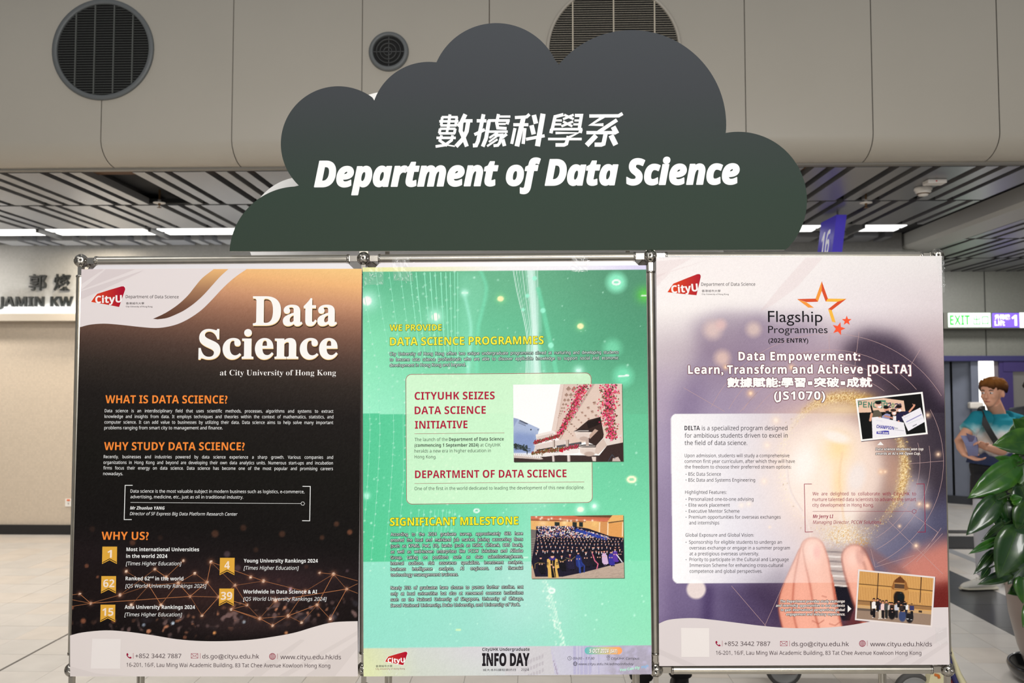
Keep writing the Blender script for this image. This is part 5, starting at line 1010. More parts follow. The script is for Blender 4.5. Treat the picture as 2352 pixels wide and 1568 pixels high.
for q in ([(1507, 600), (1590, 592), (1507, 640)], [(1507, 632), (1640, 592), (1540, 625), (1507, 660)], [(1745, 715), (1790, 660), (1850, 592), (1890, 592), (1830, 660), (1775, 700)]): P.mix(P.cov(q)*.25, (226, 200, 200))
# bulb: warm glass, dust ring, filament glow
P.glow(1905, 1065, 150, (250, 208, 184), .85, 160)
n1 = P.noise(0); ringd = np.hypot((X-1936)/148., (Y-1070)/166.); ang = np.arctan2(Y-1070, X-1936)
right = np.exp(-((ang-.15)/.55)**2); topw = np.exp(-((ang+1.45)/.75)**2); left_ = np.exp(-((np.abs(ang)-2.9)/.5)**2)
P.mix(np.exp(-((ringd-.80)/.16)**2)*np.clip(right+topw*.6, 0, 1)*.55, (206, 152, 120))
band = np.exp(-((ringd-.955)/(.035+.055*topw+.045*right))**2); P.mix(band*np.clip(right*1.1+topw*1.2, 0, 1)*.85, (238, 198, 134)); P.mix(band*np.clip(right+topw, 0, 1)*np.clip(n1-.2, 0, 1)*.9, (164, 116, 50)); P.mix(band*np.clip(right+topw+left_*.4, 0, 1)*np.clip(-n1-.3, 0, 1), (255, 236, 180))
P.mix(np.exp(-((ringd-.93)/.10)**2)*left_*(n1 > 1.1)*.8, (250, 220, 170))
P.glow(1990, 925, 26, (190, 140, 50), .7, 20); P.glow(1930, 940, 60, (252, 226, 170), .6, 14)
P.mix(1/(1+np.exp((np.hypot((X-1914)/112., (Y-1085)/122.)-1)*16))*.82, (250, 226, 212)); P.glow(1900, 1060, 75, (255, 238, 210), .5, 80); P.glow(1925, 1028, 30, (255, 214, 138), .75, 34); P.glow(1925, 1110, 16, (255, 210, 140), .6, 50)
P.ell(1922, 1004, 30, (250, 240, 234), ry=12, al=.8, soft=.35, ang=.25); P.ell(1848, 1065, 24, (255, 249, 242), ry=40, al=.65, soft=.5, ang=.15); P.ell(1968, 1096, 19, (240, 228, 224), ry=32, al=.75, soft=.35, ang=.25); P.ell(1948, 1180, 18, (250, 240, 230), ry=40, al=.5, soft=.5)
P.line(catmull([(1806, 1060), (1812, 1120), (1838, 1170), (1856, 1205), (1864, 1245)], 5), 4, (238, 218, 210), .7, 1.5); P.line(catmull([(1808, 1064), (1816, 1124), (1843, 1172)], 5), 2, (190, 160, 156), .5, 1); P.line(catmull([(1935, 1040), (1928, 1100), (1938, 1190), (1950, 1240)], 5), 5, (240, 196, 146), .5, 2)
sp = np.exp(-(((X-1938)/50.)**2+((Y-1228)/27.)**2)); P.mix(sp*.75, (248, 228, 198)); P.mix(sp*np.clip(n1-.4, 0, 1), (212, 158, 78)); P.mix(sp*np.clip(-n1-.5, 0, 1), (255, 246, 220)); P.mix(np.exp(-(((X-1976)/18.)**2+((Y-1247)/13.)**2))*(n1 > 0)*.8, (200, 140, 50))
for k in range(420):
    a_ = random.gauss(.15, .5) if k % 3 else random.uniform(0, 6.28); r_ = random.gauss(.98, .05); P.ell(1936+148*r_*math.cos(a_), 1070+166*r_*math.sin(a_), random.uniform(.6, 1.3), random.choice([(255, 232, 176), (240, 200, 120), (150, 106, 50)]), al=.85, soft=.5)
# socket and fingers
P.poly([(1893, 1258), (1970, 1264), (1972, 1300), (1962, 1352), (1905, 1352), (1900, 1300)], (176, 158, 152))
for k in range(8): P.line([(1896+k, 1266+k*11), (1968-k, 1270+k*11)], 4, (234, 224, 218) if k % 2 else (112, 98, 98), .85)
P.poly([(1908, 1345), (1950, 1348), (1968, 1378), (1952, 1425), (1935, 1425), (1915, 1380)], (26, 24, 34))
def finger(path, ws, c, dk, n=26):
    pp = catmull(path, 8); N_ = len(pp)
    for q, (wm_, col, al, sf) in enumerate(((1.10, dk, .9, .18), (.98, c, 1, .16), (.50, tuple(min(255, v+13) for v in c), .55, .6))):
        for i_, (x, y) in enumerate(pp):
            w_ = np.interp(i_/(N_-1), np.linspace(0, 1, len(ws)), ws)/2*wm_; P.ell(x-(w_*.25 if q == 2 else 0), y, w_, col, al=al if q < 2 else .12, soft=sf)
P.poly([(1800, 1445), (1803, 1380), (1830, 1330), (1880, 1300), (1912, 1320), (1935, 1445)], (196, 104, 82))
finger([(1822, 1450), (1810, 1400), (1814, 1360), (1834, 1310), (1850, 1270)], [40, 38, 36, 34, 30], (232, 158, 134), (176, 92, 74)); finger([(1860, 1455), (1846, 1400), (1848, 1340), (1858, 1290), (1862, 1256)], [46, 44, 44, 46, 38], (238, 168, 146), (190, 104, 84)); finger([(1912, 1455), (1896, 1400), (1886, 1340), (1876, 1290), (1868, 1258)], [46, 46, 46, 48, 42], (240, 176, 154), (196, 112, 92))
P.glow(1866, 1262, 24, (248, 212, 196), .8, 34); P.ell(1876, 1268, 8, (244, 170, 160), ry=15, al=.7, soft=.5)
finger([(2030, 1460), (2008, 1410), (1988, 1360), (1972, 1310), (1962, 1278)], [66, 62, 60, 58, 50], (238, 170, 148), (160, 86, 72)); P.glow(1958, 1280, 22, (250, 210, 194), .7, 32); P.ell(1975, 1278, 9, (218, 156, 142), ry=20, al=.75, soft=.35, ang=-.15); P.line(catmull([(1984, 1292), (1996, 1330), (2014, 1380)], 5), 5, (160, 96, 84), .5, 3)
P.line(catmull([(1990, 1262), (2030, 1290), (2080, 1322)], 5), 22, (128, 84, 84), .6, 6)
for pth in ([(1812, 1398), (1824, 1402), (1834, 1398)], [(1866, 1425), (1880, 1432), (1892, 1424)], [(1905, 1432), (1918, 1436), (1930, 1428)], [(1888, 1368), (1898, 1371)]): P.line(pth, 2, (170, 84, 68), .6, 1)
B_([(1960, 1395), (2000, 1400), (2030, 1442), (1940, 1442)], 4, .5, (120, 40, 34))
# drawn circles
for x, y, r in [(1782, 965, 6), (1762, 1022, 5), (1755, 1105, 5), (1703, 1160, 4), (1720, 1157, 4), (2112, 1157, 4), (2130, 1161, 5), (2155, 1043, 4), (2104, 1253, 4.5), (1818, 843, 4), (1724, 903, 5), (1667, 843, 4), (2131, 953, 4), (1768, 1210, 2), (2066, 1208, 2.5), (2023, 1083, 4), (2033, 1083, 3)]: P.glow(x, y, r*1.8, (250, 200, 160), .7); P.ell(x, y, r*.7, (255, 222, 192), al=.9, soft=.4)
P.ell(1599, 1353, 22, (236, 220, 214), al=.95, soft=.12)
wpn = skew(rr(0, 0, 660, 390, 14), (1540.5, 950), (2185, 948), (2195, 1336), (1545, 1339.5), 0, 0, 660, 390); wm = P.cov(wpn)
P.mix(wm*np.interp(X, [1541, 1570, 1640, 1720, 1800, 1860, 2000, 2180], [.98, .96, .86, .68, .46, .26, .08, .05]), (254, 252, 252))
P.grain(2.2); P.build('background_print', O3, p3)
t = Ink(O3+L*.5); inq = lambda p: not (p[0] < 2010 and 948 < p[1] < 1342) and not (p[0] < 1960 and 1230 < p[1]) and 1510 < p[0] < 2168 and 600 < p[1] < 1440 and not (1963 < p[0] < 2134 and 900 < p[1] < 1012) and not (1962 < p[0] < 2150 and 1306 < p[1])
for cx2, cy2, rr_ in [(1905, 1060, 208), (1905, 1060, 232), (1905, 1060, 262), (1905, 1060, 300)]:
    run = []
    for a_ in np.linspace(-3.3, 2.6, 110):
        p = (cx2+rr_*math.cos(a_), cy2+rr_*.98*math.sin(a_))
        if inq(p): run.append(p)
        elif len(run) > 2: t.stroke(run, .7); run = []
        else: run = []
    if len(run) > 2: t.stroke(run, .7)
for a_, b_ in [((1570, 890), (1665, 945)), ((1904, 770), (1907, 850)), ((1973, 762), (1960, 870)), ((2115, 800), (2085, 850)), ((1700, 945), (1740, 900)), ((2000, 1260), (2010, 1302)), ((2010, 1302), (2100, 1275)), ((2122, 1268), (2154, 1222)), ((2154, 1222), (2040, 1140)), ((2040, 1195), (2166, 1318)), ((1680, 1345), (1760, 1438)), ((1800, 1340), (1756, 1438)), ((2085, 1065), (2168, 1058)), ((2105, 1290), (2165, 1225))]: t.stroke([a_, b_], .7)
tag(t.build('drawn_circles', ink('circle_line', (196, 162, 160), 1050), p3), kind='stuff')
wv3 = [(46, 352), (110, 325), (200, 312), (330, 308), (480, 322), (650, 343), (850, 368), (1050, 385), (1250, 388), (1450, 378), (1650, 350), (1850, 306), (2050, 250), (2200, 226), (2345, 222)]
wave(p3, O3+L, cvt(1500, 1330, 3.459), wv3, Q3, (214, 204, 203), [[(2030, 1526), (2062, 1526), (2175, 1462), (2174, 1440)], [(2090, 1526), (2110, 1526), (2178, 1480), (2177, 1470)], [(1514, 1490), (1514, 1502), (1570, 1527.5), (1600, 1527.5)]])
contact(p3, O3+3*L, 1500, 1330, (567, 931, 1101, 1556, 1726, 2216), (528, 529, 530, 531, 531, 532), (500, 2131), (599, 600), ((222, 385), (445, 387), (447, 616), (225, 616)))
logo(p3, O3+L, cvt(1500, 580, 3.459), [(115, 314), (138, 278), (162, 246), (260, 206), (350, 171), (368, 170), (378, 180), (378, 196), (362, 265), (345, 338), (230, 327)], ((148, 322), (357, 305), 17.2), 650)
ob = Ink(O3+L); T = Txt(ob, 1500, 580, 3.459); T('Department of Data Science', 'r', 383, 812, 264, 263, 26)('香港城市大學', 'n', 387, 536, 314, 314, 20, cjk=True)('City University of Hong Kong', 'R', 387, 601, 335, 336, 12); ob.build('department_lettering', bpy.data.materials['dark_ink'], p3)
K_ = (1750, 630, 9.222); D = cvt(*K_); SO = ink('star_orange', (250, 158, 66), 700); SR = ink('star_red', (222, 84, 48), 700); SY = ink('star_yellow', (252, 190, 72), 700)
for m_, qs in ((SO, [[(1268, 145), (1268, 350), (1185, 580), (1137, 512)], [(745, 522), (945, 590), (1100, 703), (985, 703)]]), (SR, [[(1268, 145), (1397, 512), (1352, 575), (1268, 350)], [(745, 522), (1137, 512), (1185, 578), (945, 585)], [(1790, 517), (1480, 757), (1403, 735), (1600, 580)]]), (SY, [[(1397, 512), (1790, 517), (1600, 580), (1352, 575)], [(1403, 738), (1480, 757), (1563, 1020), (1487, 1000)]])):
    ob = Ink(O3+L)
    for q in qs: ob.poly(D(*q))
    ob.build('star_outline', m_, p3)
ob = Ink(O3+L)
for sx, sy, r_, a0 in ((1797, 980, 108, 0), (1625, 1150, 145, 15)):
    ob.poly(D(*[(sx+(r_ if k % 2 == 0 else r_*.42)*math.sin(math.radians(a0+36*k)), sy-(r_ if k % 2 == 0 else r_*.42)*math.cos(math.radians(a0+36*k))) for k in range(10)]))
ob.build('small_stars', ink('star_coral', (252, 92, 56), 750), p3)
ob = Ink(O3+L); T = Txt(ob, *K_); T('Flagship', 'R', 130, 1283, 1008, 1008, 235, res=6)('Programmes', 'R', 132, 1392, 1242, 1242, 152, res=6)('(2025 ENTRY)', 'b', 138, 983, 1445, 1445, 92); ob.build('flagship_lettering', ink('flag_black', (28, 26, 30), 750), p3)
lines = [('Data Empowerment:', 680, 1645, 855, 855, 66, 0), ('Learn, Transform and Achieve [DELTA]', 280, 2050, 962, 958, 66, 0), ('(JS1070)', 962, 1367, 1167, 1166, 64, 0)]
HV = ink('halo_brown', (120, 74, 82), 850); WT = ink('title3_white', (254, 252, 250), 850)
for nm, ll, hw, m_, ft in (('title_halo', 1, 0, HV, 1.9), ('title_lettering', 2, 0, WT, .35)):
    ob = Ink(O3+ll*L); T = Txt(ob, 1500, 580, 3.459)
    for tx, x0, x1, y0, y1, c, _ in lines: T(tx, 'b', x0, x1, y0, y1, c, off=hw, res=4, track=1.12, fat=ft)
    T('數據賦能:學習▪突破▪成就', 'n', 593, 1738, 1068, 1066, 74, cjk=True, res=4, fat=ft+.8); ob.build(nm, m_, p3)
ob = Ink(O3+L); T = Txt(ob, 1500, 930, 3.459); T('DELTA', 'b', 250, 372, 200, 200, 35)('is a specialized program designed', 'r', 388, 1068, 200, 199, 35)('for ambitious students driven to excel in', 'r', 251, 1070, 259, 258, 35)('the field of data science.', 'r', 251, 749, 317, 317, 35)
BI_ = ink('body_ink', (44, 38, 48), 1150)
for tx, x0, x1, y in [('Upon admission, students will study a comprehensive', 251, 1083, 414), ('common first year curriculum, after which they will have', 251, 1127, 459), ('the freedom to choose their preferred stream options:', 252, 1099, 504), ('BSc Data Science', 281, 540, 561), ('BSc Data and Systems Engineering', 281, 811, 608), ('Highlighted Features:', 255, 584, 705), ('Personalized one-to-one advising', 283, 798, 760), ('Elite work placement', 283, 610, 807), ('Executive Mentor Scheme', 284, 687, 855), ('Premium opportunities for overseas exchanges', 285, 1014, 902), ('and internships', 287, 526, 948), ('Global Exposure and Global Vision:', 258, 801, 1045), ('Sponsorship for eligible students to undergo an', 286, 1023, 1101), ('overseas exchange or engage in a summer program', 289, 1087, 1147), ('at a prestigious overseas university.', 290, 841, 1193), ('Priority to participate in the Cultural and Language', 289, 1078, 1239), ('Immersion Scheme for enhancing cross-cultural', 291, 1032, 1285), ('competence and global perspectives.', 291, 868, 1332)]:
    if y in (414, 561, 705, 760, 1045, 1101): ob.build('body_lettering', BI_, p3); ob = Ink(O3+L); T = Txt(ob, 1500, 930, 3.459)
    T(tx, 'r', x0, x1, y, y, 27)
for y in (549, 595, 748, 795, 843, 890, 1089, 1228):
    (x, yy), = cvt(1500, 930, 3.459)((262, y)); ob.disc(x, yy, 1.0, 8)
ob.build('body_lettering', BI_, p3)
ob = Ink(O3+L); T = Txt(ob, 1500, 930, 3.459); T('We are delighted to collaborate with CityUHK to', 'r', 1267, 2089, 717, 717, 27, just=.88)('nurture talented data scientists to advance the smart', 'r', 1267, 2089, 762, 762, 27, just=.88)('city development in Hong Kong.', 'r', 1267, 1754, 807, 807, 27)('Mr Jerry LI', 'bi', 1270, 1433, 897, 897, 27)('Managing Director, PCCW Solutions', 'i', 1270, 1813, 943, 943, 27)
D = cvt(1500, 930, 3.459); ob.stroke(D((1262, 627), (1202, 627), (1209, 1008), (1270, 1006)), 1.3); ob.stroke(D((2092, 626), (2154, 626), (2163, 1008), (2100, 1008)), 1.3); ob.stroke(D((1268, 844), (2058, 844)), .7); ob.stroke(D(*[(2075+17*math.cos(k*math.pi/3+.5), 844+17*math.sin(k*math.pi/3+.5)) for k in range(6)]), .8, True); ob.build('quote_print', ink('quote_crimson', (150, 34, 66), 1150), p3)
HC = ink('caption_halo', (96, 72, 66), 1100)
def caps_(par, lines, ox, oy, nm):
    for n_, ll, hw, m_ in ((nm+'_halo', 1, .9, HC), (nm+'_lettering', 2, 0, W1)):
        ob = Ink(O3+ll*L); T = Txt(ob, ox, oy, 3.459)
        for tx, x0, x1, y in lines: T(tx, 'bi', x0, x1, y, y, 20, fat=hw)
        ob.build(n_, m_, par)
caps_(p3, [('Data science students won top', 1768, 2148, 359), ('awards at AI x HK Open Cup.', 1768, 2124, 394)], 1500, 930, 'award_caption')
caps_(p3, [('The Department provides study exchange', 1011, 1523, 184), ('and internship opportunities to our students', 976, 1524, 218), ('to gain international perspectives, global', 1015, 1525, 252), ('engagement and industry experience.', 1058, 1525, 287)], 1500, 1330, 'exchange_caption')
ob = Ink(O3+2*L); ob.poly(D((1780, 318), (1807, 290), (1833, 318))); ob.poly(cvt(1500, 1330, 3.459)((1546, 205), (1576, 234), (1546, 262))); ob.build('caption_arrows', W1, p3)
# framed snapshots
def snap(nm, quad, e_, nx, ny, col, low):
    ob = Ink(O3+L); ob.poly([(x+1, y+1.5) for x, y in quad]); ob.build(nm+'_shadow', ink('snap_shadow', (90, 70, 80), low), p3)
    ob = Ink(O3+2*L); ob.poly(quad); ob.build(nm+'_border', ink('snap_border', col, low), p3); c0 = np.mean(quad, 0); q = [np.array(p, float) for p in quad]; o = []
    for k in range(4):
        u = (q[k-1]-q[k]); u /= np.linalg.norm(u); v = (q[(k+1) % 4]-q[k]); v /= np.linalg.norm(v); o.append(tuple(q[k]+u*e_+v*e_))
    return Pan(o, nx, ny)
P = snap('award_photo', [(1965, 916), (2119, 899.5), (2131, 996.5), (1977.5, 1013)], 4, 215, 140, (250, 248, 244), 950); P.c[:] = (20, 20, 20); P.tr(1950, 890, 9.222)
P.poly([(175, 240), (700, 215), (1160, 275), (1195, 500), (205, 530)], (232, 194, 168)); P.poly([(310, 250), (780, 270), (785, 305), (310, 275)], (62, 132, 104))
def big(x, y, ltr, s_, c, w_=14):
    segs = {'P': [[(0, 1), (0, 0), (.7, 0), (.7, .5), (0, .5)]], 'E': [[(.7, 0), (0, 0), (0, 1), (.7, 1)], [(0, .5), (.6, .5)]], 'N': [[(0, 1), (0, 0), (.7, 1), (.7, 0)]], 'C': [[(.7, 0), (0, .1), (0, .9), (.7, 1)]], 'U': [[(0, 0), (0, 1), (.7, 1), (.7, 0)]], '2': [[(0, .1), (.6, 0), (.7, .4), (0, 1), (.7, 1)]], '0': [[(.35, 0), (.7, .5), (.35, 1), (0, .5), (.35, 0)]]}[ltr]
    for g_ in segs: P.line([(x+a*s_, y+b*s_*1.15) for a, b in g_], w_, c)
for k, ch in enumerate('PENCUP'): big(200+k*108, 300+k*5, ch, 92, (44, 112, 92), 18)
for k, ch in enumerate('2022'): big(830+k*72, 325+k*7, ch, 80, (52, 50, 80) if k != 1 else (120, 150, 110), 20)
P.poly([(430, 600), (500, 470), (600, 450), (690, 540), (700, 640), (480, 620)], (96, 88, 74)); P.ell(630, 370, 62, (232, 180, 160), ry=80); P.ell(650, 395, 42, (246, 242, 240), ry=35); P.ell(620, 310, 66, (28, 24, 24), ry=42); P.line([(470, 400), (500, 520)], 34, (24, 22, 22)); P.line([(450, 690), (480, 560)], 50, (222, 160, 130))
P.poly([(700, 600), (790, 540), (880, 570), (860, 680), (700, 640)], (150, 150, 190)); P.ell(795, 460, 55, (222, 160, 136), ry=64); P.ell(810, 500, 36, (40, 40, 48), ry=30); P.ell(785, 415, 56, (26, 22, 22), ry=34); P.ell(955, 530, 52, (232, 180, 160), ry=58); P.ell(960, 540, 32, (246, 242, 240), ry=28); P.ell(940, 478, 60, (56, 44, 40), ry=30); P.poly([(930, 600), (1010, 600), (1000, 700), (930, 690)], (240, 236, 236)); P.poly([(1000, 560), (1100, 520), (1290, 480), (1290, 520), (1140, 600), (1140, 730), (1000, 700)], (40, 36, 66)); P.ell(1065, 455, 50, (220, 160, 140), ry=62); P.ell(1075, 480, 36, (246, 240, 240), ry=28); P.ell(1055, 400, 60, (30, 24, 26), ry=36); P.line([(1280, 505), (1370, 400), (1385, 370)], 40, (226, 160, 130)); P.line([(1375, 380), (1350, 345)], 14, (226, 160, 130)); P.line([(1160, 590), (1260, 620)], 20, (214, 150, 130)); P.line([(760, 600), (920, 640)], 36, (200, 140, 120))
P.poly([(480, 590), (1160, 740), (1215, 1000), (1000, 1090), (500, 1080)], (240, 236, 240)); P.poly([(1115, 620), (1510, 420), (1610, 720), (1255, 920)], (240, 236, 242)); P.ell(650, 605, 32, (230, 170, 150)); P.ell(1052, 708, 18, (230, 170, 150))
P.poly([(585, 895), (845, 915), (850, 990), (585, 978)], (58, 54, 164)); P.line([(1220, 725), (1530, 570)], 14, (90, 84, 160), .85); P.line([(1160, 640), (1300, 570)], 5, (190, 186, 210)); P.line([(1250, 765), (1560, 640)], 4, (180, 200, 200)); P.line([(1355, 815), (1430, 775)], 12, (60, 60, 70), .8); P.line([(965, 855), (1030, 862)], 12, (120, 120, 130)); P.line([(970, 890), (1160, 912)], 5, (150, 150, 160)); P.ell(548, 680, 18, (190, 190, 220)); P.ell(765, 718, 18, (190, 190, 220)); P.line([(580, 690), (700, 705)], 4, (190, 190, 215)); P.grain(3)
P.build('award_photo', O3+3*L, p3, 'tilted snapshot of masked students holding cheques')
ob = Ink(O3+4*L); ob.text('CHAMPION', 'b', 2013, 982.5, 2053, 987, 7.6, off=.01); ob.build('champion_lettering', ink('champ_blue', (56, 50, 160), 980), p3); ob = Ink(O3+4*L); ob.text('HKD 30,000', 'b', 2016, 994.5, 2040, 996.5, 4.4); ob.build('prize_lettering', W1, p3)
P = snap('group_photo', [(1971, 1307), (2148, 1324), (2141, 1440), (1963.5, 1423.5)], 3.8, 250, 168, (228, 216, 212), 1380); P.tr(1940, 1290, 9.8)
P.c[:] = (214, 160, 92)
sl = lambda x, y: y+(x-330)*.095
for k in range(48):
    x = 340+k*36; P.line([(x, sl(x, 190)), (x-14, sl(x, 480))], 9, (160, 108, 58), .8); P.line([(x+14, sl(x, 190)), (x, sl(x, 480))], 7, (240, 194, 130), .6); P.line([(x-10, sl(x, 560)), (x-24, sl(x, 850))], 10, (150, 100, 56), .8); P.line([(x+8, sl(x, 560)), (x-6, sl(x, 850))], 9, (236, 186, 122), .7)
P.line([(320, 495), (1060, 560)], 16, (84, 56, 32)); P.line([(1400, 595), (2000, 655)], 16, (84, 56, 32)); P.poly([(300, 850), (2000, 1000), (2000, 1090), (290, 960)], (158, 116, 74)); P.line([(300, 870), (2000, 1010)], 12, (90, 62, 40)); P.poly([(290, 970), (2000, 1110), (2000, 1180), (285, 1040)], (200, 160, 112)); P.poly([(285, 1035), (1960, 1180), (1960, 1480), (270, 1290)], (150, 126, 108)); P.poly([(285, 1035), (1200, 1110), (1200, 1150), (285, 1090)], (104, 88, 78))
for x in (750, 1715): P.line([(x+12, sl(x, 190)), (x-20, sl(x, 780))], 18, (70, 48, 34))
P.poly([(1060, 560), (1440, 600), (1440, 960), (1030, 920)], (196, 142, 80)); P.poly([(1050, 590), (1110, 420), (1250, 310), (1390, 450), (1440, 610), (1380, 640), (1090, 620)], (150, 98, 52)); P.poly([(1140, 400), (1250, 330), (1350, 420), (1350, 470), (1120, 460)], (104, 62, 34)); P.poly([(1130, 490), (1345, 510), (1340, 600), (1125, 590)], (90, 66, 50)); P.line([(1120, 480), (1350, 495)], 12, (214, 170, 110)); P.line([(1120, 600), (1345, 618)], 12, (214, 170, 110)); P.ell(1225, 780, 118, (36, 28, 24), ry=130); P.poly([(1108, 780), (1345, 790), (1340, 960), (1105, 950)], (34, 27, 24)); P.ell(1265, 790, 78, (24, 30, 32), ry=90); P.ell(1265, 685, 24, (50, 60, 60), ry=30)
for x, y, h, c1, c2 in [(660, 850, 400, (236, 230, 226), (26, 24, 26)), (795, 880, 400, (62, 60, 84), (206, 190, 170)), (745, 850, 260, (40, 34, 36), (30, 28, 30)), (862, 900, 370, (232, 200, 196), (34, 30, 32)), (940, 890, 380, (70, 72, 72), (40, 40, 38)), (1020, 930, 300, (200, 190, 184), (40, 36, 36)), (1065, 930, 280, (60, 44, 40), (40, 34, 34)), (1170, 920, 340, (196, 196, 204), (40, 38, 42)), (1280, 940, 300, (56, 46, 42), (36, 32, 32)), (1385, 910, 330, (232, 228, 226), (44, 46, 60)), (1345, 880, 200, (40, 36, 36), (36, 32, 32)), (1512, 920, 340, (58, 58, 100), (32, 30, 34)), (1215, 870, 150, (50, 40, 40), (30, 28, 28))]:
    w_ = 52; P.poly([(x-w_*.6, y+h*.45), (x+w_*.6, y+h*.45), (x+w_*.55, y+h), (x-w_*.55, y+h)], c2); P.poly([(x-w_, y+h*.5), (x-w_*.9, y+h*.16), (x-w_*.2, y+h*.10), (x+w_*.2, y+h*.10), (x+w_*.95, y+h*.16), (x+w_, y+h*.5)], c1); P.ell(x, y-4, 31, (24, 20, 20), ry=34); P.ell(x, y+12, 22, (206, 140, 110), ry=26); P.ell(x-26, y+h, 18, (220, 210, 204), ry=9)
for x, y, c1 in [(1065, 1040, (26, 24, 26)), (1300, 1090, (60, 72, 110)), (1465, 1120, (34, 32, 36))]: P.ell(x, y+130, 82, c1, ry=125); P.ell(x, y-6, 32, (24, 20, 20), ry=32); P.ell(x, y+12, 22, (206, 140, 110), ry=24); P.ell(x+10, y+80, 16, (220, 170, 150))
P.line([(590, 900), (600, 1180)], 26, (24, 20, 22)); P.ell(610, 1150, 34, (28, 24, 26), ry=50); P.ell(1420, 1260, 34, (232, 228, 226)); P.ell(1505, 1275, 34, (232, 228, 226)); P.poly([(1670, 1040), (1745, 1050), (1740, 1145), (1665, 1135)], (60, 50, 44)); P.ell(1722, 1060, 26, (190, 60, 60)); P.grain(3)
P.build('group_photo', O3+3*L, p3, 'tilted snapshot of a group before an ochre stone wall')
# clear adhesive tape on the corners
M_tape = mat('clear_tape', (235, 238, 236), .12, alpha=.10, spec=.8, bump=1, bscale=30); M_glint = mat('tape_crease_glint', (250, 250, 250), .2, alpha=.8)  # white strokes paint the glints along the tape's creases
def tape(par, q, n, off):
    v = []; N = 7
    for j in range(N+1):
        for i in range(N+1):
            u, w_ = i/N, j/N; p = (np.array(q[0])*(1-u)+np.array(q[1])*u)*(1-w_)+(np.array(q[3])*(1-u)+np.array(q[2])*u)*w_; v.append(bd(p[0], p[1], off+random.uniform(0, .0011)))
    f = [(j*(N+1)+i, (j+1)*(N+1)+i, (j+1)*(N+1)+i+1, j*(N+1)+i+1) for j in range(N) for i in range(N)]; pyd('clear_tape', v, f, M_tape, par)
    ob = Ink(off+.0013); x0, y0 = np.min(q, 0); x1, y1 = np.max(q, 0)
    for _ in range(n):
        x, y, a_, l_ = random.uniform(x0, x1), random.uniform(y0, y1), random.choice([.9, 1.1, -.6, 1.4, -1.2]), random.uniform(1.5, 8); ob.stroke([(x, y), (x+l_*.5*math.cos(a_), y+l_*.5*math.sin(a_)+.3), (x+l_*math.cos(a_+.3), y+l_*math.sin(a_+.3))], random.uniform(.35, .8))
    ob.build('tape_crease_glint', M_glint, par)
tape(p2, [(836, 616), (880, 614), (881, 653), (836, 654)], 13, O2+.0012); tape(p2, [(900, 590), (939, 590), (950, 646), (904, 644)], 20, O2+.0012); tape(p2, [(1313, 588), (1350, 588), (1350, 624), (1312, 624)], 16, O2+.0012); tape(p2, [(876, 1538), (916, 1537), (914, 1552), (880, 1552)], 8, O2+.0012)
tape(p3, [(1507, 583), (1536, 583), (1536, 592), (1507, 592)], 10, O3+.0012); tape(p3, [(2150, 590), (2168, 588), (2170, 672), (2164, 672)], 16, O3+.0012); tape(p3, [(2148, 1440), (2176, 1440), (2177, 1478), (2150, 1478)], 6, O3+.0012)
# ================================================================ PEOPLE
def loft(mb, path, rad, side, n=16):
    path = [Vector(p) for p in path]; vs = []; side = Vector(side)
    for i, p in enumerate(path):
        t = (path[min(i+1, len(path)-1)]-path[max(i-1, 0)]).normalized(); s_ = (side-t*side.dot(t)).normalized(); u = t.cross(s_); a, b = rad[i] if hasattr(rad[i], '__len__') else (rad[i], rad[i])
        vs += [p+s_*a*math.cos(2*math.pi*k/n)+u*b*math.sin(2*math.pi*k/n) for k in range(n)]
    fs = [(i*n+j, i*n+(j+1) % n, (i+1)*n+(j+1) % n, (i+1)*n+j) for i in range(len(path)-1) for j in range(n)]
    mb.add(vs, fs, True); mb.add(vs[:n], [list(range(n))[::-1]]); mb.add(vs[-n:], [list(range(n))])
def fuse(mb, name, mt, parent, voxel=.008, smooth=2):
    o = mb.build(name, mt, parent); r = o.modifiers.new('r', 'REMESH'); r.mode = 'VOXEL'; r.voxel_size = voxel; r.use_smooth_shade = True
    s_ = o.modifiers.new('s', 'SMOOTH'); s_.iterations = smooth; _ws.collection.objects.link(o); vl = _ws.view_layers[0]; vl.update()
    me = bpy.data.meshes.new_from_object(o.evaluated_get(vl.depsgraph)); _ws.collection.objects.unlink(o); o.modifiers.clear(); old = o.data; o.data = me; me.name = name
    if not me.materials: me.materials.append(mt)
    me.polygons.foreach_set('use_smooth', [True]*len(me.polygons)); bpy.data.meshes.remove(old); return o
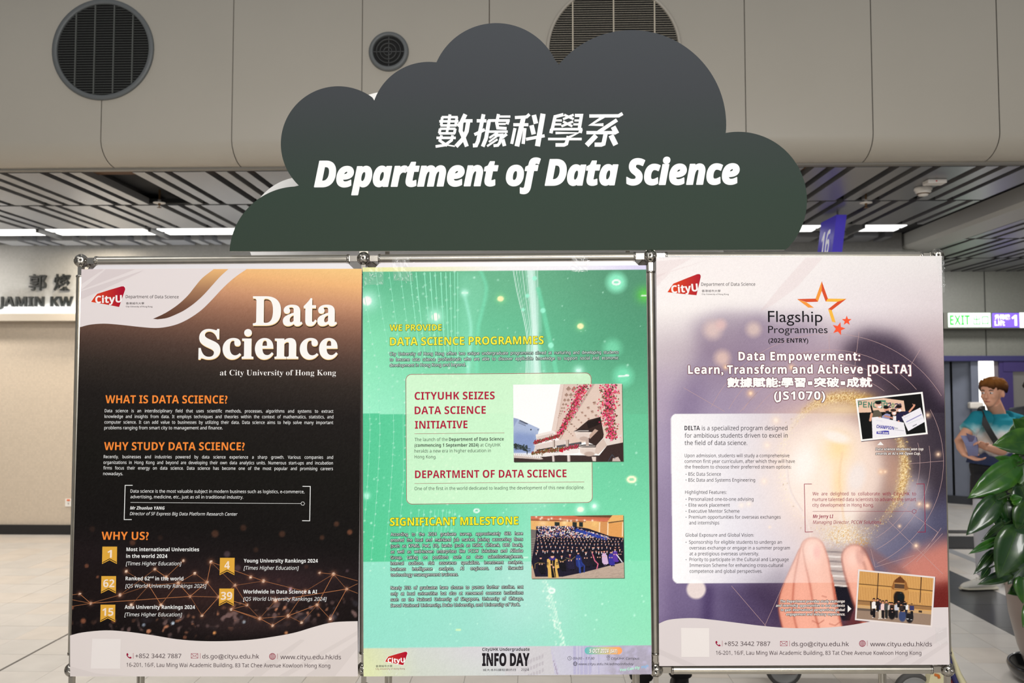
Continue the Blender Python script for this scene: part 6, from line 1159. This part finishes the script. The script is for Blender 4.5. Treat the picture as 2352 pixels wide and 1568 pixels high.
def hand(mb, wrist, d, nrm, thumb, curl=.5, k=1.0):
    """palm, four unequal bent fingers and a thumb leaving the side of the palm; thumb = side it leaves from"""
    wrist, d, nrm, th = Vector(wrist), Vector(d).normalized(), Vector(nrm), Vector(thumb); nrm = (nrm-d*nrm.dot(d)).normalized(); th = (th-d*th.dot(d)-nrm*th.dot(nrm)).normalized()
    loft(mb, [wrist-d*.02, wrist, wrist+d*.035*k, wrist+d*.085*k], [(.023, .019), (.025, .018), (.038, .016), (.040, .013)], th)
    for j, ln in enumerate((.070, .078, .072, .056)):
        b = wrist+d*.08*k+th*(.029-.0195*j)*k; a1 = d*math.cos(curl*.6)+nrm*math.sin(curl*.6); a2 = d*math.cos(curl*1.5)+nrm*math.sin(curl*1.5); a3 = d*math.cos(curl*2.2)+nrm*math.sin(curl*2.2)
        p1_, p2_ = b+a1*ln*.45*k, b+a1*ln*.45*k+a2*ln*.32*k; loft(mb, [b-d*.02, b, p1_, p2_, p2_+a3*ln*.25*k], [.0095, .0095, .0085, .0078, .006], th, 8)
    b = wrist+d*.025*k+th*.03*k; t1 = (d*.6+th*.7+nrm*.35).normalized(); t2 = (d*.85+th*.2+nrm*.4).normalized(); loft(mb, [b-t1*.02, b+t1*.012, b+t1*.04*k, b+t1*.04*k+t2*.032*k], [.013, .0125, .0105, .008], nrm, 8)
M_skin = mat('skin', (214, 158, 130), .5, noise=.03); M_skin2 = mat('skin_tan', (186, 128, 100), .5)
def person(name, label, J, fd, tdir, hair, shirt, trousers, shoe, skin, shoes2=None, long_legs=True, hands=None, sleeve=.55):
    fd = Vector(fd).normalized(); td = Vector(tdir).normalized(); Zv = Vector((0, 0, 1)); hs_ = fd.cross(Zv); ts = td.cross(Zv)   # right-hand side of the figure
    J = {k: Vector(v) for k, v in J.items()}; base = Vector(((J['aL'].x+J['aR'].x)/2, (J['aL'].y+J['aR'].y)/2, 0)); r = root(name, base, label, 'person')
    H = J['head']; b = MB()
    loft(b, [J['pelvis'], J['waist'], J['chest'], J['neck']-Zv*.035], [(.15, .10), (.125, .09), (.155, .10), (.09, .07)], ts)
    loft(b, [J['neck']-Zv*.06, J['neck'], H-Zv*.07], [(.07, .065), (.062, .06), (.058, .060)], ts)
    b.ball(H+Zv*.025-fd*.01, (.078, .078, .10), 20, Matrix.Identity(3)); b.ball(H-fd*.015+Zv*.03, (.076, .088, .088), 20)
    loft(b, [H+Zv*.05+fd*.035, H-Zv*.01+fd*.035, H-Zv*.055+fd*.04, H-Zv*.098+fd*.052, H-Zv*.112+fd*.052], [(.068, .055), (.069, .052), (.060, .046), (.034, .030), (.014, .014)], hs_, 18)
    loft(b, [H+Zv*.015+fd*.078, H-Zv*.012+fd*.098, H-Zv*.034+fd*.104, H-Zv*.044+fd*.088], [.008, .010, .0155, .010], hs_, 8)
    for s_ in (-1, 1):
        b.ball(H+hs_*s_*.078-fd*.012-Zv*.012, (.012, .02, .032), 10); b.ball(H+hs_*s_*.036+fd*.062-Zv*.03, (.026, .026, .022), 10)
    loft(b, [H+fd*.078-Zv*.066-hs_*.024, H+fd*.09-Zv*.064, H+fd*.078-Zv*.066+hs_*.024], [.004, .0075, .004], Zv, 8)
    for s_, k in ((1, 'R'), (-1, 'L')):
        loft(b, [J['s'+k], J['s'+k]*.5+J['e'+k]*.5, J['e'+k], J['e'+k]*.6+J['w'+k]*.4, J['w'+k]], [.050, .044, .037, .040, .026], td)
        loft(b, [J['h'+k]+Zv*.0, J['h'+k]*.5+J['k'+k]*.5, J['k'+k], J['k'+k]*.65+J['a'+k]*.35, J['a'+k]], [.055, .068, .054, .055, .038], td)
        h = (hands or {}).get(k, ((J['w'+k]-J['e'+k]), -s_*ts, td, .35)); hand(b, J['w'+k], h[0], h[1], h[2], h[3])
    body = fuse(b, 'body', skin, r, .0065, 2)
    M_e = mat('eye_white', (235, 230, 226), .3) if 'eye_white' not in bpy.data.materials else bpy.data.materials['eye_white']; M_i = mat('iris_dark', (34, 22, 18), .2) if 'iris_dark' not in bpy.data.materials else bpy.data.materials['iris_dark']; M_lp = mat('lips', (178, 104, 92), .4) if 'lips' not in bpy.data.materials else bpy.data.materials['lips']
    for s_ in (-1, 1):
        c = H+hs_*s_*.031+fd*.0815; q = MB(); q.ball(c, (.0145, .0145, .0075), 12); e = q.build('eye', M_e, body); q = MB(); q.ball(c+fd*.0085, .0068, 10); q.build('iris', M_i, body)
        q = MB(); loft(q, [c+Zv*.019+hs_*s_*-.014+fd*.008, c+Zv*.024+fd*.009, c+Zv*.019+hs_*s_*.018-fd*.002], [.003, .0042, .002], Zv, 6); q.build('eyebrow', hair if not isinstance(hair, tuple) else hair[1], body)
    q = MB(); loft(q, [H+fd*.084-Zv*.067-hs_*.023, H+fd*.0975-Zv*.066, H+fd*.084-Zv*.067+hs_*.023], [.002, .0055, .002], Zv, 6); q.build('lips', M_lp, body)
    q = MB(); q.ball(H+Zv*.052-fd*.018, (.090, .096, .078), 24)
    for k in range(46):
        a = random.uniform(0, 6.28); el = random.uniform(.15, .95); d = Vector((math.cos(a)*math.cos(el), math.sin(a)*math.cos(el), math.sin(el))); p0 = H+Zv*.045-fd*.018+Vector((d.x*.088, d.y*.092, d.z*.085)); fr = max(0, d.dot(fd)); dn = Vector((d.x*.012, d.y*.012, -.035-(.03 if d.dot(fd) < .35 else 0)))
        loft(q, [p0, p0+dn*.5+Vector((d.x, d.y, 0))*.006, p0+dn*(1+.0*fr)], [.022, .019, .008], d.cross(Zv) if abs(d.z) < .95 else ts, 6)
    for k in range(9):
        t_ = (k-4)/4; p0 = H+Zv*.085+fd*.058+hs_*t_*.062-fd*abs(t_)*.03; loft(q, [p0, p0-Zv*.030+fd*.018, p0-Zv*(.068+.007*math.sin(k*2.1))+fd*.020], [.020, .014, .005], hs_, 6)
    fuse(q, 'hair', hair[0] if isinstance(hair, tuple) else hair, r, .006, 1)
    q = MB(); loft(q, [J['hem'], J['waist'], J['chest']-Zv*.02, J['chest']+Zv*.07, J['neck']-Zv*.03, J['neck']-Zv*.012], [(.198, .148), (.172, .128), (.182, .122), (.165, .105), (.092, .078), (.078, .072)], ts, 24)
    for k in ('R', 'L'):
        m_ = J['s'+k].lerp(J['e'+k], sleeve); loft(q, [J['chest'].lerp(J['s'+k], .55)+Zv*.03, J['s'+k]+Zv*.005, J['s'+k].lerp(m_, .6), m_], [.075, .067, .068, .071], td)
    for k in range(5):
        a = k*1.3; p = J['waist']+ts*.13*math.cos(a)+td*.09*math.sin(a); loft(q, [p-Zv*.1, p+ts*.02, p+Zv*.14], [.012, .02, .008], ts, 6)
    fuse(q, 't_shirt', shirt, r, .008, 2)
    def legs(nm, t0, t1, rr_, mt_, gr=0):
        q = MB(); loft(q, [J['pelvis']+Zv*.10, J['pelvis']+Zv*.02, J['pelvis']-Zv*.07], [(.160+gr, .112+gr), (.172+gr, .120+gr), (.156+gr, .116+gr)], ts, 20)
        for k in ('R', 'L'):
            hp, kn, an = J['h'+k], J['k'+k], J['a'+k]; P_ = [hp, hp.lerp(kn, .5), kn, kn.lerp(an, .5), an+Zv*.02]; n = t1; R0 = rr_; loft(q, P_[:n], R0[:n], ts)
        return fuse(q, nm, mt_, r, .009, 2)
    legs('trousers', 0, 5, [.094, .088, .074, .068, .062], trousers)
    if shoes2: legs('shorts', 0, 2, [.118, .110], shoes2, .016)
    for k in ('R', 'L'):
        a = J['a'+k]; fdir2 = (J.get('toe'+k, a+td*.2)-a); fdir2.z = 0; fdir2.normalize(); sd = fdir2.cross(Zv); g = Vector((a.x, a.y, 0))-fdir2*.03
        q = MB(); loft(q, [g-fdir2*.055+Zv*.05, g-fdir2*.03+Zv*.055, g+fdir2*.06+Zv*.055, g+fdir2*.13+Zv*.042, g+fdir2*.20+Zv*.032, g+fdir2*.235+Zv*.026], [(.022, .035), (.036, .045), (.043, .044), (.046, .034), (.040, .024), (.018, .014)], sd); loft(q, [a+Zv*.03, Vector((a.x, a.y, .05))], [.044, .045], sd)
        o = fuse(q, 'shoe', shoe[0], r, .007, 2); q = MB(); loft(q, [g-fdir2*.07+Zv*.012, g-fdir2*.04+Zv*.012, g+fdir2*.1+Zv*.012, g+fdir2*.2+Zv*.012, g+fdir2*.245+Zv*.015], [(.026, .012), (.040, .012), (.050, .012), (.044, .012), (.02, .008)], sd); q.build('sole', shoe[1], o)
        if len(shoe) > 2:
            q = MB()
            for j in range(4): c = g+fdir2*(.07+j*.022)+Zv*(.098-j*.010); loft(q, [c-sd*.02, c+Zv*.004, c+sd*.02], [.004, .005, .004], fdir2, 6)
            q.build('laces', shoe[2], o)
    return r, body
def zramp(name, stops, rough=.85, wob=0):
    return ink_ramp(name, [(z, lin(c)) for z, c in stops], rough=rough, wob=wob)
YM = 7.06
J = dict(head=m(2279, 901, 6.98), neck=m(2290, 946, 7.06), chest=m(2289, 980, 7.07), waist=m(2285, 1030, 7.06), hem=m(2281, 1070, 7.06), pelvis=m(2285, 1078, 7.08),
    sR=m(2245, 962, 6.98), eR=m(2203, 1014, 6.92), wR=m(2217, 1044, 6.78), sL=m(2333, 963, 7.14), eL=m(2322, 1040, 7.02), wL=m(2262, 1026, 6.80),
    hR=m(2266, 1095, 7.02), kR=m(2258, 1205, 6.95), aR=m(2262, 1309, 7.03), hL=m(2306, 1095, 7.14), kL=m(2318, 1200, 7.15), aL=m(2350, 1296, 7.28))
J['aR'].z = .10; J['aL'].z = .10; J['toeR'] = J['aR']+Vector((-1, -.12, 0)); J['toeL'] = J['aL']+Vector((-1, -.3, 0))
z_ = lambda y: float(atY(2285, y, 7.0)[2])
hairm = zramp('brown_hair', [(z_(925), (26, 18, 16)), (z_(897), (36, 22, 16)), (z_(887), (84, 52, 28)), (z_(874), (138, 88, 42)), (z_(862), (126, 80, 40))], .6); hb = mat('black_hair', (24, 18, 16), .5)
shirtm = zramp('tie_dye_teal', [(z_(1072), (200, 205, 212)), (z_(1063), (52, 62, 92)), (z_(1046), (60, 66, 92)), (z_(1040), (196, 190, 186)), (z_(1010), (214, 200, 190)), (z_(996), (226, 226, 226)), (z_(985), (150, 200, 206)), (z_(970), (44, 138, 154)), (z_(940), (32, 120, 140))], wob=.16)
r, body = person('person', 'young man in teal tie-dye T-shirt with black crossbody strap reading a leaflet', J, (-.80, -.60, -.05), (-.48, -.88, 0), (hairm, hb), shirtm, mat('pale_trousers', (196, 196, 206), .8), (mat('white_shoe', (226, 224, 216), .6), mat('cream_sole', (214, 208, 190), .6), mat('white_lace', (240, 238, 232), .7)), M_skin, shoes2=mat('black_cloth', (28, 28, 34), .8),
    hands={'R': (m(2236, 1052, 6.74)-m(2217, 1044, 6.78), (.2, -.3, 1), (.8, -.3, -.2), .5), 'L': (m(2236, 1012, 6.74)-m(2262, 1026, 6.80), (-.3, -.6, -.6), (-.2, -.4, .9), .45)})
q = MB(); pth = catmull([m(2352, 1042, 7.02), m(2300, 1030, 6.90), m(2285, 1010, 6.895), m(2268, 982, 6.90), m(2255, 955, 6.93), m(2252, 941, 7.02), m(2262, 938, 7.12)], 5); q.sweep(pth, [(-.023, -.005), (.023, -.005), (.023, .005), (-.023, .005)], sm=False, up=Vector((-.4, -.9, 0))); q.build('crossbody_strap', mat('black_strap', (22, 22, 24), .6), r)
lf = root('leaflet', m(2225, 1046, 6.75), 'folded blue-grey leaflet held in the hands of the man in teal', 'leaflet')
for k, (a, b_) in enumerate((((2206, 1000), (2224, 1047)), ((2219, 994), (2229, 1044)))):
    q = MB(); A = m(a[0], a[1], 6.73+.02*k); B = m(b_[0], b_[1], 6.73+.02*k); Wd = m(2240+k*4, 1000+4*k, 6.78)-A; vs = []
    for i in range(7):
        u = i/6; p = A.lerp(B, u)+Vector((0, -.02*math.sin(u*3.1), 0)); vs += [p, p+Wd*(1-.35*u), p+Vector((0, .002, 0)), p+Wd*(1-.35*u)+Vector((0, .002, 0))]
    q.add(vs, [(i*4, i*4+1, i*4+5, i*4+4) for i in range(6)]+[(i*4+2, i*4+6, i*4+7, i*4+3) for i in range(6)]); q.build('page', mat('leaflet_paper', (128, 132, 170) if k == 0 else (92, 84, 118), .6), lf)
def standing(x, y, h, fdir, k=1.0):
    f_ = Vector(fdir).normalized(); s_ = f_.cross(Vector((0, 0, 1))); B = Vector((x, y, 0)); Zv = Vector((0, 0, 1)); H = h
    P = lambda z, a=0, b=0: B+Zv*z*H+s_*a+f_*b
    return dict(head=P(.93, 0, .02), neck=P(.855), chest=P(.77), waist=P(.64), hem=P(.52), pelvis=P(.53), sR=P(.81, .19), sL=P(.81, -.19), eR=P(.63, .24), eL=P(.63, -.24), wR=P(.49, .23, .08), wL=P(.49, -.23, .08), hR=P(.5, .09), hL=P(.5, -.09), kR=P(.28, .10, .02), kL=P(.28, -.10, .02), aR=P(.06, .11), aL=P(.06, -.11))
x2 = float(atY(2381, 900, 7.9)[0]); r2, _ = person('person', 'dark-haired man in grey shirt cut off by the right frame edge', standing(x2, 7.9, 1.70, (-.8, -.6, 0)), (-.8, -.6, 0), (-.8, -.6, 0), hb, mat('grey_shirt', (70, 74, 80), .85), mat('dark_trousers', (40, 42, 50), .8), (mat('dark_shoe', (30, 30, 32), .5), mat('dark_sole', (20, 20, 20), .6)), M_skin2)
Jb = standing(.655, 4.56, 1.58, (.25, -1, 0)); r3, _ = person('person', 'black trainers with red edges of a person standing behind the poster stand', Jb, (.25, -1, 0), (.25, -1, 0), hb, mat('black_shirt', (24, 24, 26), .85), mat('black_trousers', (16, 16, 18), .85), (mat('black_shoe', (14, 14, 15), .6), mat('red_sole', (170, 30, 28), .5)), M_skin2)
# ================================================================ POTTED PLANT
PX, PY = 2.945, 4.86
pp = root('potted_plant', (PX, PY, 0), 'large glossy green climbing plant in a beige pot with black saucer at right', 'plant')
MB().lathe((PX, PY, 0), [(.001, .03), (.185, .03), (.20, .05), (.245, .18), (.285, .36), (.298, .50), (.294, .56), (.272, .56), (.270, .52), (.001, .52)], 56).build('pot', mat('beige_glaze', (128, 112, 105), .3, coat=.3), pp)
MB().lathe((PX, PY, 0), [(.001, .0), (.22, 0), (.285, .03), (.302, .075), (.296, .09), (.278, .085), (.255, .04), (.001, .022)], 56).build('saucer', mat('black_glaze', (22, 22, 24), .12, coat=.5), pp)
MB().lathe((PX, PY, 0), [(.001, .53), (.268, .53), (.269, .522)], 32).build('soil', mat('soil', (56, 44, 34), .95), pp)
MB().tube([(PX, PY, .5), (PX, PY, 1.5)], .045, 12).build('moss_pole', mat('moss_pole', (84, 66, 44), .95, bump=1, bscale=80), pp)
GM = []
for k, c in enumerate([(26, 72, 8), (18, 56, 12), (34, 84, 12), (16, 46, 18), (20, 52, 22)]):
    M = mat('leaf_green', c, .28, coat=.25); nt = M.node_tree; b_ = nt.nodes['Principled BSDF']; tc = nt.nodes.new('ShaderNodeTexCoord'); n_ = nt.nodes.new('ShaderNodeTexNoise'); n_.inputs['Scale'].default_value = 14; nt.links.new(tc.outputs['Object'], n_.inputs[0])
    cr = nt.nodes.new('ShaderNodeValToRGB'); cr.color_ramp.elements[0].position = .45; cr.color_ramp.elements[0].color = (*lin(c), 1); cr.color_ramp.elements[1].position = .78; cr.color_ramp.elements[1].color = (*lin((min(255, c[0]+34), min(255, c[1]+30), c[2]+6)), 1); nt.links.new(n_.outputs['Fac'], cr.inputs[0]); nt.links.new(cr.outputs[0], b_.inputs['Base Color']); GM.append(M)
M_vein = mat('leaf_vein', (60, 100, 30), .5); M_stem = mat('plant_stem', (36, 62, 20), .6); stems = MB()
def leaf(base, tip, w_, up, mt_, anchor=None, fold=.25, droop=.12):
    B, T_ = Vector(base), Vector(tip); d = T_-B; ln = d.length; d.normalize(); up = Vector(up); up = (up-d*up.dot(d)).normalized(); s_ = d.cross(up); prof_ = [(-.06, .30), (.03, .72), (.15, .97), (.32, 1.0), (.5, .88), (.68, .66), (.84, .36), (.94, .13), (1.0, .0)]
    vs = []; fs = []
    for t, h in prof_:
        for j in (-1, -.5, 0, .5, 1):
            back = -.07*abs(j) if t < .05 else 0; p = B+d*ln*(t+back)+s_*(w_/2*h*j)+up*(abs(j)*fold*w_*.5*h-(t*t)*droop*ln+.02*ln*math.sin(t*9+j*2)*abs(j)); vs.append(p)
    n = len(prof_)
    fs = [(i*5+j, i*5+j+1, (i+1)*5+j+1, (i+1)*5+j) for i in range(n-1) for j in range(4)]
    o = pyd('leaf', vs, fs, mt_, pp, smooth=True); sd = o.modifiers.new('t', 'SOLIDIFY'); sd.thickness = .0012
    q = MB(); q.tube([B+d*ln*t+up*(-(t*t)*droop*ln+.0016) for t in (0, .25, .5, .75, .97)], .0012, 5, scales=[1.4, 1.2, 1, .7, .3]); q.build('midrib', M_vein, o)
    a = Vector(anchor) if anchor else Vector((PX+random.uniform(-.04, .04), PY+random.uniform(-.04, .04), B.z-.06)); stems.tube(catmull([a, a.lerp(B, .6)+Vector((0, 0, .05)), B], 4), .0042, 6)
def lf_px(bx, by, tx, ty, w_, Y, mt_, dY=0, **k): leaf(m(bx, by, Y), m(tx, ty, Y-.03+dY), w_*Y/F, (random.uniform(-.25, .1), -1, random.uniform(.25, .6)), GM[mt_], **k)
for a in [(2372, 1012, 2286, 1020, 62, 4.62, 0), (2330, 1066, 2289, 1048, 26, 4.56, 2), (2329, 1074, 2229, 1142, 60, 4.50, 2), (2300, 1130, 2262, 1166, 40, 4.60, 1), (2285, 1152, 2224, 1228, 50, 4.46, 1), (2304, 1206, 2258, 1242, 24, 4.55, 3), (2290, 1240, 2228, 1269, 20, 4.5, 2), (2334, 1222, 2296, 1330, 74, 4.42, 1),
          (2280, 1270, 2240, 1318, 24, 4.52, 3), (2318, 1318, 2250, 1340, 28, 4.5, 3), (2348, 1330, 2352, 1386, 40, 4.5, 0), (2310, 1150, 2318, 1206, 42, 4.62, 1), (2348, 1060, 2345, 1112, 62, 4.6, 0), (2345, 1118, 2368, 1178, 60, 4.58, 3), (2362, 1160, 2340, 1232, 62, 4.56, 1), (2345, 1200, 2305, 1236, 46, 4.6, 3), (2362, 1260, 2330, 1345, 58, 4.58, 1),
          (2340, 1050, 2310, 1076, 26, 4.6, 2), (2352, 990, 2330, 962, 40, 4.7, 0), (2300, 1150, 2256, 1170, 26, 4.58, 4), (2325, 1150, 2348, 1142, 26, 4.55, 2), (2330, 1255, 2290, 1300, 34, 4.62, 4), (2270, 1305, 2252, 1330, 16, 4.55, 4), (2378, 1090, 2332, 1150, 55, 4.65, 1), (2370, 1340, 2318, 1362, 44, 4.6, 1), (2380, 1390, 2352, 1440, 44, 4.55, 2), (2360, 1292, 2318, 1340, 50, 4.55, 3), (2390, 1300, 2368, 1368, 52, 4.55, 1), (2420, 1310, 2400, 1380, 50, 4.5, 0), (2338, 1290, 2312, 1318, 34, 4.6, 4), (2300, 1180, 2300, 1226, 40, 4.62, 3), (2322, 1196, 2336, 1262, 52, 4.6, 4)]: lf_px(*a)
for k in range(64):
    z = random.uniform(.62, 1.44); a = random.uniform(0, 6.28); rad = random.uniform(.12, .30)*(1-.25*abs(z-1)); px_ = PX+rad*math.cos(a); py_ = PY+rad*math.sin(a)
    if proj((px_-.12, py_, z))[0] < 2325: continue
    d = Vector((math.cos(a), math.sin(a), -.45)); B = Vector((px_, py_, z)); ln = random.uniform(.12, .22); leaf(B, B+d*ln, ln*.62, (0, -.3, 1) if random.random() < .5 else (-.3, -1, .5), random.choice(GM))
stems.build('stems', M_stem, pp)
# ================================================================ LUGGAGE TROLLEY behind the stand
YT = 4.47; tr = root('luggage_trolley', m(2130, 1600, YT), 'cream and navy luggage trolley with red wheel forks behind the right poster', 'trolley'); tr.location.z = 0
M_crm = mat('cream_plastic', (214, 206, 166), .3, coat=.3); M_navy = mat('navy_stripe', (26, 30, 92), .3, coat=.3); M_redf = mat('red_fork', (112, 36, 32), .4); M_tyre = mat('tyre', (72, 70, 68), .7); M_hub = mat('grey_hub', (140, 140, 138), .5); M_bolt = mat('zinc_bolt', (150, 160, 156), .3, metal=.8)
wc = m(2098, 1558, YT-.05); wr_ = .098
def wheel(c, r_):
    q = MB(); q.lathe(c, [(r_*.80, .016), (r_*.92, .022), (r_, .012), (r_, -.012), (r_*.92, -.022), (r_*.80, -.016)], 40, axis=(0, -1, 0)); w0 = q.build('wheel', M_tyre, tr)
    MB().lathe(c, [(r_*.80, -.015), (r_*.80, .017), (r_*.74, .012), (r_*.30, .012), (r_*.22, .022), (.001, .022)], 36, axis=(0, -1, 0)).build('hub', M_hub, w0)
    MB().lathe(c+Vector((0, -.022, 0)), [(.022, 0), (.022, .012), (.012, .016), (.001, .016)], 6, axis=(0, -1, 0)).build('bolt', M_bolt, w0)
for dx, dy in ((0, 0), (-.55, .35)):
    c = wc+Vector((dx, dy, 0)); c.z = wr_+.001; wheel(c, wr_)
    q = MB(); up_ = c+Vector((.19, -.034, .055)); q.prism([c+Vector((-.018, -.034, -.018)), c+Vector((.05, -.034, -.02)), up_+Vector((.03, 0, -.02)), up_+Vector((.03, 0, .035)), c+Vector((-.01, -.034, .022))], (0, -.006, 0)); q.build('fork', M_redf, tr)
c = Vector((wc.x, wc.y, .13))
q = MB(); q.box(c+Vector((-.75, .04, .10)), c+Vector((.22, .5, .13))); q.build('deck', mat('deck_steel', (120, 120, 122), .4, metal=.6), tr)
q = MB(); A = [m(2133, 1570, YT-.1), m(2140, 1540, YT-.1), m(2168, 1538, YT-.1), m(2178, 1570, YT-.1), m(2185, 1620, YT-.1), m(2120, 1620, YT-.1)]; q.prism(A[::-1], (0, .05, 0)); q.build('front_plate', M_crm, tr)
q = MB(); q.tube([m(2147, 1549, YT-.105), m(2156, 1551, YT-.105), m(2157, 1557, YT-.105)], .007, 6); q.build('orange_mark', mat('orange_mark', (206, 112, 40), .5), tr)
bl = [(2176, 1470), (2184, 1505), (2196, 1545), (2211, 1580), (2222, 1640)]
def band_(nm, off0, off1, mt_, dy):
    P0 = [m(x+a, y, YT-.12+dy) for (x, y), a in zip(bl, off0)]; P1 = [m(x+a, y, YT-.12+dy) for (x, y), a in zip(bl, off1)]; n = len(P0); vs = []
    for a, b in zip(P0, P1): vs += [a, (a+b)/2+Vector((0, -.022, 0)), b, b+Vector((0, .07, 0)), a+Vector((0, .07, 0))]
    q = MB(); q.add(vs, [(i*5+j, i*5+(j+1) % 5, (i+1)*5+(j+1) % 5, (i+1)*5+j) for i in range(n-1) for j in range(5)], True); q.add(vs[:5], [(0, 1, 2, 3, 4)]); q.build(nm, mt_, tr)
band_('bumper', [0, 0, -2, -3, -4], [2, 7, 12, 17, 20], M_crm, 0); band_('bumper_stripe', [-14, -12, -14, -14, -14], [0, 0, -2, -3, -4], M_navy, .01)
q = MB(); q.tube(catmull([c+Vector((.18, .45, .12)), c+Vector((.16, .5, .5)), c+Vector((.1, .52, .82)), c+Vector((-.3, .52, .86)), c+Vector((-.7, .52, .82)), c+Vector((-.74, .5, .5)), c+Vector((-.74, .45, .12))], 5), .014, 10); q.build('handle_frame', mat('trolley_steel', (150, 150, 150), .3, metal=.8), tr)
bpy.data.scenes.remove(_ws); bpy.data.objects.remove(_to); bpy.data.curves.remove(_tc)
